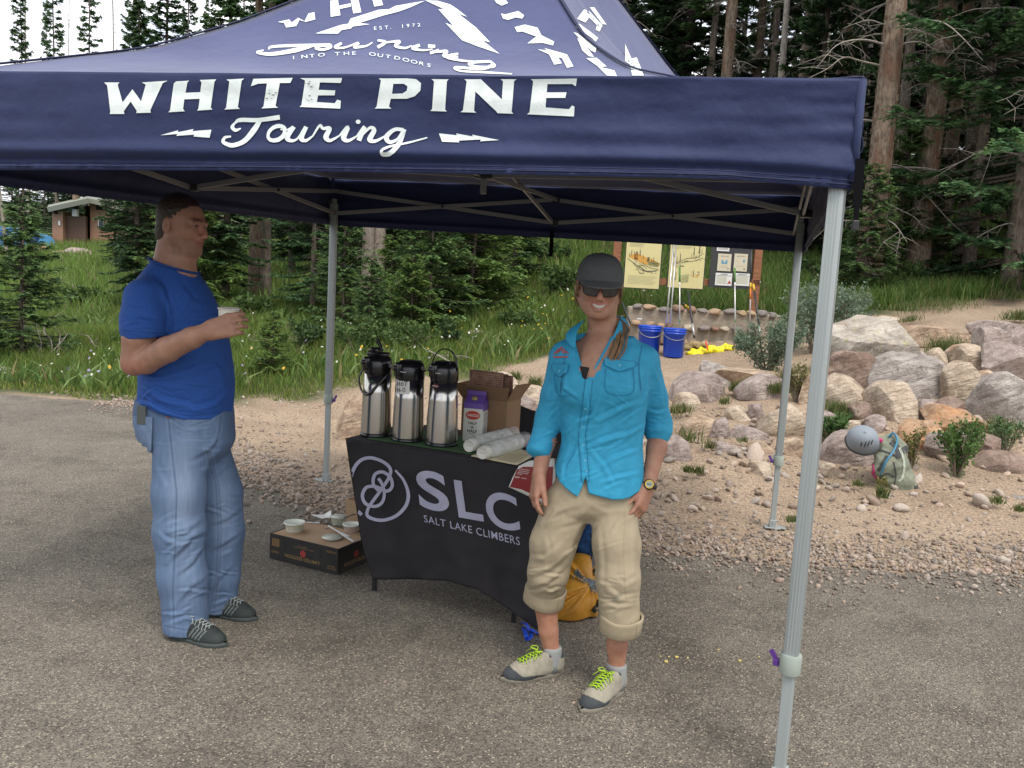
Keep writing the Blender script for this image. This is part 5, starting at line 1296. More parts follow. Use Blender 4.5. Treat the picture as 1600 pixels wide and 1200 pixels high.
tpx('young',668,525,13.6,.72,'young fir with a pale leader behind the airpots',CG,rot=.1);tpx('young_b',735,500,14.8,.86,'broad young fir left of the hanging strap',CG,rot=1.1);tpx('young',800,470,17.5,.72,'small dark fir under the back edge of the canopy',CG,rot=2.1)
tpx('young_b',610,520,14.2,.50,'small bright fir beside the twin trunks',CG,rot=4.1);tpx('young',535,520,14.2,.55,'dark young fir immediately right of the rear-left pole',CG,rot=5.1);tpx('young_b',425,590,10.9,.26,'thin sapling with a bare lower stem beyond the cup',CG,rot=.4)
for i,(px,py,Y,k,s)in enumerate(((300,430,27,'tall',.62),(350,425,29,'dense',.6),(410,425,27,'tall',.6),(480,425,28,'dense',.62),(540,420,26,'tall',.6),(600,420,27,'dense',.6),(650,415,28,'tall',.62),(700,410,27,'dense',.6),(750,405,28,'tall',.6),(800,400,29,'tall',.55),(560,440,22,'dense',.4),(640,440,21,'tall',.42),(860,385,31,'tall',.6),(910,385,32,'dense',.6),(1230,430,24,'dense',.5),(180,420,30,'tall',.5),(270,410,36,'dense',.7),(20,400,48,'dense',.6),(70,395,52,'tall',.6),(140,395,54,'dense',.6),(200,395,50,'tall',.6),(48,392,56,'dense',.8),(88,392,58,'tall',.8),(112,392,55,'dense',.75),(132,392,60,'dense',.85),(168,392,57,'tall',.8),(190,392,60,'dense',.8),(100,392,62,'dense',.9),(155,392,62,'dense',.9),(960,400,30,'dense',.55),(1040,400,30,'tall',.6),(1000,385,34,'dense',.7))):
 tpx(k,px,py,Y,s*(1.15 if px>400 else .62),'dark fir in the shaded wood behind the meadow','firs in the shaded wood',rot=i*1.1)
tpx('young_b',640,545,12.9,.42,'lowest young fir, right behind the middle airpot',CG,rot=1.4);tpx('young',575,560,12.2,.36,'small dense fir behind the first airpot',CG,rot=2.4);tpx('young',700,490,15.6,.85,'young fir between the pale-leader fir and the broad one',CG,rot=3.4)
tpx('young',770,440,18.6,.95,'taller young fir high on the slope right of the broad one',CG,rot=.9);tpx('young_b',300,470,17,.85,'bright young fir behind the back of his neck',CG,rot=1.9)
def brush(px,py,Y,w,h,n,label,seed,m=None):
 g=P(px,py,Y);g[2]=gz1(g[0],g[1]);k=Y/FPX;t=thing('dead_branch',label,'dead branches',tuple(g),'fallen branches in the meadow');r=random.Random(seed)
 for i in range(n):
  a=g+np.array([r.uniform(-.3,.3)*w*k,r.uniform(-.2,.2),r.uniform(0,.04)]);e=g+np.array([r.uniform(-.7,.7)*w*k,r.uniform(-.3,.3),r.uniform(.25,1)*h*k]);m_=(a+e)/2+np.array([r.gauss(0,.08),0,r.uniform(0,.08)]);mb=MB();p=bez([a,m_,e],4);mb.tube(p,np.linspace(.014,.003,len(p))*r.uniform(.6,1.3),5)
  for _ in range(3):q=p[r.randrange(2,len(p))];mb.tube([q,q+np.array([r.gauss(0,.09),r.gauss(0,.05),r.gauss(.03,.07)])],[.004,.0015],3)
  mb.obj('branch',m or M_dead,t)
 return t
brush(72,480,14,40,60,5,'pair of broken grey stems standing in the meadow',1);brush(60,560,12.4,60,60,6,'bleached twigs hanging in the left young fir',2);brush(150,520,13.5,40,26,4,'small dead twigs lying in the meadow',3)
brush(455,545,12.5,110,26,8,'tangle of dead twigs beyond the cup',4);brush(600,480,15.6,40,100,7,'bare drooping twigs beside the twin trunks',5);brush(700,590,11,60,26,5,'dead twigs in the verge behind the airpots',6)
brush(1360,480,15.6,60,130,10,'tangle of bleached twigs at the foot of the thickest trunk',7)
g=P(452,530,13);g[2]=gz1(g[0],g[1])
def log(p0,p1,Y0,Y1,r,label,m):a,b=P(*p0,Y0),P(*p1,Y1);a[2]=gz1(a[0],a[1])+r;b[2]=gz1(b[0],b[1])+r;MB().tube(bez([a,(a+b)/2+(0,0,.02),b],5),np.linspace(r,r*.7,11),10).solo('fallen_log',m,label,'log','fallen logs',smooth=True)
log((425,540),(475,532),12.6,13.1,.055,'rusty orange fallen log beyond the cup',M_barkr);log((100,420),(135,462),26,21,.05,'grey fallen pole slanting across the meadow',M_dead);log((618,405),(660,402),21,21.5,.07,'pale log high on the slope behind the twin trunks',M_dead);log((870,445),(905,462),17,16.5,.05,'grey log lying on the slope left of her cap',M_dead)
log((690,545),(790,540),12.2,12.4,.04,'grey log half buried in the flowers',M_dead)
# ================================================================== THE NOTICE BOARD, WALL AND TOOLS
YK=13.1
M_wood=mat('red-brown stained timber',(.16,.055,.022),.7,c2=(.26,.11,.05),nscale=7,stretch=(1,1,9),bump=.2,bscale=40)
M_cream_p=mat('pale yellow panel',(.56,.50,.24),.45,c2=(.52,.46,.22),nscale=4);M_panelb=mat('black board',(.028,.028,.030),.6);M_bolt=mat('bolt head',(.35,.34,.32),.4,metal=.6)
kb=P(1076,520,YK);kb[2]=gz1(kb[0],kb[1])
kx=P(1176,440,YK-.05)-P(976,440-11,YK+.05);kx[2]=0;kx/=np.linalg.norm(kx);ky=np.array([-kx[1],kx[0],0]);kz=np.array([0,0,1.])
def K(px,py,off=0.0):
 """point on the face of the notice board under a photo pixel, moved off towards the viewer"""
 o=P(1076,440,YK)-ky*off;d=ray(px,py);t=((o-CAMPOS)@ky)/(d@ky);return CAMPOS+d*t
board=thing('notice_board','red-brown timber trailhead notice board with yellow trail panels behind the stone wall','notice board',tuple(kb))
ux=np.array([1,0,0.]);roll=math.tan(ROLL)
for x in(966,1187):
 a=K(x,366,-.10);g=np.array([a[0],a[1],gz1(a[0],a[1])-.1]);tp_=np.array([a[0],a[1],K(x,300,-.1)[2]])
 p=MB().bar(g,tp_,.125,.115,up=tuple(kx),bev=.006).obj('post',M_wood,board)
 for py in(378,441):MB().lathe(K(x+1,py,-.035),[(.013,0),(.010,.006),(0,.007)],8,ax=(kx,kz,-ky)).obj('bolt',M_bolt,p)
for y0,y1 in((366,374),(434,444)):
 a,b=K(966,(y0+y1)/2,-.06),K(1187,(y0+y1)/2+3.5,-.06);MB().bar(a,b,.045,.10,bev=.004).obj('rail',M_wood,board)
a,b=K(960,322,-.06),K(1193,331,-.06);MB().bar(a,b,.05,.14,bev=.004).obj('rail',M_wood,board)
def kpanel(x0,y0,x1,y1,m,name,parent=None,off=.0,th=.02,edge=None):
 a,b,c=K(x0,y0,off),K(x1,y0+(x1-x0)*roll*.6,off),K(x0,y1,off);w=np.linalg.norm((b-a)[:2]);h=a[2]-c[2];ce=a+kx*w/2-kz*h/2+ky*th/2
 if edge:MB().box(ce+ky*.004,(w+.022,th,h+.022),(kx,ky,kz)).obj('panel_backing',edge,parent or board)
 o=MB().box(ce,(w,th,h),(kx,ky,kz)).obj(name,m,parent or board);return o,a,w,h
def kart(o,a,w,h,shapes,off=.002):
 pl=lambda u,v:(a+kx*u*w-kz*v*h,-ky)
 for poly,m in shapes:print_on('print',poly,pl,m,o,None,off)
M_art=mat('brown ink drawing',(.13,.11,.07),.7);M_arto=mat('ochre wash',(.50,.27,.05),.7);M_artg=mat('olive wash',(.33,.32,.15),.7);M_artr=mat('red wash',(.36,.05,.03),.7);M_artb=mat('blue ink',(.08,.25,.36),.7);M_artt=mat('fine grey print',(.40,.37,.20),.7);M_bwhite=mat('white enamel notice',(.60,.60,.58),.5)
def spr(x,y,h,w=.30):return outline_poly([[(x,y-h),(x+h*w*.35,y-h*.55),(x+h*w*.2,y-h*.55),(x+h*w*.5,y-h*.15),(x+.008,y-h*.15),(x+.008,y),(x-.008,y),(x-.008,y-h*.15),(x-h*w*.5,y-h*.15),(x-h*w*.2,y-h*.55),(x-h*w*.35,y-h*.55)]])
def stk(p,w):return stroke_poly(p,w,True,4)
def tline(x0,x1,y,h=.008):return outline_poly([[(x0,y),(x1,y),(x1,y+h),(x0,y+h)]])
def txt_at(s,cx,cy,w,h,bold=.02):
 V_,F_=text_poly(s,1,bold=bold);V_=(V_-V_.min(0))/(V_.max(0)-V_.min(0))-.5;V_[:,1]*=-1;return V_*[w,h]+[cx,cy],F_
r=random.Random(5)
o1,a1_,w1,h1=kpanel(981,358,1036,449,M_cream_p,'trail_panel',edge=M_panelb)
S=[(outline_poly([[(.08,.07),(.80,.07),(.80,.145),(.08,.145)]]),M_panelb)]
S+=[(outline_poly([[(.08,.45),(.3,.40),(.55,.46),(.8,.50),(.98,.56),(.94,.62),(.5,.58),(.08,.47)]]),M_arto),(outline_poly([[(.62,.55),(.8,.52),(.99,.56),(.93,.62),(.7,.62)]]),M_artg)]
S+=[(spr(x,y,h),M_art)for x,y,h in((.10,.48,.10),(.16,.46,.13),(.24,.45,.10),(.40,.46,.14),(.33,.46,.09),(.50,.50,.09),(.80,.55,.11),(.74,.55,.08))]
S+=[(outline_poly([[(.24,.41),(.34,.41),(.35,.51),(.24,.51)]]),M_artr),(outline_poly([[(.28,.375),(.33,.375),(.33,.41),(.28,.41)]]),M_art),(outline_poly([[(.26,.51),(.34,.51),(.33,.62),(.25,.62)]]),M_artt),(outline_poly([[(.62,.46),(.68,.46),(.68,.54),(.60,.54)]]),M_art)]
S+=[(stk([(.05,.50),(.3,.60),(.45,.68),(.7,.72)],.012),M_art),(stk([(.2,.56),(.35,.66),(.42,.74)],.012),M_art),(stk([(.45,.55),(.7,.64),(.95,.66)],.010),M_art),(stk([(.4,.62),(.6,.70),(.9,.69)],.02),M_art),(stk([(.5,.66),(.55,.75)],.012),M_art),(stk([(.32,.62),(.5,.60),(.62,.66)],.010),M_art)]
for i in range(22):x,y=r.uniform(.3,.9),r.uniform(.56,.74);S.append((stk([(x,y),(x+r.uniform(.02,.1),y+r.uniform(-.01,.03))],.008),M_art))
S+=[(tline(.08,r.uniform(.45,.6),.17+i*.016,.006),M_artt)for i in range(8)]+[(tline(.10,r.uniform(.8,.92),.79+i*.022,.007),M_artt)for i in range(7)]
kart(o1,a1_,w1,h1,S);kart(o1,a1_,w1,h1,[(txt_at('The Ruth Lake Trail',.44,.108,.52,.035),M_cream_p)],.004)
o2_,a2_,w2_,h2_=kpanel(1050,359,1105,449,M_cream_p,'trail_panel',edge=M_panelb)
S=[(outline_poly([[(.09,.07),(.92,.07),(.92,.13),(.09,.13)]]),M_panelb)]+[(spr(x,y,h,.22),M_art)for x,y,h in((.83,.42,.27),(.68,.44,.20),(.30,.55,.18),(.21,.56,.11),(.90,.38,.10),(.62,.46,.08))]
S+=[(stk([(.05,.58),(.3,.54),(.5,.48),(.75,.46),(.95,.38)],.012),M_art),(stk([(.1,.60),(.4,.55),(.7,.52),(.95,.46)],.010),M_art),(stk([(.05,.62),(.3,.61),(.45,.52),(.6,.54)],.010),M_artg),(stk([(.3,.62),(.42,.62)],.02),M_art),(stk([(.05,.27),(.12,.45),(.16,.48)],.02),M_art)]
S+=[(outline_poly([[(.16+.09*math.cos(a)*r.uniform(.7,1),.80+.12*math.sin(a)*r.uniform(.8,1))for a in np.linspace(0,6.28,14,endpoint=False)]]),M_artg),(spr(.17,.90,.20,.4),M_art),(outline_poly([[(.36,.78),(.58,.75),(.58,.89),(.38,.92)]]),M_artg),(outline_poly([[(.62+.26*(u),.72+.07*math.sin(u*3))for u in np.linspace(0,1,6)]+[(.84,.80),(.70,.80)]]),M_arto),(spr(.71,.78,.12,.3),M_art)]
for i in range(46):x,y=r.choice(((.48,.84),(.5,.54),(.76,.76),(.8,.46),(.2,.58)));x+=r.gauss(0,.07);y+=r.gauss(0,.03);S.append((stk([(x,y),(x+r.uniform(.01,.06),y+r.uniform(-.02,.02))],.008),M_art))
S+=[(tline(.12,r.uniform(.55,.7),.16+i*.018,.006),M_artt)for i in range(9)]
kart(o2_,a2_,w2_,h2_,S);kart(o2_,a2_,w2_,h2_,[(txt_at('High Uintas',.50,.10,.45,.03),M_cream_p)],.004)
o3,a3_,w3,h3=kpanel(1115,352,1179,449,M_panelb,'black_board')
def notice(x0,y0,x1,y1,m,S):o,a,w,h=kpanel(x0,y0,x1,y1,m,'notice',o3,.012,.008);kart(o,a,w,h,S)
L2=[(tline(.08,.92,.12+i*.06,.03),M_artt)for i in range(13)]
notice(1122,366,1141.5,392,M_bwhite,[(outline_poly([[(.05,.05),(.95,.05),(.95,.42),(.05,.42)]]),M_panelb),(outline_poly([[(.1,.08),(.9,.08),(.9,.39),(.1,.39)]]),M_bwhite)if 0 else(tline(.08,.5,.16,.10),M_artr),(txt_at('BEARS',.7,.3,.3,.06),M_bwhite),(txt_at('NOTICE',.5,.5,.5,.06),M_panelb)]+[(tline(.1,.9,.60+i*.07,.02),M_art)for i in range(5)])
M_tannot=mat('cream notice',(.50,.46,.34),.5)
notice(1122.5,396,1143.5,423,M_tannot,[(txt_at('CROSS-CUT TRAILS',.5,.14,.6,.05),M_art),(outline_poly([[(.28,.38),(.38,.38),(.40,.28),(.44,.50),(.55,.50),(.6,.36),(.72,.36),(.72,.58),(.28,.58)]]),M_artb),(tline(.2,.8,.70,.02),M_artt),(tline(.25,.7,.78,.02),M_artt),(tline(.75,.85,.82,.07),M_art)])
notice(1148,396,1169,423.5,M_tannot,[(txt_at('LEAVE NO TRACE',.5,.14,.6,.05),M_art),(outline_poly([[(.68,.34),(.78,.30),(.80,.45),(.76,.52),(.66,.44)]]),M_artb),(tline(.2,.26,.40,.04),M_artg),(tline(.2,.8,.70,.02),M_artt),(tline(.75,.85,.82,.07),M_art)])
notice(1118.5,426,1144.5,445.5,M_bwhite,[(txt_at('WILDERNESS',.5,.10,.42,.09),M_art),(tline(.05,.95,.20,.025),M_panelb)]+[(tline(.08,.68,.30+i*.085,.03),M_artt)for i in range(7)]+[(outline_poly([[(.72,.86),(.86,.55),(.97,.80)]]),M_artr)])
notice(1149.5,426.5,1172,446,M_bwhite,[(txt_at('MOOSE COUNTRY',.5,.10,.6,.09),M_art),(tline(.05,.95,.20,.025),M_panelb)]+[(tline(.08,.9,.30+i*.085,.03),M_artt)for i in range(7)])
YW=12.75
wl_,wr_=P(978,540,YW+.1),P(1219,525,YW);wx=wr_-wl_;wx[2]=0;WL=np.linalg.norm(wx);wx/=WL;wy=np.array([-wx[1],wx[0],0])
z0w=min(gz1(*wl_[:2]),gz1(*wr_[:2]));ztop=P(1100,483,YW)[2];HW_=ztop-z0w
wall=thing('stone_wall','low wall of rounded cobbles set in mortar under the notice board','wall',(wl_[0]+wx[0]*WL/2,wl_[1]+wx[1]*WL/2,z0w))
M_mortar=mat('mortar',(.24,.195,.15),.95,c2=(.32,.27,.21),nscale=14,bump=.5,bscale=40)
base=np.array([wl_[0],wl_[1],z0w]);MB().box(base+wx*WL/2+wy*.20+kz*(HW_/2-.05),(WL,.34,HW_+.05),(wx,wy,kz),.03).obj('mortar_core',M_mortar,wall)
cob=[]
for s in range(7):
 V,F=rock_mesh(3000+s,1,1,1,3,3);cob.append((V,F))
CB=[mat('cobble '+n_,a,.85,c2=b,nscale=5,bump=.3,bscale=30)for n_,a,b in(('tan',(.30,.20,.12),(.40,.29,.19)),('grey',(.15,.13,.12),(.24,.21,.19)),('cream',(.38,.32,.24),(.46,.40,.32)),('brown',(.17,.10,.07),(.25,.16,.11)))]
r=random.Random(9);me_cache={}
for row_i,(zz,hh_)in enumerate(((HW_-.03,.085),(HW_*.52,.085),(HW_*.12,.085))):
 x=.05
 while x<WL-.05:
  w=r.uniform(.11,.19)*(1.1 if row_i==0 else .95);gap=r.uniform(.0,.02)if row_i==0 else r.uniform(.01,.08)
  if row_i and r.random()<.10:x+=w;continue
  k=r.randrange(7);mt=r.randrange(4)
  if(k,mt)not in me_cache:
   me_cache[(k,mt)]=mesh('cobble',cob[k][0],cob[k][1],CB[mt],wall,True,local=True);o=me_cache[(k,mt)]
  else:o=me_cache[(k,mt)].copy();COL.objects.link(o);o.parent=wall
  lc=base+wx*(x+w/2)+wy*((.10 if row_i==0 else .012))+kz*(zz+r.uniform(-.015,.015))-np.array(ROOTLOC[wall.name])
  o.location=lc;o.scale=(w*.52,(.15 if row_i==0 else .085),hh_*.60*r.uniform(.8,1.2));o.rotation_euler=(0,r.uniform(-.12,.12),math.atan2(wx[1],wx[0]))
  x+=w+gap
M_bkt=mat('bright blue bucket plastic',(.006,.055,.46),.35);M_bkt2=mat('blue bucket rim',(.008,.07,.52),.35)
def bucket(px,py,Y,label,double=False):
 c=P(px,py,Y);c[2]=gz1(c[0],c[1])+.0;t=thing('bucket',label,'bucket',tuple(c),'blue buckets by the wall')
 R=17.5/FPX*Y;H_=44/FPX*Y
 MB().lathe(c,[(0,.006),(R*.86,0),(R*.88,.005),(R*.985,H_-.07),(R*1.02,H_-.068),(R*1.02,H_-.060),(R*.99,H_-.058),(R,H_-.035),(R*1.04,H_-.033),(R*1.04,H_-.022),(R,H_-.020),(R,H_),(R*.975,H_),(R*.86,.02),(0,.02)],32).obj('body',M_bkt,t,True)
 MB().lathe(c,[(R*1.0,H_-.008),(R*1.035,H_-.004),(R*1.03,H_+.004),(R*.98,H_+.002)],32).obj('rim',M_bkt2,t,True)
 MB().tube([c+np.array([math.cos(a)*R*1.05,-abs(math.sin(a))*R*1.1,H_-.05-.10*abs(math.sin(a))])for a in np.linspace(0,math.pi,18)],.0028,5).obj('wire_handle',M_bolt,t)
 return t,c
bucket(1052,549,12.1,'blue bucket standing nearest the yellow cloth, its rake handles leaning behind')
bucket(1014,546,12.3,'outer blue bucket with another nested in it, behind her shoulder')
t_,c_=bucket(1014,546-12,12.32,'inner blue bucket nested in the one behind her shoulder');
M_alh=mat('bare aluminium handle',(.50,.49,.47),.35,metal=.6);M_grn=mat('green rubber grip',(.06,.16,.025),.6);M_yelh=mat('yellow fibreglass handle',(.58,.36,.02),.4);M_orh=mat('orange fibreglass handle',(.50,.14,.01),.4);M_blh=mat('black fibreglass handle',(.02,.022,.026),.45);M_wht=mat('white tape',(.66,.66,.64),.5)
def tool(p0,p1,Y0,Y1,r,m,label,bands=(),grip=None,head=None,name='long_handled_tool'):
 a,b=P(*p0,Y0),P(*p1,Y1);g=gz1(b[0],b[1]);d=b-a;d/=np.linalg.norm(d)
 t=thing(name,label,'tool',tuple(b),'tools leaning on the wall');MB().tube([a,b],r,10).obj('handle',m,t,True)
 L=np.linalg.norm(b-a)
 for u0,u1,mm in bands:MB().tube([a+d*L*u0,a+d*L*u1],r*1.12,10).obj('band',mm,t,True)
 if grip:MB().tube([a-d*.01,a+d*L*grip[0]],r*1.5,10).obj('grip',grip[1],t,True)
 if head=='knob':MB().box(a-d*.01,(.10,.04,.05),bev=.01).obj('cap',M_plblk,t)
 if head=='shovel':
  q=MB();q.box(b+(0,-.02,-.0),(.10,.012,.14),bev=.004);q.obj('blade',M_bolt,t)
 return t
tool((1053,378),(1041,506),12.6,12.2,.011,M_alh,'bare aluminium pole leaning left out of the blue bucket',head='knob');tool((1057,380),(1047,506),12.65,12.25,.011,M_alh,'second aluminium pole close beside the first, steeper one')
tool((1062,418),(1062,506),12.6,12.2,.010,M_alh,'aluminium pole with green grip in the front bucket',[(.28,.32,M_wht),(.93,.97,M_grn)],(.26,M_grn))
tool((1075,456),(1085,528),12.6,12.2,.014,M_blh,'black handled digging tool with silver ferrule leaning on the wall',[(.70,.95,M_alh)])
tool((1066,473),(1077,482),12.6,12.55,.015,M_yelh,'short yellow-tipped handle lying on the wall top',[(0,.4,M_blh)])
tool((1148,420),(1149,537),12.6,12.25,.010,M_alh,'aluminium pole with green grip standing right of the yellow cloth',[(.19,.23,M_wht),(.68,.72,M_grn)],(.18,M_grn))
tool((1174,384),(1171,538),12.6,12.2,.011,M_alh,'tall rake with an orange and yellow handle standing at the right',[(.38,.44,M_yelh),(.44,.55,M_orh),(0,.38,M_blh)],None,'knob')
tool((1177,444),(1189,530),12.6,12.2,.014,M_blh,'black and yellow handled tool leaning to the right',[(0,.12,M_yelh),(.78,.95,M_alh),(.95,1.0,M_orh)])
tool((1180,470),(1181,478),12.6,12.58,.012,M_yelh,'short yellow handle tip above the wall')if False else None
tool((972,472),(985,505),12.6,12.3,.012,M_blh,'dark tool handle leaning behind her ear')
def heap(name,pts,rs,m,label,cat,amp=.03,zc=None,seed=0):
 lo=np.min(pts,0)-max(rs)-.05;hi=np.max(pts,0)+max(rs)+.05;v=Vol(lo,hi,.012)
 for p,r__ in zip(pts,rs):v.ell(p,(r__*1.25,r__*.8,r__*.42),None,.05)
 V,Q=v.mesh();N=vnormals(V,Q);V=V+N*(nz(V,14,seed)*amp+nz(V,34,seed)*amp*.4)[:,None]
 return solo(name,V,Q,m,label,cat,smooth=True)
def gp(px,py,Y,dz=.0):q=P(px,py,Y);q[2]=gz1(q[0],q[1])+dz;return q
heap('yellow_vest',[gp(1078,543,12.2),gp(1092,541,12.25),gp(1104,539,12.3,.01),gp(1118,538,12.3,.03),gp(1134,537,12.35,.02),gp(1141,536,12.35,.02)],[.06,.09,.10,.09,.08,.05],mat('bright yellow fabric',(.72,.62,.01),.6),'crumpled bright yellow vest on the dirt under the wall','vest',.045)
heap('work_gloves',[gp(1074,536,12.45,.03),gp(1085,532,12.5,.05),gp(1096,532,12.5,.03)],[.08,.09,.07],mat('tan leather',(.28,.21,.10),.8),'pile of tan leather gloves between the bucket and the wall','gloves',.05,seed=4)
a=gp(1107,538,12.15,.06);b=a+np.array([-.04,.02,.13]);MB().bar(a,b,.055,.012,bev=.004).solo('orange_marker',mat('fluorescent orange plastic',(.72,.08,.015),.4),'fluorescent orange marker standing in the yellow vest','marker')
MB().box(P(999,498,12.62),(.07,.02,.014)).solo('white_tag',M_wht,'small white tag stuck on the stone wall face behind her shoulder','tag')
# ================================================================== THE OUTHOUSE AND FAR LEFT
YO=43.0
def O(px,py,Y=YO):return P(px,py,Y)
M_ow=mat('brown concrete panel',(.20,.105,.065),.9,c2=(.24,.13,.085),nscale=2,bump=.2,bscale=12);M_ow2=mat('tan brown concrete',(.30,.17,.11),.9);M_door=mat('dark brown door',(.10,.055,.035),.7);M_roof=mat('grey green roof',(.20,.21,.17),.8);M_dk=mat('dark opening',(.02,.018,.016),.9)
gzo=gz1(*O(115,388)[:2]);oh=thing('outhouse','brown concrete outhouse with a sloping grey roof across the meadow','outhouse',(O(115,388)[0],YO,gzo))
def obox(x0,x1,y0,y1,Ya,th,m,name,par=None):
 a,b=P(x0,y1,Ya),P(x1,y0,Ya);return MB().box(((a[0]+b[0])/2,Ya+th/2,(a[2]+b[2])/2),(b[0]-a[0],th,b[2]-a[2])).obj(name,m,par or oh)
obox(82,98,330,386,YO-.3,2.6,M_ow2,'wall');obox(98,134,338,386,YO,.2,M_door,'screen_wall');obox(134,141,322,386,YO+1.6,.2,M_dk,'doorway');w_=obox(141,192,318,386,YO+.3,3.0,M_ow2,'wall')
obox(150,166,320,328,YO+.25,.06,M_dk,'vent',w_);obox(153,162,341,356,YO+.24,.05,M_bwhite,'sign',w_);obox(154.5,160.5,343,354,YO+.20,.03,mat('sign blue black',(.02,.03,.05),.5),'pictogram',w_);obox(91,94,345,352,YO-.36,.04,M_bwhite,'sign')
def oslab(pts,name,m):o=MB().add([P(*q)for q in pts],[(0,1,2,3)]).obj(name,m,oh);o.modifiers.new('t','SOLIDIFY').thickness=.22;return o
oslab([(73,324,YO-.8),(136,310,YO-.8),(140,306,YO+3.4),(76,320,YO+3.4)],'roof',M_roof);oslab([(136,309,YO-.4),(195,322,YO-.4),(195,316,YO+3.6),(140,304,YO+3.6)],'roof',M_roof)
obox(84,86.5,321,334,YO-.5,.2,M_dk,'post');MB().tube([P(118,345,YO+2),P(118,286,YO+2)],.14,10).obj('vent_pipe',M_barkr,oh)
MB().tube([P(118,338,YO-.1),P(118,327,YO-.1)],.16,8).obj('white_pipe',M_bwhite,oh);obox(96,142,386,391,YO-1.0,1.0,mat('concrete step',(.34,.31,.27),.9),'step')
tp0=P(18,362,40);gt=gz1(tp0[0],40)
V=[];
tr=thing('tarp_tent','blue tarp tent partly hidden by the thin spruce at the far left','tent',(tp0[0],40,gt))
q=[P(-20,385,40),P(52,385,40),P(40,366,40),P(12,356,40.5),P(-20,352,41)]
o=MB().add(q+[p_+np.array([0,2.2,0])for p_ in q],[(0,1,2,3,4),(5,9,8,7,6),(1,6,7,2),(2,7,8,3),(3,8,9,4),(0,4,9,5)]).obj('fly_sheet',mat('light blue tarp',(.06,.24,.46),.6),tr)
q=[P(-20,372,39.9),P(46,372,39.9),P(34,362,39.9),P(-20,358,39.9)];MB().add(q,[(0,1,2,3)]).obj('dark_panel',mat('deep blue tarp',(.01,.05,.25),.6),tr).modifiers.new('t','SOLIDIFY').thickness=.05
MB().lathe(P(49,372,37.5),[(0,-.25),(.2,-.22),(.32,0),(.2,.22),(0,.25)],12).solo('blue_drybag',bpy.data.materials['deep blue tarp'],'round deep blue bag right of the tarp tent','bag',smooth=True)
# ================================================================== RUCKSACK AND HELMET ON THE ROCKS
M_pack=mat('sage green nylon',(.15,.165,.12),.7,c2=(.20,.215,.155),nscale=9,bump=.2,bscale=60);M_pgrey=mat('dark grey pack fabric',(.045,.05,.05),.8);M_pinkz=mat('magenta trim',(.45,.02,.14),.5);M_hose=mat('blue hose',(.03,.16,.26),.4)
YP=6.72
rp_=thing('rucksack','sage green rucksack with magenta trim propped against the rocks','rucksack',tuple(gp(1395,770,YP)))
v=Vol(P(1330,800,YP)-.25,P(1470,670,YP)+.35,.007)
v.cone(P(1388,708,YP+.08),P(1403,750,YP+.02),.105,.125,.05);v.ell(P(1392,728,YP),(.12,.10,.16),None,.05);v.ell(P(1378,730,YP-.03),(.07,.07,.12),None,.04);v.ell(P(1415,765,YP+.02),(.10,.09,.07),None,.05)
v.chain([P(1378,694,YP+.1),P(1395,688,YP+.1),P(1408,700,YP+.1)],[.05,.05,.05],.04)
def pkq(V,N):return V+N*(nz(V,12,2)*.016+nz(V,30,3)*.006)[:,None]
bg=skin_part(v,'bag',M_pack,rp_,None,1,pkq);bp_=caster(bvh_of(bg))
for pts,w,m in(([(1362,706),(1357,722),(1366,742),(1374,750)],2.0,M_pinkz),([(1360,712),(1366,735),(1362,742)],1.6,M_pinkz),([(1372,736),(1380,722),(1386,712)],4.5,M_pgrey),([(1368,752),(1385,740),(1398,745)],3.0,M_pgrey),([(1360,700),(1380,705),(1400,712)],2.4,M_pgrey),([(1405,700),(1412,722),(1410,745),(1404,752)],3.4,mat('pale green webbing',(.34,.38,.30),.7)),([(1412,698),(1424,722),(1432,748),(1434,776)],9,M_pgrey),([(1392,690),(1402,700),(1404,716)],8,M_pgrey),([(1372,760),(1392,768),(1420,776)],3,M_pgrey),([(1383,742),(1378,756)],2,M_blue_w if 'M_blue_w' in globals()else M_hose),([(1396,722),(1400,742),(1396,764)],1.4,M_pgrey)):
 o=print_on('strap',stroke_poly(pts,w,len(pts)>2),bp_,m,rp_,5,.006)
 if o:o.modifiers.new('t','SOLIDIFY').thickness=.006
MB().tube(bez([P(1376,742,YP-.12),P(1384,722,YP-.14),P(1396,705,YP-.1),P(1402,688,YP),P(1396,677,YP+.04),P(1388,684,YP+.06)],6),.0085,8).obj('drinking_hose',M_hose,rp_,True)
MB().tube(bez([P(1432,770,YP-.02),P(1450,775,YP-.1),P(1462,783,YP-.2),P(1476,787,YP-.25)],5),[.018]*16,6,flat=.2).obj('hip_belt',M_pgrey,rp_,True)
MB().box(P(1372,688,YP+.06),(.07,.03,.03),bev=.008).obj('top_loop',M_pinkz,rp_)
hc_=P(1350,688,YP+.02);RH=frame((-.35,-1,-.35),(-.35,0,1))
hl=thing('climbing_helmet','pale blue-grey climbing helmet hanging on the rucksack','helmet',tuple(hc_))
M_helm=mat('pale blue grey shell',(.20,.23,.26),.6);G7=[]
rc=25/FPX*YP
ax_=np.array([RH[0],-RH[1],RH[2]])
hz0=np.array([-.25,-.70,.66]);hz0/=np.linalg.norm(hz0);hx0=np.cross(hz0,(0.3,0,1));hx0/=np.linalg.norm(hx0);hy0=np.cross(hz0,hx0)
for j in range(15):
 ph=-.30+(math.pi/2+.30)*j/14;row_=[]
 for i in range(36):
  a=2*math.pi*i/36;f=max(0,math.cos(ph))**.8;R_=rc*(1+.08*math.cos(a)+(.05 if j==0 else 0))
  rib=1+.012*math.cos(a*6)*f
  row_.append(hc_+hx0*R_*math.cos(a)*f*1.0*rib+hy0*R_*.88*math.sin(a)*f*rib+hz0*rc*.95*math.sin(ph))
 G7.append(row_)
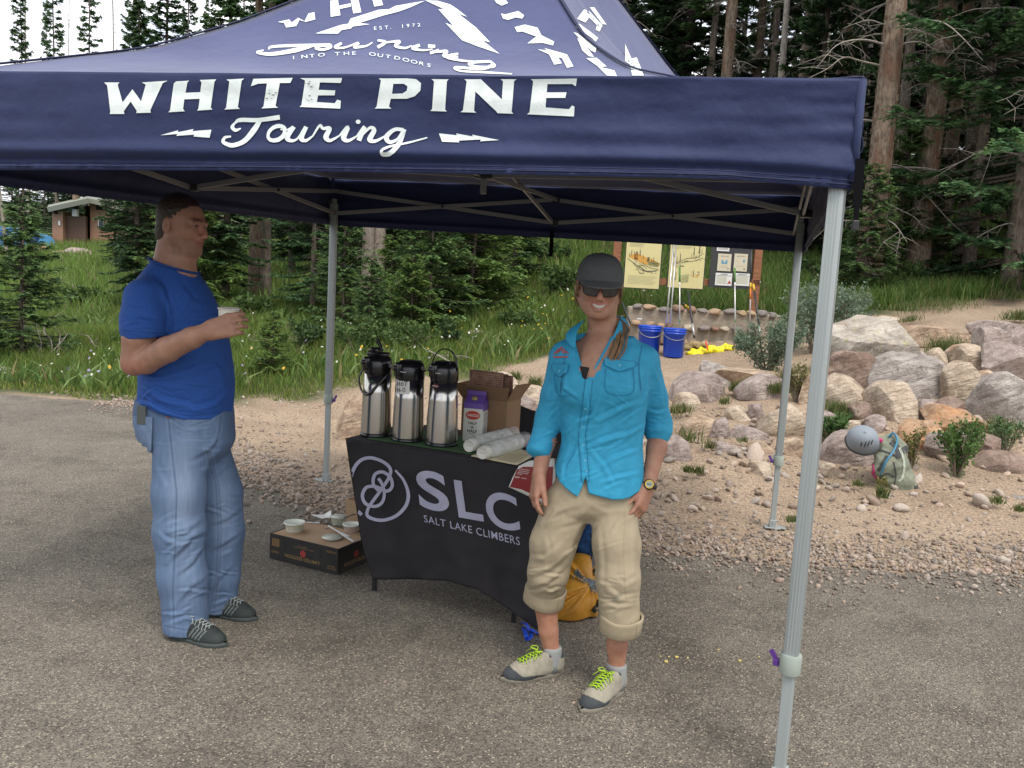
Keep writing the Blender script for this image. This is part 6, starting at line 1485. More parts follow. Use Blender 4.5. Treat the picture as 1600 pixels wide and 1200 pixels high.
hs=MB().grid(np.array(G7),wrap=True).obj('shell',M_helm,hl,True);hs.modifiers.new('t','SOLIDIFY').thickness=.006
MB().tube(G7[0]+[G7[0][0]],.010,6,caps=False,flat=.6).obj('rim',M_pgrey,hl,True)
MB().tube(bez([G7[0][4],hc_-hz0*.10+hx0*.08,hc_-hz0*.14,G7[0][20]],5),.006,5,flat=.4).obj('chin_strap',M_plblk,hl)
hp2=caster(bvh_of(hs))
for cx_,cy2,w,h,a in((1352,694,.9,5.5,.35),(1357,693,.9,5.5,.35),(1362,691,.9,4.5,.35),(1346,694,.9,4.0,.35)):
 print_on('vent_hole' if h>3.2 else 'badge',outline_poly([[(cx_+w*math.cos(t)*math.cos(a)-h*math.sin(t)*math.sin(a),cy2+w*math.cos(t)*math.sin(a)+h*math.sin(t)*math.cos(a))for t in np.linspace(0,6.28,14,endpoint=False)]]),hp2,M_ink if 'M_ink' in globals()else M_dk,hs,None,.003)
# ================================================================== THE WOMAN
M_skin=mat('skin',(1,1,1),0.52,attr='Col',c2=(0.88,0.82,0.80),nscale=38,bump=0.08,bscale=260,subs=0.12,spec=0.4)
M_cyan=mat('turquoise woven cotton',(0.020,0.26,0.43),0.75,c2=(0.026,0.30,0.49),nscale=26,bump=0.15,bscale=420,attr=None,sheen=0.0)
M_cyan_d=mat('turquoise stitching',(0.008,0.15,0.28),0.8)
M_khaki=mat('khaki cotton',(1,1,1),0.85,attr='Col',c2=(0.88,0.88,0.88),nscale=20,bump=0.25,bscale=380)
M_black=mat('black cloth',(0.010,0.010,0.012),0.85)
M_hair=mat('light brown hair',(0.12,0.065,0.03),0.6,c2=(0.27,0.16,0.075),nscale=60,stretch=(1,1,.08),detail=2)
M_suede=mat('tan suede',(1,1,1),0.9,attr='Col',c2=(.85,.85,.85),nscale=60,bump=.25,bscale=300)
M_lime=mat('lime shoelace',(0.33,0.50,0.02),0.7)
M_sock=mat('light grey knit sock',(0.27,0.28,0.275),0.9,bump=.4,bscale=200)
M_btn=mat('turquoise button',(0.10,0.42,0.60),0.35)
M_rub=mat('rubber sole',(0.17,0.155,0.12),0.85,bump=.2,bscale=150)
def skin_at(px,py):return None
wf=on(860,1062)
woman=thing('person','woman in turquoise shirt, rolled khaki trousers, grey cap and sunglasses smiling beside the table','person',(0.33,3.22,0))
Y0=3.27
headc=P(936.5,446,3.262)
RW=frame((-0.04,-1,-0.14),(0.02,0,1))
HW=.99
v=Vol((.02,2.85,0.02),(.72,3.52,1.72),.0038)
Wh=head(v,headc,RW,HW,fem=True,smile=1.0)
v.cone(P(940,487,3.285),P(943,540,3.30),.053,.058,.03)
v.ell(P(940,590,3.285),(.135,.085,.13),None,.04)
v.cone(P(940,540,3.29),P(885,560,3.30),.045,.05,.04);v.cone(P(940,540,3.29),P(1005,566,3.30),.045,.05,.04)
v.cone(P(930,545,3.235),P(912,580,3.20),.03,.03,.05);v.cone(P(950,540,3.235),P(925,590,3.195),.028,.03,.05)
v.ell(P(940,700,3.29),(.12,.08,.16),None,.05);v.ell(P(930,762,3.29),(.11,.07,.07),None,.05);v.cone(P(905,765,3.29),P(890,812,3.28),.06,.06,.03);v.cone(P(955,765,3.28),P(965,812,3.25),.06,.06,.03)
aR=[P(882,560,3.30),P(862,645,3.34),P(852,690,3.31),P(843,740,3.262)]
v.chain(aR,[.045,.037,.036,.0265],.02)
aL=[P(1008,566,3.30),P(1030,660,3.37),P(1026,700,3.31),P(1013,757,3.24)]
v.chain(aL,[.045,.038,.036,.0265],.02)
hand(v,P(842,742,3.258),P(829,800,3.215)-P(841,745,3.255),(.85,.25,0),(0.35,-1,0.1),.96,curl=(.30,.42,.52,.60),thumb=(.42,.25))
hand(v,P(1012,761,3.235),P(992,822,3.175)-P(1011,765,3.23),(-.75,.62,0),(-.6,-.75,0.1),.96,curl=(.34,.38,.42,.46),thumb=(.35,.30))
kR,kL=P(862,878,3.26),P(965,880,3.16)
def _ank(h,t_,c):d=t_-h;d[2]=0;d/=np.linalg.norm(d);return h+d*.052+np.array([0,0,c])
aRk,aLk=_ank(on(879,1060),on(779,1067),.088),_ank(on(972,1080),on(896,1130),.088)
aRf,aLf=aRk-(0,0,.055),aLk-(0,0,.055)
v.chain([P(890,812,3.28),P(870,860,3.262),P(858,900,aRk[1]+.02),P(853,945,aRk[1]+.015),P(857,985,aRk[1]+.008),aRk],[.060,.052,.049,.046,.038,.0295],.010)
v.chain([P(965,812,3.25),kL,P(968,920,aLk[1]+.03),P(968,965,aLk[1]+.02),P(964,1010,aLk[1]+.008),aLk],[.060,.052,.050,.046,.038,.029],.010)
v.cone(aRk,aRf,.030,.026,.02);v.cone(aLk,aLf,.029,.026,.02)
def wcol(V,N):
 px,py=vproj(V);n=len(V)
 c=np.tile(np.array([[0.39,0.215,0.145]]),(n,1))
 L=(V-headc)@RW.T/HW
 hd=(np.abs(L)<.15).all(1)
 face=np.exp(-((L[:,0])/.045)**2-((L[:,2]+.02)/.05)**2)*(L[:,1]<0)*hd
 c=mixc(c,(0.46,0.20,0.13),.6*face)
 lip=np.exp(-(np.abs(L[:,2]+.0625-.010*(L[:,0]/.03)**2)/.0115)**6)*(np.abs(L[:,0])<.029)*(L[:,1]<-.078)*hd
 c=mixc(c,(0.40,0.12,0.10),.75*lip)
 inside=np.exp(-(np.abs(L[:,2]+.0615-.007*(L[:,0]/.03)**2)/.0035)**4)*(np.abs(L[:,0])<.025)*(L[:,1]<-.075)*(L[:,1]>-.091)*hd
 c=mixc(c,(0.08,0.02,0.02),inside)
 arm=((px<862)|(px>990))&(py>660)&(py<840)
 c=mixc(c,(0.34,0.17,0.11),arm*.8)
 leg_=(py>900)*1.0;c=mixc(c,(0.37,0.175,0.11),leg_*.7)
 c*=(1+.06*nz(V,25))[:,None]
 return c
wbody=skin_part(v,'body',M_skin,woman,wcol,1)
mb=MB();a=[]
for i in range(15):
 x=-.0235+.047*i/14
 top=Wh(x,-.1008+10*x*x,-.0568+8*x*x);bo=Wh(x,-.1000+10*x*x,-.0690+21*x*x)
 a.append([top,bo])
mb.grid(np.array(a));
o=mb.obj('teeth',mat('teeth',(0.50,0.46,0.40),0.3),woman,True)
M_lens=mat('dark lens',(0.012,0.008,0.007),0.06,spec=0.8,coat=0.5)
M_frame=mat('dark tortoise plastic',(0.03,0.012,0.008),0.25)
sg=MB();ln=[]
for q in(-1,1):
 ring=[];G=[]
 for i in range(28):
  a=2*math.pi*i/28;ex=abs(math.cos(a))**.6*math.copysign(1,math.cos(a));ey=abs(math.sin(a))**.7*math.copysign(1,math.sin(a))
  x=q*.0345+ex*.0285;z=-.001+ey*.0225+.002*ex*q
  y=-.1095+7.5*max(0,abs(x)-.012)**2
  ring.append(Wh(x,y,z))
 sg.tube(ring+[ring[0]],.0026,6,caps=False)
 cc=np.mean(ring,axis=0)+(-RW[1])*.003
 G=[[cc+(np.array(r_)-cc)*f+(-RW[1])*.0 for r_ in ring]for f in(.05,.5,.85,1)]
 lm=MB().grid(np.array(G),wrap=True);ln.append(lm)
 sg.chain=None
 sg.bar(Wh(q*.0625,-.091,.010),Wh(q*.076,-.05,.010),.004,.013);sg.bar(Wh(q*.076,-.05,.010),Wh(q*.081,.01,.006),.003,.008)
sg.bar(Wh(-.009,-.110,.008),Wh(.009,-.110,.008),.004,.006)
gl=sg.obj('sunglasses',M_frame,woman,True)
for lm in ln:lm.obj('lens',M_lens,gl,True)
v=Vol(headc-.16-np.array([0,0,.2]),headc+.19,.004)
for q in(-1,1):
 v.cone(Wh(q*.070,.005,.03),Wh(q*.066,.05,-.05),.018,.022,.02)
 v.cone(Wh(q*.072,-.035,.028),Wh(q*.073,-.005,-.012),.008,.010,.01)
v.ell(Wh(0,.06,-.01),(.075,.055,.08),RW,.03)
def hcut(V,N):return V+N*(nz(V,130,0,(1,1,.12))*.004)[:,None]
hair=skin_part(v,'hair',M_hair,woman,None,1,hcut)
mb=MB()
for i in range(30):
 r=random.Random(i);jx,jy=r.gauss(0,.011),r.gauss(0,.007)
 e=r.uniform(0,22)
 pts=bez([Wh(.060+jx*.3,.05,-.05),P(966,505,3.285)+(jx,jy,0),P(968,528,3.225)+(jx,jy,0),P(962,550,3.192)+(jx*1.1,jy,0),P(953-e*.4,566+e*.8,3.178)+(jx*.6,jy*.4,0)],5)
 mb.tube(pts,np.interp(np.linspace(0,1,len(pts)),[0,.7,1],[.0042,.0036,.0008]),5)
for i in range(26):
 r=random.Random(i+90);q=1 if i%2 else-1
 pts=bez([Wh(q*.070,-.03+r.uniform(-.02,.03),.03),Wh(q*(.081+r.uniform(-.004,.005)),-.01+r.uniform(-.03,.03),-.015),Wh(q*(.074+r.uniform(-.006,.012)),.01,-.055-r.uniform(0,.04))],5)
 mb.tube(pts,.0013,4)
mb.obj('lock',M_hair,hair,True)
M_cap=mat('grey heather cap',(0.070,0.075,0.078),0.9,c2=(0.095,0.10,0.10),nscale=180,bump=.2,bscale=300)
M_mesh=mat('black cap mesh',(0.010,0.010,0.011),0.8,bump=.4,bscale=500)
G=[];MI=[]
nu,nv_=40,14
for j in range(nv_+1):
 row=[]
 for i in range(nu):
  a=2*math.pi*i/nu;ph=j/nv_*math.pi/2
  f=math.cos(ph)**.62
  x=.0850*math.sin(a)*f;y=.012-(.113 if math.cos(a)>0 else .098)*math.cos(a)*f;z=.022+.093*math.sin(ph)**.92
  z-=.010*(1-math.cos(a))*(1-j/nv_)
  row.append(Wh(x,y,z))
 G.append(row)
mb=MB().grid(np.array(G),wrap=True)
MI=[]
for j in range(nv_):
 for i in range(nu):
  a=2*math.pi*(i+.5)/nu;MI.append(0 if math.cos(a)>.12 else 1)
mb.MI=MI
cap=mb.obj('cap',None,woman,True,mats=[M_cap,M_mesh]);cap.modifiers.new('t','SOLIDIFY').thickness=.003
rows=[]
for j in range(9):
 t=j/8;row=[]
 for i in range(25):
  a=-1.12+2.24*i/24
  x0,y0=.0850*math.sin(a),.012-.113*math.cos(a)
  ext=.066*math.sqrt(max(0,1-(a/1.14)**2))*t
  row.append(Wh(x0*(1+.04*t),y0-ext,.030-.0008-ext*.20-.30*(x0*(1+.04*t))**2*14*(.3+.7*t)*.28))
 rows.append(row)
br=MB().grid(np.array(rows)).obj('brim',M_cap,cap,True);br.modifiers.new('t','SOLIDIFY').thickness=.004
MB().lathe(Wh(0,.018,.118),[(.007,-.002),(.006,.002),(.0,.004)],12).obj('cap_button',M_cap,cap,True)
for q in(0,.75,-.75,1.6,-1.6,3.1):
 L_=[]
 for j in range(nv_+1):
  ph=j/nv_*math.pi/2;f=math.cos(ph)**.62
  L_.append(Wh(.0858*math.sin(q)*f,.012-(.1138 if math.cos(q)>0 else .0988)*math.cos(q)*f,.0225+.0935*math.sin(ph)**.92-.008*(1-math.cos(q))*(1-j/nv_)))
 MB().tube(L_,.0011,5).obj('cap_seam',M_mesh,cap)
v=Vol((.02,2.98,.70),(.74,3.50,1.46),.0036)
def row(py,x0,x1,Y,ry,rot=0.0):
 a,b=P(x0,py,Y),P(x1,py,Y);c=(a+b)/2
 return(c[2],c[0],c[1],abs(b[0]-a[0])/2,ry,rot)
rs=[row(800,855,1009,3.27,.126),row(785,856,1008,3.27,.126),row(765,858,1007,3.27,.124),row(730,868,1006,3.275,.112),row(692,878,1004,3.285,.099),row(655,875,1008,3.285,.100),row(620,870,1012,3.28,.112),row(585,866,1016,3.28,.118),row(560,866,1016,3.285,.108),row(540,882,1003,3.29,.085),row(527,900,985,3.295,.068)]
v.loft(rs,.03,2.25)
for q in(-1,1):v.ell(P(937+q*30,606,3.20),(.055,.040,.058),None,.05)
v.cone(P(940,540,3.295),P(886,556,3.30),.058,.052,.04);v.cone(P(946,540,3.295),P(1003,561,3.30),.058,.052,.04)
v.chain([P(883,560,3.30),P(868,615,3.315),P(857,655,3.33),P(843,700,3.30)],[.058,.053,.050,.042],.022)
v.chain([P(1007,566,3.30),P(1020,620,3.335),P(1028,660,3.355),P(1028,676,3.34)],[.058,.053,.050,.050],.022)
v.cone(P(846,692,3.304),P(841,704,3.29),.0475,.0475,.005,flat=(P(839,712,3.28)-P(846,690,3.305),.62))
v.cone(P(1028,662,3.352),P(1028,674,3.335),.0555,.0545,.005,flat=(P(1028,682,3.33)-P(1028,662,3.355),.62))
vA,vB,vC=P(893,512,3.2),P(972,506,3.2),P(915,594,3.17)
def neckcut(X,Y,Z):
 x,y,z=X+0*Y+0*Z,Y+0*X+0*Z,Z-CAM_H+0*X+0*Y
 dz=x*CF[0]+y*CF[1]+z*CF[2];px=800+FPX*(x*CR[0]+y*CR[1]+z*CR[2])/dz;py=600-FPX*(x*CU[0]+y*CU[1]+z*CU[2])/dz
 l=((915-px)*(594-512)-(594-py)*(915-893))/math.hypot(82,22);r_=((px-915)*(594-506)-(594-py)*(972-915))/math.hypot(88,57)
 w=np.maximum(np.maximum(l,r_)*3.2/FPX,y-3.30);return-w
v.cut(neckcut)
neckc=P(942,520,3.29)
v.cone(P(942,495,3.285),P(943,530,3.295),.062,.062,.004,'s')
hem_x=[P(q,760,3.15)[0]for q in(850,862,885,904,910,915,921,960,985,1003,1015)]
hem_z=[P(860,q,3.15)[2]for q in(742,748,765,776,760,742,768,776,774,764,760)]
_hs=np.sqrt(1+(np.gradient(np.interp(np.linspace(hem_x[0],hem_x[-1],60),hem_x,hem_z))/((hem_x[-1]-hem_x[0])/59))**2)
def hemcut(X,Y,Z):return(np.interp(X,hem_x,hem_z)+0.03*np.clip((Y-3.2)/.1,0,1)-Z)/np.interp(X,np.linspace(hem_x[0],hem_x[-1],60),_hs)
v.cut(hemcut)
WF=[([(905,705),(935,690),(990,672)],.006,9),([(925,735),(960,715),(1000,700)],.005,8),([(900,660),(925,650),(940,615)],.0045,7),([(925,660),(965,640),(1005,625)],.0045,9),([(880,735),(895,715),(905,690)],.005,7),([(935,755),(965,745),(1000,738)],.004,8),([(905,625),(885,610),(872,590)],.004,7),([(960,690),(985,676),(1005,664)],.005,7),([(880,680),(893,668),(905,650)],.004,6),([(1000,640),(1010,610),(1012,580)],.004,6),([(872,640),(880,610),(884,570)],.005,6),([(845,665),(858,650),(870,640)],.004,6),([(838,690),(850,680),(865,672)],.0035,5),([(1010,640),(1028,645),(1045,640)],.004,6),([(1012,655),(1028,660),(1046,656)],.0035,4),([(912,600),(920,640),(908,690),(914,740)],.003,5),([(870,560),(862,600),(855,640)],.003,7),([(1020,570),(1032,600),(1036,640)],.003,7),([(930,580),(950,600),(990,605)],.003,9),([(920,700),(945,728),(960,760)],.004,8),([(890,700),(880,730),(878,752)],.004,6)]
WF=[(a_,b_*2.0,c_*.8)for a_,b_,c_ in WF]
WF+=autofolds(16,(915,640,1000,765),(-35,-10),60,.0045,4.5,1)+autofolds(8,(870,640,910,750),(-60,-20),40,.004,4,2)+autofolds(9,(840,620,872,700),(-50,0),24,.0035,3.5,3)+autofolds(9,(1008,600,1046,676),(-20,40),26,.0035,3.5,4)+autofolds(8,(925,570,1000,640),(10,50),40,.003,5,5)
def spost(V,N):
 fr=frontness(N,V)
 for pts,a,w in WF:V=fold(V,N,fr,pts,a*.62,w*.66)
 V=V+N*(nz(V,22,3.0,(1,1,.6))*.0028+nz(V,55,9.0)*.0009)[:,None]
 return V
shirt=skin_part(v,'shirt',M_cyan,woman,None,1,spost)
sb=bvh_of(shirt);sp=caster(sb)
def ribbon_on(name,pts,w,m,parent,off=.003,place=sp):
 return print_on(name,stroke_poly(pts,w,True,5),place,m,parent,2.5,off)
pl=[(917,594),(912,640),(907,680),(910,720),(912,752)]
ribbon_on('placket',[(x+3,y)for x,y in pl],11,M_cyan,shirt,.003)
ribbon_on('stitch',[(x-2.5,y)for x,y in pl],1.1,M_cyan_d,shirt,.0036);ribbon_on('stitch',[(x+8.5,y)for x,y in pl],1.0,M_cyan_d,shirt,.0036)
def disc_on(name,x,y,r,m,parent,off=.005,n=14,place=sp,h=.002):
 q=place(x,y)
 if not q:return
 p,nn=np.array(q[0]),np.array(q[1]);u=np.cross(nn,(0,0,1));u/=np.linalg.norm(u);w_=np.cross(u,nn)
 return MB().lathe(p+nn*off,[(r,-h),(r,h*.4),(r*.8,h*.7),(r*.75,h*.2),(0,h*.2)],n,ax=(u,w_,nn)).obj(name,m,parent,True)
for x,y in((913,638),(909,667),(909,694),(913,720),(914,735)):disc_on('button',x+2,y,.0055,M_btn,shirt)
for(x0,x1,yt,tl)in((944,991,562,1),(864,888,570,-1)):
 fl=[(x0,yt-1),(x1,yt+(4 if tl>0 else 0)),(x1-1,yt+12),((x0+x1)/2,yt+19),(x0+1,yt+9)]
 o=print_on('pocket_flap',outline_poly([fl]),sp,M_cyan,shirt,4,.0045)
 if o:o.modifiers.new('t','SOLIDIFY').thickness=.0015
 ribbon_on('stitch',fl+[fl[0]],1.0,M_cyan_d,shirt,.0055)
 ribbon_on('stitch',[(x0+2,yt+14),(x0+4,yt+50),(x1-4,yt+52),(x1-2,yt+14)],.9,M_cyan_d,shirt,.0032)if tl>0 else ribbon_on('stitch',[(x0+2,yt+14),(x0+8,yt+46),(x1+4,yt+48)],.9,M_cyan_d,shirt,.0032)
 disc_on('button',(x0+x1)/2,yt+10,.0055,M_btn,shirt,.0075)
disc_on('button',1040,594,.005,M_btn,shirt)
ribbon_on('stitch',[(1003,540),(998,570),(1001,610)],1.0,M_cyan_d,shirt,.002);ribbon_on('stitch',[(885,545),(880,575),(876,612)],1.0,M_cyan_d,shirt,.002)
M_red=mat('red embroidery',(0.45,0.06,0.04),0.8)
for pts in([(866,554),(873,547),(878,543)],[(878,543),(882,548),(889,553)],[(871,552),(877,547),(881,552),(885,549)]):ribbon_on('embroidery',pts,1.6,M_red,shirt,.003)
print_on('embroidery',merge_polys([(np.array(V_)*[4.2,-4.2]+[864+i*3.1,545-6.0*math.sin((i+.5)/8*math.pi)],F_)for i,(V_,F_)in enumerate([text_poly(ch)for ch in 'SLCA USA'.replace(' ','')])]if False else[(text_poly('MOUNTAIN',.2)[0]*[27,-27]+[864.5,546-2],text_poly('MOUNTAIN',.2)[1])])if False else outline_poly([[(865,557),(888,557),(888,559),(865,559)]]),sp,M_red,shirt,3,.003)
def wing(pts3,name='collar'):
 G=np.array(pts3,float);mb=MB().grid(G);o=mb.obj(name,M_cyan,shirt,True);o.modifiers.new('t','SOLIDIFY').thickness=.003
 ss=o.modifiers.new('s','SUBSURF');ss.levels=2;ss.render_levels=2;return o
wing([[P(920,494,3.32),P(910,505,3.252),P(899,524,3.208),P(902,550,3.180)],[P(909,505,3.345),P(892,511,3.285),P(880,525,3.240),P(888,538,3.205)]])
wing([[P(970,488,3.33),P(966,504,3.25),P(956,530,3.205),P(929,575,3.172)],[P(982,502,3.34),P(986,512,3.27),P(979,534,3.215),P(948,560,3.180)]])
wing([[P(920,496,3.325),P(945,492,3.36),P(969,490,3.33)],[P(910,507,3.34),P(945,508,3.385),P(983,505,3.34)]])
print_on('undershirt',outline_poly([[(907,573),(921,575),(918,585),(915,596),(911,590)]]),caster(bvh_of(wbody)),M_black,woman,4,.006)
for side,pts in((-1,[(897,524),(901,548),(908,572),(914,592)]),):
 L3=[]
 for x,y in pts:
  h_=None
  for dx in(0,1,2,3,4):
   h_=sp(x+side*dx,y)
   if h_ and(np.array(h_[0])[1]<3.262):break
  if h_:L3.append(np.array(h_[0])+np.array(h_[1])*.001)
 if len(L3)>2:MB().tube(bez(L3,5),.0042,6,flat=.6).obj('neckline_edge',M_cyan,shirt,True)
MB().tube(bez([P(957,526,3.208),P(945,548,3.188),P(933,569,3.174),P(924,583,3.168),P(919,594,3.165)],5),.0058,8,flat=.7).obj('neckline_edge',M_cyan,shirt,True)
v=Vol((.02,2.88,.22),(.62,3.48,1.08),.0038)
v.loft([row(812,890,955,3.265,.06),row(796,862,992,3.265,.100),row(775,858,1000,3.27,.110),row(745,872,994,3.275,.098),row(725,882,986,3.28,.085)],.03,2.3)
v.chain([P(884,797,3.27),P(864,850,3.255),P(857,893,3.265),P(851,925,3.31)],[.095,.085,.078,.071],.02)
v.chain([P(960,802,3.25),P(963,850,3.18),P(966,905,3.145),P(969,972,3.13)],[.088,.088,.080,.072],.02)
cR=(P(852,912,3.31),P(851,932,3.315));cL=(P(970,961,3.128),P(969,983,3.13))
dR=cR[1]+np.array([0,0,-.033]);dL=cL[1]+np.array([0,0,-.031])
v.cone(P(852,948,3.315),P(852,985,3.33),.071,.071,.003,'s');v.cone(P(969,990,3.13),P(968,1030,3.13),.067,.067,.003,'s')
KF=[([(918,800),(895,850),(885,910)],.006,9),([(905,790),(870,800),(845,830)],.005,9),([(890,860),(860,890),(822,900)],.007,9),([(885,885),(855,912),(822,918)],.006,7),([(825,870),(850,872),(880,850)],.005,8),([(935,820),(940,880),(938,930)],.005,8),([(1000,800),(990,860),(992,930)],.004,9),([(945,915),(970,935),(1000,930)],.006,8),([(940,940),(965,948),(998,942)],.005,6),([(960,900),(975,915),(1000,900)],.004,7),([(835,928),(850,920),(870,926)],.004,5),([(925,790),(950,800),(990,795)],.0035,8),([(975,820),(972,870),(978,920)],.003,8),([(850,830),(856,860),(850,890)],.003,8),([(925,790),(900,815),(860,825)],.003,8)]
def kpost(V,N):
 fr=frontness(N,V)
 for pts,a,w in KF+autofolds(10,(825,880,880,930),(-30,10),34,.005,4.5,6)+autofolds(9,(940,900,998,955),(-20,30),34,.0045,4.5,7)+autofolds(12,(845,790,1000,880),(-60,-15),60,.0035,6,8):V=fold(V,N,fr,pts,a*.85,w*.62)
 return V+N*(nz(V,14,5.0,(1,1,.5))*.004+nz(V,45,2.0)*.001)[:,None]
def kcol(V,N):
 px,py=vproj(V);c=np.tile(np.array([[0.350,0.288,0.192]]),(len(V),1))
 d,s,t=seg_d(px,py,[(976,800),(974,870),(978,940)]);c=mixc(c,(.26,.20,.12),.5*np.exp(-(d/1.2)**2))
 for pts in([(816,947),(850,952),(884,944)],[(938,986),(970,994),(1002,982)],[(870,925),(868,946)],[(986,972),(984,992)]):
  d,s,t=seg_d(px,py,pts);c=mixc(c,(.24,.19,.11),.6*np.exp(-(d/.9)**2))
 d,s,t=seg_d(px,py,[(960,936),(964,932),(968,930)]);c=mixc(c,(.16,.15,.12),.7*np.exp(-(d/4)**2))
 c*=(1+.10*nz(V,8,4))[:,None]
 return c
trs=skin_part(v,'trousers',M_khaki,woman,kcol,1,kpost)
M_kcuff=mat('khaki cuff',(.350,.288,.192),.85,c2=(.30,.245,.16),nscale=14,bump=.25,bscale=300)
for c0,ax_,R_,sd_ in((P(851,930,3.312),(.10,-.13,1),.0765,1),(P(970,972,3.128),(.02,-.12,1),.0755,2)):
 az=np.array(ax_,float);az/=np.linalg.norm(az);ax1=np.cross((0,1,0),az);ax1/=np.linalg.norm(ax1);ay1=np.cross(az,ax1);G=[]
 for rr_,zz_ in((R_-.008,-.030),(R_+.001,-.034),(R_+.005,-.030),(R_+.0045,-.005),(R_+.006,.020),(R_+.005,.030),(R_+.001,.033),(R_-.005,.024)):
  G.append([c0+ax1*math.cos(t)*(rr_+.003*mnoise.noise((math.cos(t)*2.5+sd_*9,math.sin(t)*2.5,zz_*25)))+ay1*math.sin(t)*rr_*.96+az*(zz_+.004*math.sin(t*2+sd_)+.002*mnoise.noise((t*2,sd_,0)))for t in np.linspace(0,2*math.pi,44,endpoint=False)])
 cf_=MB().grid(np.array(G),wrap=True).obj('cuff',M_kcuff,trs,True)
 t=-.9;MB().tube([c0+ax1*math.cos(t)*(R_+.0055)+ay1*math.sin(t)*(R_+.0055)*.96+az*z_ for z_ in(-.028,0,.028)],.0012,4).obj('cuff_seam',mat('khaki thread',(.2,.16,.09),.8)if 'khaki thread' not in bpy.data.materials else bpy.data.materials['khaki thread'],cf_)
M_yel=mat('yellow plastic',(0.55,0.38,0.02),0.4);M_lcd=mat('watch glass',(0.28,0.31,0.27),0.12)
wc=P(1013,759,3.238);axw=P(1011,775,3.225)-P(1017,735,3.26);axw/=np.linalg.norm(axw)
fn=np.array([-0.1,-1,.15]);fn-=axw*(fn@axw);fn/=np.linalg.norm(fn);sn=np.cross(axw,fn)
w=MB()
for sgn in(1,):
 ring=[wc+.0315*(math.cos(a)*fn+math.sin(a)*sn*.98)for a in np.linspace(0,2*math.pi,25)]
 for a,b in zip(ring[:-1],ring[1:]):w.bar(a,b,.003,.019,up=axw)if False else None
G=[[wc+(.0305+.0025*(1-(2*t-1)**2))*(math.cos(a)*fn+math.sin(a)*sn)+axw*(t-.5)*.020 for a in np.linspace(0,2*math.pi,28,endpoint=False)]for t in(0,.25,.5,.75,1)]
w=MB().grid(np.array(G),wrap=True);wt=w.obj('watch',M_plblk,woman,True)
fc=wc+fn*.033;fx=fn
MB().lathe(fc,[(.0195,-.004),(.0205,.002),(.018,.006),(.0135,.0065)],20,ax=(sn,axw,fn)).obj('watch_case',M_plblk,wt,True)
MB().lathe(fc,[(.0165,.0060),(.0165,.0072),(.0125,.0078),(.0125,.0066)],20,ax=(sn,axw,fn)).obj('watch_bezel',M_yel,wt,True)
MB().lathe(fc,[(.0122,.0070),(0,.0074)],20,ax=(sn,axw,fn)).obj('watch_face',M_lcd,wt)
q=MB()
for dx,w_ in((-.006,.002),(-.002,.003),(.003,.003),(.0068,.002)):q.box(fc+sn*dx+fn*.0077,(w_,.006,.0004),(sn,axw,fn))
q.obj('digits',M_plblk,wt)
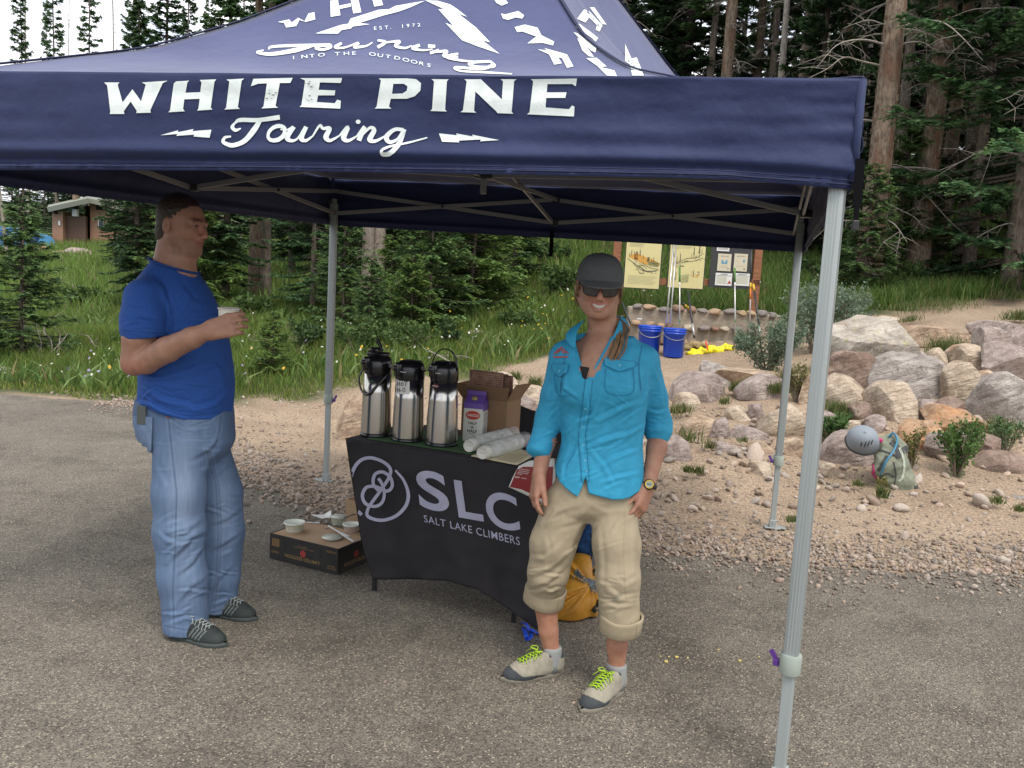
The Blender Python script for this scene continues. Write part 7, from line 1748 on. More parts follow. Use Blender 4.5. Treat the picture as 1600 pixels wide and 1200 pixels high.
def shoe(hx,toe,L,col_up,col_rand,m_sole,m_lace,parent,sc=1.0,mu=M_suede,low=.062,opening=True,stripes=None,lace_n=6):
 """hx heel point on the ground, toe point on the ground"""
 h0=np.array(hx,float);d=np.array(toe,float)-h0;d[2]=0;d/=np.linalg.norm(d);y=np.array([-d[1],d[0],0]);z=np.array([0,0,1.])
 W=lambda a,b,c:h0+d*a*L+y*b*L+z*c
 v=Vol(np.minimum(h0,h0+d*L)-.08,np.maximum(h0,h0+d*L)+.08+np.array([0,0,.08]),.0034)
 v.lo[2]=h0[2]-.02;v.ax[2]=v.lo[2]+.0034*np.arange(v.D.shape[2])
 v.chain([W(.14,0,.045),W(.40,0,.040),W(.70,.015,.034),W(.85,.01,.028)],[.036,.036,.040,.028],.02,flat=(z,.9))
 v.chain([W(.13,0,.078),W(.30,0,.080),W(.52,0,.062),W(.72,0,.044)],[.032,.032,.029,.026],.02)
 v.cone(W(.60,.0,.030),W(.80,.0,.026),.043,.036,.02,flat=(z,.75))
 if opening:v.cone(W(.17,0,.125),W(.26,0,.12),.030,.028,.004,'s')
 v.cut(lambda X,Y,Z:(h0[2]+.016)-Z)
 def cf(V,N):
  q=V-h0;a=q@d/L;b=q@y/L;c_=q[:,2]
  c=np.tile(np.array([col_up]),(len(V),1))
  rand_=(c_<.034+.035*np.clip((a-.72)/.2,0,1)-.012*np.clip((.6-a)/.3,0,1))&(a>.30)
  c[rand_]=col_rand
  heel=(a<.30)&(c_>.085+.05*(a-.12)-.0)&(c_<.12);c[heel]=col_rand
  tn=(np.abs(b)<.055)&(a>.34)&(a<.74)&(c_>.05);c=mixc(c,np.array(col_rand)*1.0,tn*.9)
  if stripes is not None:
   for k_ in range(4):
    l=np.abs((a-.45-.06*k_)-(c_-.03)*2.2);sdw=(l<.008)&(np.abs(b)>.09)&(c_>.03)&(c_<.08);c=mixc(c,stripes,sdw*.9)
  return c*(1+.1*nz(V,40))[:,None]
 up=skin_part(v,'shoe',mu,parent,cf,1)
 n=40;rows=[]
 for zz,e in((0,-.002),(.004,.002),(.014,.003),(.022,.001),(.024,-.006)):
  r_=[]
  for i in range(n):
   a=2*math.pi*i/n;cx,cy=math.cos(a),math.sin(a)
   ax_=.5+.5*(abs(cx)**.85)*math.copysign(1,cx)
   wid=np.interp(ax_,[0,.15,.4,.72,.9,1],[.0,.125,.115,.170,.14,.0])if 0<ax_<1 else 0
   r_.append(W(ax_*1.0,0,zz)+y*math.copysign(1,cy)*(wid*L*abs(cy)**.4+e)+d*e*cx)
  rows.append(r_)
 mb=MB().grid(np.array(rows),wrap=True);mb.F+=[list(range(n))[::-1],list(range(4*n,5*n))];mb.MI+=[0,0]
 mb.obj('sole',m_sole,up,True)
 b=bvh_of(up)
 def top(a,bb,off=.004):
  o=Vector(W(a,bb,.2));hit=b.ray_cast(o,Vector((0,0,-1)))
  return np.array(hit[0])+np.array(hit[1])*off if hit[0]else None
 lc=MB()
 for i in range(lace_n):
  a=.42+i*.32/lace_n
  for s_ in(-1,1):
   pts=[top(a+(.045*t),s_*(.055-.11*t))for t in np.linspace(0,1,6)]
   if all(p is not None for p in pts):lc.tube(pts,.0021,5)
  for s_ in(-1,1):
   pts=[top(a+.01*t,s_*(.055+.045*t))for t in np.linspace(0,1,4)]
   if all(p is not None for p in pts):lc.tube(pts,.0016,5)
 k0=top(.42,0,.008)
 if k0 is not None:
  for s_ in(-1,1):
   lp=[k0+y*s_*.03*math.sin(t*math.pi)*1.0+d*(.035*math.sin(t*2*math.pi)*.5+.01*t)+z*(.008*math.sin(t*math.pi)-.004*t)for t in np.linspace(0,1,12)]
   lc.tube(lp,.0021,5)
   lc.tube([k0,k0+y*s_*.022+z*.002+d*.01,k0+y*s_*.042-z*.018+d*.03],.0019,5)
 lc.obj('laces',m_lace,up,True)
 return up,W
wsole=M_rub
sh1,W1=shoe(on(879,1060),on(779,1067),.262,(0.30,0.275,0.215),(0.045,0.052,0.058),M_rub,M_lime,woman)
sh2,W2=shoe(on(972,1080),on(896,1130),.278,(0.30,0.275,0.215),(0.045,0.052,0.058),M_rub,M_lime,woman)
for Wq,an in((W1,aRk),(W2,aLk)):
 b0=Wq(.20,0,.035)
 MB().tube([np.array(an)+(0,0,z_)for z_ in(-.06,-.03,.0,.018,.026,.032)],[.037,.038,.038,.0375,.0370,.0345],18).obj('sock',M_sock,woman,True)
# ================================================================== THE MAN
M_tee=mat('royal blue jersey',(0.010,0.058,0.255),0.85,c2=(0.016,0.078,0.31),nscale=160,bump=0.12,bscale=300)
M_tee_d=mat('royal blue rib',(0.007,0.045,0.20),0.85)
M_denim=mat('washed denim',(1,1,1),0.85,attr='Col',c2=(0.84,0.86,0.9),nscale=70,stretch=(1,1,.12),bump=0.25,bscale=420)
M_dhair=mat('dark brown hair',(0.018,0.010,0.006),0.55,c2=(0.035,0.02,0.012),nscale=150)
M_mshoe=mat('black shoe mesh',(1,1,1),0.75,attr='Col',bump=.3,bscale=350)
M_msole=mat('dark green rubber',(0.035,0.045,0.042),0.7)
M_mlace=mat('pale grey lace',(0.28,0.31,0.30),0.8)
man=thing('person','man in royal blue T-shirt and washed jeans standing side-on holding a white cup','person',(-1.19,3.55,0))
mh=P(285,352,3.585)
RM=frame((1,-0.30,-0.08),(0.02,0.03,1))
HM=1.0
v=Vol((-1.62,3.15,0.02),(-.78,4.02,1.84),.0042)
Wm=head(v,mh,RM,HM,fem=False,smile=0.0)
v.ell(Wm(0,-.030,-.112),(.044,.045,.022),RM,.03)
v.cone(P(273,375,3.60),P(266,425,3.60),.064,.074,.03)
v.cone(P(284,396,3.58),P(284,424,3.57),.050,.06,.02)
v.ell(P(272,520,3.6),(.12,.15,.2),None,.05);v.ell(P(288,660,3.6),(.12,.14,.12),None,.05)
v.cone(P(262,432,3.6),P(228,468,3.44),.06,.055,.04);v.cone(P(262,432,3.6),P(268,468,3.76),.06,.055,.04)
mA=[P(224,478,3.42),P(217,530,3.38),P(210,566,3.385),P(228,564,3.36),P(262,546,3.31),P(300,528,3.27),P(325,517,3.255)]
v.chain(mA,[.064,.061,.050,.049,.048,.040,.031],.012,flat=None)
hd_=P(374,504,3.235)-P(326,518,3.255)
mtips=hand(v,P(325,518,3.255),hd_,(.35,.95,-.05),(0,-.1,1),1.08,curl=(.62,.68,.72,.78),spread=.0,thumb=(.35,.55))
v.chain([P(262,470,3.77),P(262,575,3.82),P(320,560,3.78),P(345,520,3.66)],[.055,.045,.04,.03],.02)
v.chain([P(285,700,3.48),P(285,840,3.46),P(290,980,3.46)],[.08,.055,.04],.02);v.chain([P(320,700,3.68),P(350,830,3.68),P(342,955,3.7)],[.08,.055,.04],.02)
def mcol(V,N):
 px,py=vproj(V);c=np.tile(np.array([[0.34,0.185,0.125]]),(len(V),1))
 L=(V-mh)@RM.T/HM;hd=(np.abs(L[:,0])<.1)&(np.abs(L[:,2])<.15)
 face=np.exp(-((L[:,0])/.05)**2-((L[:,2]+.02)/.05)**2)*(L[:,1]<0)*hd
 c=mixc(c,(0.38,0.15,0.10),.7*face)
 stub=sstep((-.038-L[:,2])/.02)*sstep((L[:,2]+.13)/.02)*sstep((.01-L[:,1])/.03)*hd
 c=mixc(c,(0.16,0.09,0.06),.45*stub)
 lip=np.exp(-((L[:,2]+.061)/.0085)**4)*(np.abs(L[:,0])<.026)*(L[:,1]<-.078)*hd
 c=mixc(c,(0.28,0.09,0.07),.8*lip)
 brow=np.exp(-((L[:,2]-.0265+6*(np.abs(L[:,0])-.028)**2*2)/.0055)**2)*(np.abs(L[:,0])>.010)*(np.abs(L[:,0])<.050)*(L[:,1]<-.05)*hd
 c=mixc(c,(0.04,0.022,0.014),.8*brow)
 for q in(-1,1):
  e=np.hypot((L[:,0]-q*.031),(L[:,2]-.002)*2.8);ball=(e<.0115)&(L[:,1]<-.078)&(L[:,1]>-.0895)&hd
  c=mixc(c,(.26,.20,.17),.8*ball);c=mixc(c,(.03,.02,.015),1.0*((np.abs(L[:,0]-q*.031)<.005)&ball))
  c=mixc(c,(.06,.03,.02),.7*np.exp(-((e-.0145)/.002)**2)*(L[:,2]>-.002)*(L[:,1]<-.07)*hd)
 elb=np.exp(-((px-206)**2+(py-578)**2)/250);c=mixc(c,(.42,.16,.12),.5*elb)
 return c*(1+.08*nz(V,30))[:,None]
skin_part(v,'body',M_skin,man,mcol,1)
v=Vol(mh-.15,mh+.17,.0038)
v.ell(Wm(0,.018,.040),(.0785,.095,.088),RM,.01);v.ell(Wm(0,.048,-.03),(.066,.062,.07),RM,.02)
def hc(X,Y,Z):
 q=[X-mh[0],Y-mh[1],Z-mh[2]]
 L=[q[0]*RM[i][0]+q[1]*RM[i][1]+q[2]*RM[i][2]for i in range(3)]
 line=np.interp(L[1],[-.10,-.075,-.045,-.022,-.012,.004,.008,.030,.040],[.11,.088,.062,.040,-.012,-.012,.018,.010,-.088])
 side=np.maximum(line-L[2],-.1)
 nape=-.052-L[2]
 back=np.maximum(-.01-L[2]-0.0,.028-L[1])
 return line-L[2]+0*nape
v.cut(hc)
def hp_(V,N):return V+N*(nz(V,120,2)*.0022+nz(V,300,2)*.001)[:,None]
skin_part(v,'hair',M_dhair,man,None,1,hp_)
v=Vol((-1.66,3.16,.88),(-.86,4.02,1.56),.004)
def rowm(py,x0,x1,Y,ry,rot=0.0):
 a,b=P(x0,py,Y),P(x1,py,Y);c=(a+b)/2
 return(c[2],c[0],c[1],abs(b[0]-a[0])/2,ry,rot)
v.chain([P(226,468,3.44),P(225,500,3.41),P(226,516,3.395)],[.074,.084,.088],.03)
v.cone(P(226,540,3.385),P(226,526,3.39),.20,.20,.003,'s')if False else None
def slv(X,Y,Z):
 c=P(226,523,3.40);n=np.array([.08,0.12,-1.0]);n/=np.linalg.norm(n)
 d=(X-c[0])*n[0]+(Y-c[1])*n[1]+(Z-c[2])*n[2]
 reg=np.maximum(np.maximum(X-(c[0]+.115),(Y-3.455)),-(X-(c[0]-.2)))
 return-np.maximum(-d,reg)
v.cut(slv)
v.loft([rowm(668,218,358,3.585,.170),rowm(640,220,360,3.585,.175),rowm(610,222,363,3.585,.182),rowm(575,222,362,3.585,.185),rowm(540,214,356,3.59,.185),rowm(500,205,348,3.59,.185),rowm(465,206,333,3.59,.17),rowm(440,218,318,3.6,.14),rowm(422,236,304,3.6,.095),rowm(404,240,302,3.6,.078)],.03,2.2)
v.cone(P(262,440,3.6),P(226,468,3.45),.065,.066,.05);v.cone(P(262,440,3.6),P(268,468,3.77),.065,.066,.05)
v.cone(P(265,470,3.77),P(262,520,3.80),.074,.08,.03)
_cA,_cB=P(238,405,3.6),P(306,428,3.56)
v.cut(lambda X,Y,Z:(Z-(_cA[2]+(X-_cA[0])*(_cB[2]-_cA[2])/(_cB[0]-_cA[0])+0*Y))*.9)
hz=P(290,655,3.4)[2]
v.cut(lambda X,Y,Z:(hz+.035*np.clip((P(290,655,3.5)[0]-X)/.16,-.2,1))-Z)
MF=[([(192,508),(215,498),(245,503)],.005,7),([(200,512),(225,508),(255,512)],.004,5),([(265,500),(285,480),(300,450)],.004,9),([(270,515),(300,505),(340,505)],.005,8),([(265,525),(295,520),(330,520)],.004,6),([(225,605),(260,625),(320,640)],.006,9),([(222,615),(250,640),(290,652)],.005,6),([(300,640),(335,630),(358,610)],.004,8),([(225,588),(250,590),(290,580)],.005,8),([(240,600),(280,600),(330,590)],.003,9),([(262,520),(266,500),(262,470)],.005,6),([(330,560),(345,580),(352,610)],.003,9),([(235,430),(255,450),(262,480)],.003,9),([(222,622),(232,612),(245,605)],.005,5),([(280,440),(300,470),(325,480)],.0025,9)]
def mpost(V,N):
 fr=frontness(N,V)
 for pts,a,w in MF+autofolds(12,(225,570,355,645),(-10,25),70,.0028,6,1)+autofolds(8,(195,480,262,520),(-10,20),40,.002,5,2)+autofolds(7,(265,480,335,540),(-20,20),50,.002,6,3):V=fold(V,N,fr,pts,a*1.5,w*.62)
 return V+N*(nz(V,12,3.0,(1,1,.7))*.004+nz(V,34,6.0)*.0012)[:,None]
tee=skin_part(v,'t_shirt',M_tee,man,None,1,mpost)
tp=caster(bvh_of(tee))
cn=[(_cA+_cB)/2+np.array([.097*math.cos(a),.088*math.sin(a),.097*math.cos(a)*(_cB[2]-_cA[2])/(_cB[0]-_cA[0])+.002])for a in np.linspace(0,2*math.pi,28)]
MB().tube(cn,.007,8,caps=False,flat=.8).obj('collar_rib',M_tee_d,tee,True)
print_on('stitch',stroke_poly([(191,516),(225,519),(262,521)],1.2),tp,M_tee_d,tee,5,.002)
print_on('stitch',stroke_poly([(262,520),(266,495),(262,465),(250,435)],1.2),tp,M_tee_d,tee,5,.001)
print_on('stitch',stroke_poly([(225,622),(285,648),(355,642)],1.1),tp,M_tee_d,tee,5,.002)
v=Vol((-1.64,3.20,.02),(-.82,3.94,1.06),.004)
v.loft([rowm(718,268,340,3.585,.08),rowm(704,244,356,3.585,.135),rowm(686,224,364,3.585,.165),rowm(665,214,363,3.585,.170),rowm(640,214,362,3.585,.165),rowm(625,217,358,3.585,.16)],.03,2.4)
v.chain([P(283,705,3.49),P(279,770,3.46),P(281,830,3.45),P(286,900,3.455),P(291,985,3.455)],[.110,.102,.096,.093,.088],.03)
v.chain([P(318,705,3.66),P(340,770,3.67),P(348,830,3.67),P(344,900,3.69),P(340,958,3.70)],[.108,.100,.090,.082,.076],.015)
zn=P(290,990,3.45)[2];zf=P(340,967,3.69)[2]
ym=3.575
v.cut(lambda X,Y,Z:np.where(Y<ym,zn+.06*(X-P(258,980,3.45)[0])*-1+.02,zf)-Z)
JF=[([(325,830),(300,840),(262,880)],.007,9),([(322,850),(300,880),(275,900)],.005,8),([(318,810),(290,830),(250,835)],.005,9),([(325,900),(300,915),(262,960)],.004,9),([(345,680),(330,700),(300,715)],.006,8),([(350,700),(335,715),(318,740)],.005,7),([(260,672),(285,690),(318,690)],.004,7),([(270,660),(300,672),(330,668)],.004,6),([(365,720),(345,735),(330,750)],.004,7),([(380,790),(355,810),(330,820)],.005,8),([(378,830),(355,845),(332,860)],.005,8),([(262,975),(290,965),(318,968)],.005,6),([(365,880),(345,900),(330,925)],.004,7),([(240,720),(260,760),(262,820)],.004,9),([(330,945),(345,940),(356,935)],.004,5),([(245,830),(262,845),(285,850)],.004,7)]
def jpost(V,N):
 fr=frontness(N,V)
 for pts,a,w in JF+autofolds(16,(255,800,320,970),(-40,10),45,.004,5,4)+autofolds(12,(325,760,378,940),(-30,20),36,.004,5,5)+autofolds(8,(245,680,360,740),(-30,20),50,.003,6,6):V=fold(V,N,fr,pts,a*1.0,w*.6)
 return V+N*(nz(V,9,3.0,(1,1,.5))*.006+nz(V,30,8.0,(1,1,.4))*.0016)[:,None]
def jcol(V,N):
 px,py=vproj(V);base=np.array([0.105,0.165,0.270])
 c=np.tile(base[None],(len(V),1))
 far=V[:,1]>3.575
 wash=np.exp(-((px-285)/22)**2)*np.exp(-((py-760)/70)**2)+.8*np.exp(-((px-352)/14)**2-((py-790)/60)**2)+.5*np.exp(-((px-290)/20)**2-((py-900)/60)**2)
 c=mixc(c,(.23,.295,.40),np.clip(.8*wash,0,.8))
 c=mixc(c,(.050,.085,.165),np.clip(.5+1.2*nz(V,5,1,(1,1,.3)),0,1)*.45)
 for pts,w,s in(([(262,640),(268,700),(276,770),(274,850),(270,920),(272,984)],1.3,.75),([(322,700),(338,760),(342,830),(338,900),(330,950)],1.1,.8),([(326,700),(342,760),(346,830),(342,900),(334,950)],.8,.6),([(258,978),(290,984),(325,972)],1.0,.6),([(330,957),(357,950)],1.0,.6),([(266,652),(290,668),(330,655)],1.2,.5),([(345,650),(343,670),(338,690)],1.3,.6)):
  d,s_,t=seg_d(px,py,pts);c=mixc(c,(.045,.075,.15),s*np.exp(-(d/w)**2));c=mixc(c,(.18,.25,.36),.3*np.exp(-((d-3.2)/1.8)**2))
 for k in range(9):
  a0=random.Random(k).uniform(-6,6);d,s_,t=seg_d(px,py,[(280+a0,668+k*5),(305+a0,664+k*6),(330,660+k*7)]);c=mixc(c,(.22,.29,.40),.25*np.exp(-(d/1.6)**2)*(k<7))
 return c*(1+.13*nz(V,16,7,(1,1,.35)))[:,None]
jeans=skin_part(v,'jeans',M_denim,man,jcol,1,jpost)
jp=caster(bvh_of(jeans))
M_dn2=mat('denim pocket',(0.10,0.16,0.265),.85,c2=(.15,.215,.32),nscale=24,bump=.25,bscale=400);M_dn3=mat('dark denim thread',(.04,.07,.14),.8)
def seat_pocket():
 o=print_on('pocket',outline_poly([[(211,650),(240,651),(239,704),(235,709),(217,694)]]),jp,M_dn2,jeans,4,.006)
 if o:o.modifiers.new('t','SOLIDIFY').thickness=.004
 for pts in([(212,655),(239,656)],[(236,655),(235,703)],[(216,692),(234,704)],[(213,672),(237,674)]):print_on('stitch',stroke_poly(pts,1.0,False),jp,M_dn3,jeans,4,.0075)
seat_pocket()
print_on('stitch',stroke_poly([(216,634),(235,640),(262,650)],1.2),jp,M_dn3,jeans,4,.003)
disc_on('rivet',263,652,.004,mat('copper rivet',(.3,.12,.05),.4,metal=.8),jeans,place=jp)
SH=(0.016,0.020,0.021)
ms1,Wa=shoe(on(262,1000),on(374,1018),.285,SH,(0.020,0.028,0.027),M_msole,M_mlace,man,mu=M_mshoe,opening=False,stripes=(.16,.20,.19))
ms2,Wb=shoe(on(312,964),on(393,974),.275,SH,(0.020,0.028,0.027),M_msole,M_mlace,man,mu=M_mshoe,opening=False,stripes=(.16,.20,.19))
q=jp(224,644);pw,nw=(np.array(q[0]),np.array(q[1]))if q else(P(222,644,3.45),np.array([0,-1,0.]))
MB().box(P(222,648,3.5)*0+pw+nw*.008+(0,0,-.012),(.045,.010,.075),(np.cross(nw,(0,0,1))/np.linalg.norm(np.cross(nw,(0,0,1))),nw,np.array([0,0,1.])),.003).solo('wallet',mat('grey green leather',(.07,.08,.075),.6),'grey wallet sticking out of the seat pocket of the jeans','wallet')
M_paper=mat('white paper cup',(0.62,0.58,0.50),0.6)
cc=P(357,499,3.285)
cup=thing('paper_cup',"white paper cup held in the man's hand",'cup',tuple(cc+np.array([0,0,-.05])))
up=np.array([.03,-.02,1.]);up/=np.linalg.norm(up);cx_=np.cross((0,1,0),up);cx_/=np.linalg.norm(cx_);cy_=np.cross(up,cx_)
MB().lathe(cc,[(.030,-.048),(.030,-.046),(.0385,.040),(.0370,.040),(.0290,-.043),(0,-.043)],28,ax=(cx_,cy_,up)).obj('cup_wall',M_paper,cup,True)
MB().lathe(cc,[(.0385,.038),(.041,.0385),(.042,.0405),(.041,.0425),(.0385,.043),(.037,.0415)],28,ax=(cx_,cy_,up)).obj('rim',M_paper,cup,True)
MB().lathe(cc,[(.0355,.022),(0,.022)],24,ax=(cx_,cy_,up)).obj('coffee',mat('coffee',(.03,.012,.005),.1),cup)
# ================================================================== THE TABLE AND WHAT STANDS ON IT
TZ=.735
tl=P(539,684,1)[0:0]
def on_z(px,py,z):
 d=ray(px,py);t=(z-CAM_H)/d[2];return CAMPOS+d*t
A1=on_z(541,686,TZ);A2=on_z(838,731,TZ)
ex=(A2-A1);TL=np.linalg.norm(ex);ex/=TL;ey=np.array([-ex[1],ex[0],0]);TD_=.56
def T(a,b,c=0.0):return A1+ex*a+ey*b+np.array([0,0,c])
M_grey_leg=mat('dark grey steel',(.03,.03,.033),.4,metal=.5)
table=thing('folding_table','folding table hidden under the black climbers cloth','table',tuple(T(TL/2,TD_/2)*[1,1,0]))
MB().box(T(TL/2,TD_/2,-.02),(TL-.01,TD_-.01,.034),(ex,ey,(0,0,1)),.004).obj('tabletop',M_grey_leg,table)
for a in(.15,TL-.09):
 for b in(.06,TD_-.06):
  MB().bar(T(a,b,-.036),T(a,b,-TZ+.0),.022,.022,up=(1,0,0)).obj('leg',M_grey_leg,table)
MB().bar(T(.15,.06,-.35),T(.15,TD_-.06,-.35),.015,.015).bar(T(TL-.09,.06,-.35),T(TL-.09,TD_-.06,-.35),.015,.015).obj('stretcher',M_grey_leg,table)
M_cloth=mat('black polyester banner',(0.008,0.007,0.010),0.8,c2=(0.016,0.013,0.017),nscale=5,bump=.15,bscale=500,sheen=0.0)
M_lilac=mat('pale lilac print',(0.36,0.36,0.46),0.7,c2=(.32,.32,.42),nscale=20)
top_e=bez([(541,686),(610,696),(690,706),(770,719),(838,731)],10)
def lerp(L,t):
 L=np.array(L,float);return np.array([np.interp(t,np.linspace(0,1,len(L)),L[:,i])for i in range(L.shape[1])])
leftE=[(541,686),(548,735),(557,790),(566,850),(583,906)]
botE=[(583,906),(640,905),(700,908),(748,922),(792,950),(842,986)]
rightE=[(838,731),(846,800),(848,870),(846,930),(842,986)]
nu,nv_=90,46;G=np.zeros((nu+1,nv_+1,3))
for i in range(nu+1):
 s=i/nu;a=TL*s
 tp_=lerp([(541,686),(615,697),(690,708),(765,720),(838,731)],s);bt=lerp(botE,s)
 for j in range(nv_+1):
  t=j/nv_
  e=(1-t)*tp_+t*bt;l=lerp(leftE,t)-((1-t)*np.array(leftE[0])+t*np.array(leftE[-1]));r_=lerp(rightE,t)-((1-t)*np.array(rightE[0])+t*np.array(rightE[-1]))
  q=e+l*(1-s)+r_*s
  n=-ey;d=ray(q[0],q[1]);o=A1+n*(.012+.05*t*s+.010*math.sin(s*15+1.0)*t+.006*math.sin(s*31)*t+.016*mnoise.noise((s*6,t*3,2))+.008*mnoise.noise((s*14+t*4,t*7,5)))
  tt=((o-CAMPOS)@n)/(d@n);G[i,j]=CAMPOS+d*tt
back=[[G[i,0]+ey*b*1.0+np.array([0,0,TZ+.004-G[i,0][2]+.0015*mnoise.noise((i*.2,b*9,0))])for b in(TD_+.02,.35,.15,.03,.012)]for i in range(nu+1)]
Gt=np.concatenate([np.array(back),G],1)
mb=MB().grid(Gt)
lf=[[Gt[0,j]*(1-w)+(T(-.012+.03*(j/Gt.shape[1]),.0)+ey*TD_*w)*w*0+0 for w in(0,)]for j in range(3)]
M_c2=M_cloth
cloth=mb.solo('tablecloth',M_cloth,'black cloth printed SLC SALT LAKE CLIMBERS hanging over the front of the table','tablecloth',smooth=True)
cloth.modifiers.new('t','SOLIDIFY').thickness=.002
G2=[]
for j in range(16):
 t=j/15;row_=[]
 fz=G[0,int(t*nv_)]
 for b in np.linspace(0,TD_,12):
  row_.append(fz+ey*b+ex*(-.004+.012*math.sin(b*22)*t)+np.array([0,0,.003 if t==0 else 0]))
 G2.append(row_)
sd=MB().grid(np.array(G2)).obj('side_fall',M_cloth,cloth,True)
cp=caster(bvh_of(cloth))
Z8=lambda L:[(400+x/3.478,680+y/3.478)for x,y in L]
print_on('emblem',stroke_poly(Z8([(577,432),(538,385),(516,310),(522,215),(560,145),(620,122),(690,142),(732,180),(728,225),(690,285),(645,345),(612,395),(610,440),(680,462),(760,440),(815,385),(830,320),(805,245),(760,190)]),[5.4,5,5.5,5,5,5.2,4.8,5,5.4,5.2,3.0],True,8),cp,M_lilac,cloth,6,.004)
print_on('emblem',stroke_poly(Z8([(668,300),(640,262),(650,212),(692,198),(735,228),(745,275),(715,302),(655,278),(605,282),(582,328),(600,372),(650,386),(690,362),(702,312),(688,262),(668,232)]),5.0,True,8),cp,M_lilac,cloth,6,.0062)
def affine_text(s,o,ex_,up_,size,bold=0.0,space=1.0):
 V_,F_=text_poly(s,size,bold=bold,space=space);V2=np.array(o)[None]+V_[:,:1]*np.array(ex_)[None]+V_[:,1:]*np.array(up_)[None];return V2,F_
for ch,o,w_,h_ in(('S',(657,794),47,62),('L',(717,808),40,59),('C',(764,823),50,58)):
 V_,F_=text_poly(ch,1.0,bold=.022);V_=(V_-V_.min(0))/(V_.max(0)-V_.min(0))
 V2=np.array(o)[None]+V_[:,:1]*np.array([w_,w_*.17])[None]+V_[:,1:]*np.array([-h_*.13,-h_])[None]
 print_on('letter',(V2,F_),cp,M_lilac,cloth,8,.004)
V_,F_=text_poly('SALT LAKE CLIMBERS',1.0,bold=.004,space=1.1);m0,m1=V_.min(0),V_.max(0);V_=(V_-m0)/(m1-m0)
V2=np.stack([664+V_[:,0]*149-V_[:,1]*1.2,815+V_[:,0]*37-V_[:,1]*(11+2*V_[:,0])],1)
print_on('letter',(V2,F_),cp,M_lilac,cloth,None,.005)
def steel():
 m,nt,b=_newmat('brushed steel');N,L=nt.nodes,nt.links
 b.inputs['Metallic'].default_value=1;b.inputs['Roughness'].default_value=.19;b.inputs['Base Color'].default_value=(.50,.48,.45,1);b.inputs['Anisotropic'].default_value=0
 tc=N.new('ShaderNodeTexCoord');mp=N.new('ShaderNodeMapping');mp.inputs['Scale'].default_value=(3,3,260);no=N.new('ShaderNodeTexNoise');no.inputs['Scale'].default_value=4
 L.new(tc.outputs['Object'],mp.inputs[0]);L.new(mp.outputs[0],no.inputs['Vector']);bp=N.new('ShaderNodeBump');bp.inputs['Strength'].default_value=.06;bp.inputs['Distance'].default_value=.002
 L.new(no.outputs['Fac'],bp.inputs['Height']);L.new(bp.outputs[0],b.inputs['Normal']);return m
M_steel=steel()
M_gloss=mat('glossy black plastic',(0.008,0.008,0.009),0.22,spec=.6)
def on_table(px,py,dz=.006):return on_z(px,py,TZ+dz)
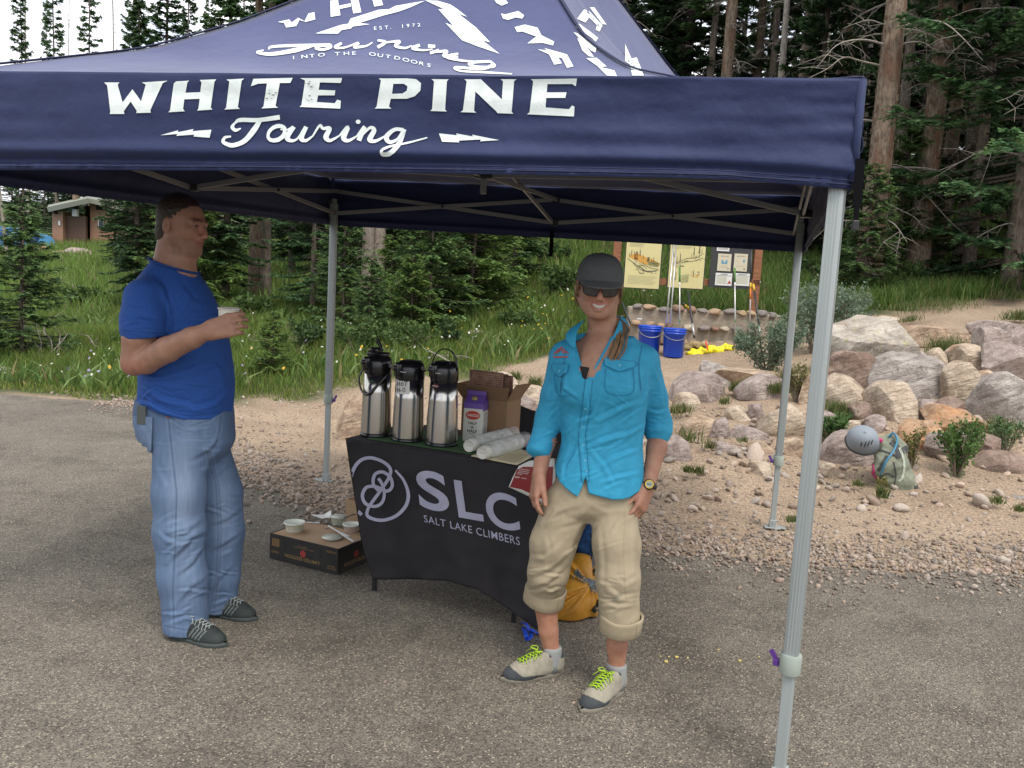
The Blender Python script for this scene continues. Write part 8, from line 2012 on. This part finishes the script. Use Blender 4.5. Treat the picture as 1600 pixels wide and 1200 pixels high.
def airpot(px,py,rb,rt,hb,hl,label,kind):
 b=on_table(px,py,.007);b=b+ey*rb*.6
 t=thing('airpot',label,'air pot',tuple(b),'steel airpots lined up on the table')
 X,Yv,Zv=ex,ey,np.array([0,0,1.])
 MB().lathe(b,[(rb+.002,0),(rb+.003,.004),(rb+.003,.014),(rb,.016)],36).obj('base_ring',M_gloss,t,True)
 body=MB().lathe(b,[(rb,.014),(rb,.02),((rb*2+rt)/3+.001,hb*.4),((rb+rt*2)/3+.0005,hb*.7),(rt,hb)],48).obj('body',M_steel,t,True)
 c=b+Zv*hb;fr=-ey
 ltop=[(rt+.001,-.002),(rt+.003,.006),(rt+.003,hl*.55),(rt-.002,hl*.82),(rt-.016,hl*.97),(0,hl)]
 MB().lathe(c,ltop,40).obj('lid',M_gloss,t,True)
 sd=np.array([-.75 if kind!=2 else-.7,-.66,0]);sd/=np.linalg.norm(sd)
 q=MB().box(c+sd*(rt-.006)+Zv*hl*.55,(.05,.036,hl*.75),(sd,np.cross(Zv,sd),Zv),.010);q.box(c+sd*(rt+.016)+Zv*hl*.62,(.03,.022,.022),(sd,np.cross(Zv,sd),Zv),.006)
 q.obj('spout',M_gloss,t,True)
 if kind==0:
  MB().box(c+Zv*(hl+.004),(.11,.045,.024),(X,Yv,Zv),.008).box(c+Zv*(hl+.02)-X*.02,(.05,.035,.03),(X,Yv,Zv),.008).obj('pump_cap',M_gloss,t,True)
  p0=c+Zv*(hl+.02)+X*.02;MB().bar(p0,p0+Zv*.055-X*.03,.016,.012,bev=.003).obj('lever',M_gloss,t)
  MB().tube([c+X*(rt-.0)+Zv*hl*.45,c+X*(rt+.014)+Zv*hl*.45],.008,10).obj('side_knob',M_alu,t,True)
  hp=bez([c-X*(rt+.004)+Zv*.03,c-X*(rt+.022)-Zv*.03-Yv*.03,c-X*(rt-.01)-Zv*.085-Yv*(rt-.01),c-Yv*(rt+.02)-Zv*.098,c+X*(rt-.03)-Zv*.06-Yv*(rt+.004),c+X*(rt+.006)-Zv*.0-Yv*.03,c+X*(rt+.004)+Zv*.03],6)
  MB().tube(hp,.0065,8,flat=.6).obj('bail_handle',M_gloss,t,True)
 else:
  MB().box(c+Zv*(hl-.006)+Yv*.004,(.085,.07,.016),(X,Yv,Zv),.006).obj('press_pad',M_gloss,t,True)
  MB().tube([c-X*.05-Yv*(rt+.002)+Zv*hl*.52,c-X*.015-Yv*(rt+.005)+Zv*hl*.46,c+X*.02-Yv*(rt+.002)+Zv*hl*.44],.0028,6).obj('lid_latch',mat('chrome',(.6,.6,.6),.2,metal=1)if 'chrome' not in bpy.data.materials else bpy.data.materials['chrome'],t,True)
  if kind==2:
   hp=[c+X*(rt+.004)*math.cos(a)+Zv*(.045+(.102)*math.sin(a)**.8)for a in np.linspace(.02,math.pi-.02,22)]
  else:hp=[c+X*(rt+.006)*math.cos(a)+Zv*(hl*.5)+Yv*(rt+.008)*math.sin(a)for a in np.linspace(0,math.pi,20)]
  MB().tube(hp,.0055,8,flat=.6).obj('bail_handle',M_gloss,t,True)
 return t,body,c
a1=airpot(579,682,.073,.064,.305,.085,'steel airpot with the upright pump lever, leftmost on the table',0)
a2=airpot(629,690,.074,.066,.292,.088,'middle steel airpot with the HOT H2O note stuck on it',1)
a3=airpot(682,697,.075,.063,.302,.088,'steel airpot with its bail handle raised, third and nearest the milk carton',2)
ap=caster(bvh_of(a2[1]));M_note=mat('white paper',(.70,.69,.65),.7);M_ink=mat('black marker ink',(.01,.01,.012),.6)
ZB=lambda L:[(540+x/6.667,530+y/6.667)for x,y in L]
nt_=print_on('paper_note',outline_poly([ZB([(532,420),(668,426),(666,572),(530,570)])]),ap,M_note,a2[1],3,.002)
for pts in([(510,440),(508,490)],[(530,442),(526,486)],[(508,466),(528,464)],[(556,450),(544,462),(542,480),(556,486),(566,474),(566,456),(556,450)],[(575,440),(612,444)],[(594,444),(590,490)],[(508,505),(505,550)],[(528,505),(526,550)],[(506,530),(527,528)],[(536,528),(543,530),(536,540),(545,541)],[(574,504),(560,515),(558,538),(572,548),(584,530),(582,512),(574,504)]):
 print_on('handwriting',stroke_poly(ZB([(x+38,y)for x,y in pts]),1.05,False),ap,M_ink,nt_ or a2[1],3,.0032)
bp3=caster(bvh_of(a3[1]));ba=print_on('badge',outline_poly([ZB([(938+36*math.cos(a),488+20*math.sin(a)+3*math.cos(a))for a in np.linspace(0,6.28,16,endpoint=False)])]),bp3,mat('dark red badge',(.12,.01,.01),.3),a3[1],3,.002)
print_on('badge_lettering',stroke_poly(ZB([(912,486),(925,484),(940,490),(962,491)]),.9),bp3,M_white,ba,3,.0028)
print_on('badge',outline_poly([ZB([(258,430),(290,432),(288,444),(262,442)])]),caster(bvh_of(a1[1])),mat('green badge',(.03,.14,.07),.4),a1[1],3,.002)
gm=[T(.03,.04,.0075),T(.80,.04,.0075),T(.80,.40,.0075),T(.03,.40,.0075)]
MB().box((gm[0]+gm[2])/2,(.66,.36,.002),(ex,ey,(0,0,1))).solo('table_mat',mat('green felt',(.045,.11,.035),.9),'thin green mat lying under the airpots','mat')
def carton():
 b=on_table(735,690,.0085);X=np.array([math.cos(-.20),math.sin(-.20),0]);b=on_table(719,684,.0085)
 X=ex*math.cos(.0)+ey*-.02;X/=np.linalg.norm(X)
 X=np.array([.95,-.24,0]);X=X/np.linalg.norm(X);Yv=np.array([-X[1],X[0],0]);Zv=np.array([0,0,1.]);W_,D_,H_=.095,.095,.185
 b=on_table(737,690,.0085)+Yv*D_/2
 t=thing('milk_carton','purple and white HALF & HALF carton standing beside the airpots','carton',tuple(b))
 M_w=mat('carton board',(.66,.66,.60),.45);M_p=mat('purple carton print',(.14,.075,.34),.45);M_r=mat('red carton print',(.50,.035,.02),.45)
 q=lambda x,y,z:b+X*x+Yv*y+Zv*z
 h=W_/2;mb=MB();mb.box(q(0,0,H_/2),(W_,D_,H_),(X,Yv,Zv),.002)
 body=mb.obj('body',M_w,t)
 ridge=H_+.038
 V=[q(-h,-h,H_),q(h,-h,H_),q(h,h,H_),q(-h,h,H_),q(-h,0,ridge),q(h,0,ridge),q(-h+.02,0,ridge-.004),q(h-.02,0,ridge-.004)]
 gb=MB().add(V,[(0,1,5,4),(2,3,4,5),(1,2,7),(1,7,5),(2,5,7),(3,0,6),(0,4,6),(3,6,4)]).obj('gable',M_p,t)
 MB().box(q(0,0,ridge+.008),(W_,.003,.020),(X,Yv,Zv)).obj('top_seam',M_p,gb)
 MB().box(q(0,-h-.0008,H_-.012),(W_-.001,.0012,.026),(X,Yv,Zv)).obj('purple_band',M_p,body)
 MB().box(q(h+.0008,0,H_-.018),(.0012,D_-.001,.036),(X,Yv,Zv)).obj('purple_band',M_p,body)
 n=np.cross(q(h,-h,H_)-q(-h,-h,H_),q(-h,0,ridge)-q(-h,-h,H_));n/=np.linalg.norm(n)
 cpx=q(-.002,-h*.5,H_+.019);MB().lathe(cpx,[(.014,0),(.014,.008),(.0,.009)],20,ax=(X,np.cross(n,X),n)).obj('cap',mat('gold cap',(.36,.27,.09),.35),gb,True)
 fp=lambda x,z:(q(x,-h-.0016,z),-Yv)
 sc=[((.036+.0022*math.cos(24*a))*math.cos(a),.128+(.021+.0018*math.cos(24*a))*math.sin(a))for a in np.linspace(0,2*math.pi,120,endpoint=False)]
 o=print_on('red_oval',outline_poly([sc]),fp,M_r,body,None,.0004)
 def tx(s,cx,cz,w,hgt,m,off=.0006,par=body,bold=.02):
  V_,F_=text_poly(s,1,bold=bold);V_=(V_-V_.min(0))/(V_.max(0)-V_.min(0))-.5
  print_on('letter',(V_*[w,hgt]+[cx,cz],F_),fp,m,par,None,off)
 tx('DARIGOLD',0,.128,.058,.013,M_note,.0008,o)
 tx('HALF',0.0,.090,.042,.014,M_ink);tx('HALF',0.0,.052,.048,.016,M_ink);tx('&',0,.071,.013,.013,M_ink)
 for sx in(-1,1):print_on('rule',outline_poly([[(sx*.010,.0705),(sx*.020,.0705),(sx*.020,.0717),(sx*.010,.0717)]]),fp,M_ink,body,None,.0006)
 print_on('rule',outline_poly([[(-.014,.037),(.014,.037),(.014,.039),(-.014,.039)]]),fp,M_grey_leg,body,None,.0006)
 sp_=lambda y,z:(q(h+.0016,y,z),X)
 r=random.Random(3)
 for i in range(13):
  z=.135-i*.0092;w0=r.uniform(-.032,-.026);w1=r.uniform(.008,.034)
  print_on('small_print',outline_poly([[(w0,z),(w1,z),(w1,z+.0035),(w0,z+.0035)]]),sp_,mat('grey ink',(.22,.22,.24),.6)if i==0 else bpy.data.materials['grey ink'],body,None,.0004)
 return t
carton()
M_cupw=mat('white paper cups',(.66,.65,.58),.5)
M_bag=mat('clear plastic bag',(.85,.87,.88),.12,trans=0.0,alpha=.34,spec=.9,bump=.8,bscale=26,bdist=.02)
for k_,(p0,p1,lab)in enumerate((((732,692),(838,660),'bagged sleeve of white paper cups nearer the milk carton'),((753,703),(842,672),'bagged sleeve of white paper cups lying at the front edge of the table'))):
 R0=.033
 a=on_table(p0[0],p0[1]+5,.040);b=on_table(p1[0],p1[1]+8,.040);d=(b-a);Lc=.40;d/=np.linalg.norm(d)
 t=thing('cup_sleeve',lab,'paper cups',tuple(a-np.array([0,0,.036])),'sleeves of paper cups on the table');u=np.cross(d,(0,0,1));u/=np.linalg.norm(u);w_=np.cross(u,d)
 MB().lathe(a,[(.0,.004),(R0-.009,.004),(R0-.008,0),(R0-.006,0),(R0,.075)],28,ax=(u,w_,d)).obj('cup',M_cupw,t,True)
 for i in range(24):
  MB().lathe(a+d*(.077+i*.0115),[(R0-.001,0),(R0+.003,.001),(R0+.003,.004),(R0-.001,.006),(R0-.001,.0113)],24,ax=(u,w_,d)).obj('cup',M_cupw,t,True)
 G3=[]
 for i in range(26):
  s=i/25;row_=[]
  for j in range(28):
   g=2*math.pi*j/28;r_=R0+.0055+.006*mnoise.noise((s*9,math.cos(g)*1.8+k_*7,math.sin(g)*1.8))+.003*mnoise.noise((s*30,math.cos(g)*5,math.sin(g)*5))+.006*max(0,s-.85)*3
   z_=math.sin(g);p=a+d*(.035+s*(Lc-.02))+u*math.cos(g)*r_+w_*max(z_*r_,-.0385)
   row_.append(p)
  G3.append(row_)
 MB().grid(np.array(G3),wrap=True).obj('plastic_bag',M_bag,t,True)
 MB().box(a-d*.0+w_*.0+d*.0035,(.022,.003,.0008),(u,w_,d)).obj('base_print',mat('grey stamp',(.35,.34,.32),.7)if 'grey stamp' not in bpy.data.materials else bpy.data.materials['grey stamp'],t)
def sheet(corners,z,th,name,m,label,cat,curl=0.0):
 c=[on_z(px,py,z)for px,py in corners];mb=MB();n=10;G_=[[(c[0]*(1-s)+c[1]*s)*(1-t)+(c[3]*(1-s)+c[2]*s)*t+np.array([0,0,curl*(t*s)**2])for t in np.linspace(0,1,n)]for s in np.linspace(0,1,n)]
 o=MB().grid(np.array(G_)).solo(name,m,label,cat,smooth=True);o.modifiers.new('t','SOLIDIFY').thickness=th;return o
M_cream=mat('manila card',(.62,.54,.36),.7,c2=(.56,.48,.31),nscale=6)
sheet([(736,713),(808,727),(850,704),(796,694)],TZ+.0085,.003,'folder',M_cream,'cream manila folder lying on the table under the cup sleeves','folder')
M_redp=mat('dark red flyer print',(.24,.018,.02),.45)
M_pink=mat('pale flyer print',(.62,.50,.48),.45)
sheet([(806,700),(850,712),(872,690),(826,680)],TZ+.0105,.001,'red_flyer',M_redp,'dark red flyer lying flat behind the folder','flyer')
ZC=lambda L:[(700+x/6.319,590+y/6.319)for x,y in L]
nrm=-ey
def hang(px,py,off=.0):
 d=ray(px,py);o=A1+nrm*(.034+off);tt=((o-CAMPOS)@nrm)/(d@nrm);return CAMPOS+d*tt
G5=[]
for s in np.linspace(0,1,8):
 row_=[]
 for t in np.linspace(0,1,10):
  l=lerp(ZC([(800,822),(700,870),(640,980),(598,1080)]),t);r_=lerp([(866,716),(868,745),(866,770),(862,792)],t)
  q=l*(1-s)+r_*s;row_.append(hang(*q,off=.006*math.sin(t*3)))
 G5.append(row_)
fl=MB().grid(np.array(G5)).solo('hanging_flyer',M_note,'white-edged red flyer hanging over the front edge of the table by her hand','flyer',smooth=True)
fl.modifiers.new('t','SOLIDIFY').thickness=.0006
fpl=caster(bvh_of(fl))
print_on('red_panel',outline_poly([ZC([(684,905),(740,880),(1040,880),(1020,1240),(730,1105),(612,1078),(640,1010)])]),fpl,M_redp,fl,5,.0012)
for i,(x0,x1,y)in enumerate(((706,800,896),(700,800,914),(692,790,930),(684,735,944),(664,712,970),(728,780,986),(664,700,980),(900,930,1018))):
 for kx in np.arange(x0,x1,13):print_on('small_print',outline_poly([ZC([(kx,y+(kx-x0)*.16),(kx+9,y+(kx+9-x0)*.16),(kx+9,y+9+(kx-x0)*.16),(kx,y+9+(kx-x0)*.16)])]),fpl,M_pink,fl,None,.002)
M_kraft=mat('brown cardboard',(.255,.155,.085),.85,c2=(.22,.13,.07),nscale=9,bump=.1,bscale=200)
M_kraft2=mat('tan cardboard',(.40,.27,.16),.85,c2=(.34,.22,.13),nscale=9)
bb=on_table(716,668,.005)+ey*.0;BW,BD,BH=.24,.17,.20;Zv=np.array([0,0,1.])
bb=T(.40,.40,.004)
obx=thing('cardboard_box','open brown cardboard box with flaps up, behind the airpots on the table','box',tuple(bb+ex*BW/2))
q=lambda x,y,z:bb+ex*x+ey*y+Zv*z
MB().box(q(BW/2,0,BH/2),(BW,.004,BH),(ex,ey,Zv)).obj('wall',M_kraft,obx);MB().box(q(BW/2,BD,BH/2),(BW,.004,BH),(ex,ey,Zv)).obj('wall',M_kraft,obx)
MB().box(q(0,BD/2,BH/2),(.004,BD-.006,BH),(ex,ey,Zv)).obj('wall',M_kraft,obx);MB().box(q(BW,BD/2,BH/2),(.004,BD-.006,BH),(ex,ey,Zv)).obj('wall',M_kraft,obx)
MB().box(q(BW/2,BD/2,.003),(BW-.01,BD-.01,.004),(ex,ey,Zv)).obj('floor',M_kraft,obx)
def quad(parent,name,pts,m,th=.004):
 o=MB().add(pts,[(0,1,2,3)]).obj(name,m,parent);o.modifiers.new('t','SOLIDIFY').thickness=th;return o
quad(obx,'flap',[q(0,-.002,BH),q(BW,-.002,BH),q(BW+.03,-.05,BH+.075),q(-.02,-.05,BH+.06)],M_kraft)
quad(obx,'flap',[q(BW,0,BH),q(BW,BD,BH),q(BW+.05,BD+.01,BH+.08),q(BW+.05,-.01,BH+.085)],M_kraft)
quad(obx,'flap',[q(0,0,BH),q(0,BD,BH),q(-.045,BD+.01,BH+.065),q(-.045,-.01,BH+.06)],M_kraft)
pb=thing('pastry_box','printed reddish-brown pastry box standing in the open cardboard box','box',tuple(q(BW*.5,BD*.5,.02)))
M_pr=mat('printed pastry card',(.15,.06,.05),.6,c2=(.30,.17,.12),nscale=38,detail=6)
for i,(dy,hz_,x0,x1)in enumerate(((.03,.315,.02,.20),(.07,.300,.03,.235),(.11,.30,.01,.19))):
 pn=MB().box(q((x0+x1)/2,dy,.02+hz_/2),(x1-x0,.012,hz_),(ex,ey,Zv),.002).obj('panel',M_pr,pb)
 for r_ in range(7):
  MB().box(q((x0+x1)/2,dy-.0065,.02+hz_-.014-r_*.010),(x1-x0-.03,.0012,.003),(ex,ey,Zv)).obj('printed_line',M_kraft2,pn)
ch=thing('camp_chair','black fabric camp chair standing behind the table','chair',tuple(T(TL*.92,1.05)*[1,1,0]))
Yc=4.75
ctr=P(812,645,Yc);
panel=[P(x,y,Yc+.0006*(x-790))for x,y in((781,700),(783,660),(786,634),(790,628),(797,627),(812,633),(832,641),(860,646),(885,648),(888,700))]
o=MB().add(panel,[tuple(range(10))]).obj('backrest',M_black,ch);o.modifiers.new('t','SOLIDIFY').thickness=.012
xl,xr=panel[0],panel[-1]
for pz,pn_ in((xl,1),(xr,1)):
 f0=np.array([pz[0],pz[1]+.01,0.0]);MB().tube([pz+(0,.015,.04),f0+(0,.0,.01)],.009,8).obj('leg',M_grey_leg,ch,True)
 MB().tube([pz+(0,.015,-.04),f0+(0,-.38,.01)],.009,8).obj('leg',M_grey_leg,ch,True)
zs=.40
MB().add([np.array([xl[0],xl[1]-.02,zs]),np.array([xr[0],xr[1]-.02,zs]),np.array([xr[0],xr[1]-.42,zs+.02]),np.array([xl[0],xl[1]-.42,zs+.02])],[(0,1,2,3)]).obj('seat',M_black,ch).modifiers.new('t','SOLIDIFY').thickness=.01
# ================================================================== ON THE GROUND BESIDE THE TABLE
M_bk=mat('black printed carton',(.012,.011,.010),.5,c2=(.02,.018,.016),nscale=14);M_gold=mat('brown gold carton print',(.22,.135,.05),.6)
g0=on(421,876);g1=on(527,904);H1=.135
X=(g1-g0);W_=np.linalg.norm(X);X/=W_;Yv=np.array([-X[1],X[0],0]);D_=.30
q=lambda x,y,z:g0+X*x+Yv*y+Zv*z+Zv*.008
lb=thing('bagel_carton','upside-down black LIMITED EDITION carton with a tan top, standing left of the table','box',tuple(q(W_/2,D_/2,0)))
bd=MB().box(q(W_/2,.002,H1/2),(W_,.004,H1),(X,Yv,Zv)).obj('front_panel',M_bk,lb)
MB().box(q(W_-.002,D_/2,H1/2),(.004,D_-.006,H1),(X,Yv,Zv)).obj('side_panel',M_bk,lb);MB().box(q(.002,D_/2,H1/2),(.004,D_-.006,H1),(X,Yv,Zv)).obj('side_panel',M_bk,lb)
MB().box(q(W_/2,D_-.001,H1/2),(W_,.004,H1),(X,Yv,Zv)).obj('back_panel',M_bk,lb)
tp_=MB().box(q(W_/2,D_/2,H1-.004),(W_-.012,D_-.01,.004),(X,Yv,Zv)).obj('top_panel',M_kraft2,lb)
fp=lambda x,z:(q(x,0,z),-Yv)
def ftxt(s,x0,x1,z0,z1,m,place=fp,par=bd,flip=True,bold=.02):
 V_,F_=text_poly(s,1,bold=bold);V_=(V_-V_.min(0))/(V_.max(0)-V_.min(0))
 if flip:V_=1-V_
 print_on('letter',(V_*[x1-x0,z1-z0]+[x0,z0],F_),place,m,par,None,.0008)
w=W_
ftxt('LIMITED EDITION',w*.235,w*.74,.028,.046,M_gold)
print_on('red_circle',outline_poly([[(w*.50+.018*math.cos(a),.066+.018*math.sin(a))for a in np.linspace(0,6.28,30,endpoint=False)]]),fp,mat('red carton dot',(.30,.03,.02),.6),bd,None,.0008)
ftxt('ASIAGO CHEESE & GARLIC',w*.36,w*.66,.090,.095,M_gold);ftxt('BAGELS TO GO',w*.42,w*.56,.099,.104,M_gold)
for i in range(7):
 for j in range(5):print_on('grid_print',outline_poly([[(w*(.035+j*.023),.072+i*.006),(w*(.054+j*.023),.072+i*.006),(w*(.054+j*.023),.0765+i*.006),(w*(.035+j*.023),.0765+i*.006)]]),fp,M_gold,bd,None,.0008)
ftxt('2 EACH',w*.03,w*.14,.035,.047,M_gold);ftxt('BAKED',w*.86,w*.96,.034,.040,M_gold);ftxt('THIS SIDE',w*.85,w*.98,.022,.028,M_gold)
for x0,x1,z in((.83,.98,.112),(.83,.98,.106)):print_on('rule',outline_poly([[(w*x0,z),(w*x1,z),(w*x1,z+.002),(w*x0,z+.002)]]),fp,M_gold,bd,None,.0008)
for x0 in(.22,.74):print_on('hand_slot',outline_poly([[(w*x0,.072),(w*(x0+.035),.072),(w*(x0+.035),.108),(w*x0,.108)]]),fp,M_ink,bd,None,.0008)
print_on('hand_slot',outline_poly([[(w*.47+.018*math.cos(a),.130-.014*abs(math.sin(a))*(1 if math.sin(a)>0 else 0))for a in np.linspace(0,math.pi,12)]]),fp,M_ink,bd,None,.0008)
sp_=lambda y,z:(q(w,y,z),X)
ftxt('LIMITED EDITION',.05,.24,.028,.046,M_gold,sp_,lb);print_on('red_circle',outline_poly([[(.15+.018*math.cos(a),.072+.018*math.sin(a))for a in np.linspace(0,6.28,30,endpoint=False)]]),sp_,bpy.data.materials['red carton dot'],lb,None,.0008)
MB().lathe(q(.18,.24,H1-.0015),[(.014,0),(.0,.0006)],16,sy=.6).obj('hand_slot',M_ink,tp_)
topz=g0[2]+.008+H1-.002
def tub(px,py,r,h,m_fill,label,lid=False,m=None):
 c=on_z(px,py,topz);t=thing('food_tub',label,'food tub',tuple(c),'tubs of spread on the carton')
 mm=bpy.data.materials.get('clear tub')or mat('clear tub',(.62,.64,.56),.25,alpha=.75)
 MB().lathe(c,[(r*.80,0),(r*.82,.002),(r*.97,h-.004),(r*1.05,h-.003),(r*1.05,h)],28).obj('tub_wall',m or mm,t,True)
 if lid:MB().lathe(c,[(r*1.07,h-.006),(r*1.08,h+.002),(r,h+.003),(r*.95,h+.0005),(0,h+.001)],28).obj('lid',mat('milky lid',(.66,.68,.60),.3)if 'milky lid' not in bpy.data.materials else bpy.data.materials['milky lid'],t,True)
 V=[];n=20
 prof=[(r*.93,h*.55)]+[(r*.93*s,h*.80+.003*mnoise.noise((s*9,px,0)))for s in(.98,.8,.6,.4,.2)]+[(0,h*.82)]
 MB().lathe(c,prof,24).obj('spread',m_fill,t,True);return c
M_f1=mat('pale green spread',(.58,.60,.42),.5,c2=(.66,.66,.52),nscale=30);M_f2=mat('speckled cream spread',(.62,.60,.42),.5,c2=(.40,.38,.22),nscale=120,lo=.45,hi=.6,bump=.5,bscale=80);M_f3=mat('pink spread',(.55,.42,.38),.5)
tub(460,829,.052,.046,M_f1,'lidded white tub at the left edge of the black carton',True,mat('pale tub',(.60,.62,.50),.35))
tub(529,818,.045,.042,M_f2,'tub of speckled yellow spread with a dark knife in it, beside the brown box',False)
tub(549,830,.044,.040,M_f3,'tub of pink spread half behind the black tablecloth',True,mat('pinkish tub',(.52,.42,.37),.35))
tub(519,842,.050,.012,M_f2,'shallow open lid of speckled cream spread at the carton front',False)
M_kn=mat('white plastic cutlery',(.70,.70,.70),.3)
def knife(p0,p1,lab,z=.004,m=M_kn):
 a,b=on_z(*p0,topz+z),on_z(*p1,topz+z);mb=MB();mb.bar(a,a+(b-a)*.55,.010,.003,bev=.001);mb.bar(a+(b-a)*.55,b,.014,.002)
 mb.solo('plastic_knife',m,lab,'knife','plastic knives on the carton')
knife((478,816),(500,817),'short white knife lying beside the lidded tub');knife((513,821),(552,846),'white knife lying across the open lid',.016);knife((520,826),(545,838),'white knife crossed under the other beside the open lid',.010)
knife((538,809),(556,803),'dark knife standing in the speckled spread',.045,M_ink)
nb=thing('napkin','crumpled white paper napkin at the back edge of the carton','napkin',tuple(on_z(500,806,topz)))
cn_=[on_z(486,804,topz+.012),on_z(503,810,topz+.003),on_z(518,808,topz+.003),on_z(517,797,topz+.03),on_z(506,804,topz+.004)]
MB().add(cn_,[(0,1,4),(1,2,4),(2,3,4)]).obj('paper',M_note,nb).modifiers.new('t','SOLIDIFY').thickness=.0015
h0=on(519,838);X2=X;q=lambda x,y,z:h0+X2*x+Yv*y+Zv*(z+.012)+Yv*.12
o2=thing('open_box','small open brown box holding a plastic bag, tucked beside the table','box',tuple(q(.1,.1,0)))
w2,d2,h2=.26,.24,.17
for c_,s_ in(((w2/2,0),(w2,.004)),((w2/2,d2),(w2,.004)),((0,d2/2),(.004,d2-.006)),((w2,d2/2),(.004,d2-.006))):MB().box(q(c_[0],c_[1],h2/2),(s_[0],s_[1],h2),(X2,Yv,Zv)).obj('wall',M_kraft2,o2)
MB().box(q(w2/2,d2/2,.003),(w2-.01,d2-.01,.004),(X2,Yv,Zv)).obj('floor',M_kraft2,o2)
vq=Vol(q(.02,.02,0)-.02,q(.2,.2,.28)+.05,.006)
rr=random.Random(4)
for i in range(9):vq.ell(q(.07+rr.uniform(-.03,.06),.09+rr.uniform(-.04,.05),.10+rr.uniform(-.02,.09)),(rr.uniform(.02,.05),rr.uniform(.02,.05),rr.uniform(.02,.06)),None,.01)
Vq,Qq=vq.mesh();Nq=vnormals(Vq,Qq);Vq=Vq+Nq*(nz(Vq,40)*.008)[:,None]
solo('plastic_bag',Vq,Qq,mat('crinkled clear bag',(.75,.78,.80),.12,alpha=.5,bump=.6,bscale=40,bdist=.02),'crinkled clear plastic bag in the small open box','plastic bag',smooth=True)
M_gold_n=mat('mustard nylon',(.50,.235,.018),.5,c2=(.36,.16,.015),nscale=5,bump=.3,bscale=30)
M_gry=mat('grey webbing',(.10,.12,.13),.7);M_blue_w=mat('bright blue webbing',(.01,.07,.55),.5);M_blue_f=mat('deep blue fleece',(.012,.06,.17),.9,bump=.4,bscale=90)
pk0=np.array([.30,3.93,.16])
pk=thing('rucksack','mustard yellow rucksack with grey straps lying on the tarmac behind her legs','rucksack',(pk0[0],pk0[1],0))
v=Vol((-.2,3.6,.0),(.56,4.3,.50),.006)
v.ell(P(893,935,3.95),(.13,.15,.13),None,.05);v.ell(P(860,940,3.98),(.15,.16,.12),None,.05);v.ell(P(900,895,3.97),(.10,.12,.09),None,.05);v.cone(P(918,918,3.88),P(880,940,3.95),.03,.10,.03);v.ell(P(825,970,3.97),(.08,.1,.06),None,.04)
v.cut(lambda X,Y,Z:.012-Z)
kn=P(922,915,3.86)
def pkp(V,N):
 px,py=vproj(V);a=np.arctan2(py-914,px-924);r_=np.hypot(px-924,py-914)
 h=.009*np.sin(a*13+2*np.sin(a*5))*np.exp(-((r_-35)/40)**2)+.006*nz(V,16)
 return V+N*h[:,None]
body_=skin_part(v,'bag',M_gold_n,pk,None,1,pkp)
pp=caster(bvh_of(body_))
for pts,w_,m in(([(898,892),(908,903),(922,908),(930,912)],7,M_gry),([(922,908),(926,918),(932,922)],8,M_gry),([(905,896),(896,901)],5,M_gry),([(928,890),(932,905),(928,918)],4,M_plblk),([(926,955),(934,945),(938,936)],7,M_plblk)):
 o=print_on('strap',stroke_poly(pts,w_,len(pts)>2),pp,m,pk,6,.006)
 if o:o.modifiers.new('t','SOLIDIFY').thickness=.003
MB().tube([P(927,833,4.0),P(928,860,3.98),P(925,888,3.93)],.011,6,flat=.3).obj('shoulder_strap',M_plblk,pk)
v=Vol((.18,3.9,.10),(.60,4.4,.66),.006)
v.ell(P(915,848,4.08),(.06,.09,.13),None,.04);v.ell(P(925,822,4.1),(.055,.08,.09),None,.04);v.ell(P(905,872,4.1),(.05,.08,.08),None,.04)
Vq,Qq=v.mesh();Nq=vnormals(Vq,Qq);Vq=Vq+Nq*(nz(Vq,22)*.012+nz(Vq,60)*.003)[:,None]
solo('jacket',Vq,Qq,M_blue_f,'deep blue fleece jacket heaped on the mustard rucksack','jacket',smooth=True)
wb=thing('webbing_loop','bright blue webbing loop lying under the right edge of the tablecloth','webbing',tuple(on(828,990)))
b0=on(826,990)
for pts in([(818,980),(822,992),(824,999),(829,998),(830,988),(834,984)],[(820,985),(830,984),(842,990),(848,988)],[(828,985),(822,975),(815,972)]):
 L3=[on_z(x,y,.010+.02*(i%2))for i,(x,y)in enumerate(pts)];MB().tube(bez(L3,4),.010,6,flat=.25).obj('strand',M_blue_w,wb,True)
mb=MB();r=random.Random(8)
for px,py in((1074,1036),(1057,1031),(1032,1029),(1155,1041),(1185,1035),(1045,1030),(1040,1044),(1122,1019)):
 c=on(px,py)+np.array([0,0,.007]);s=r.uniform(.003,.007);mb.box(c+(0,0,s*.4),(s*2,s*1.4,s),bev=s*.2)
tag(mb.obj('crumbs',mat('yellow crumb',(.62,.50,.16),.8)),kind='stuff')
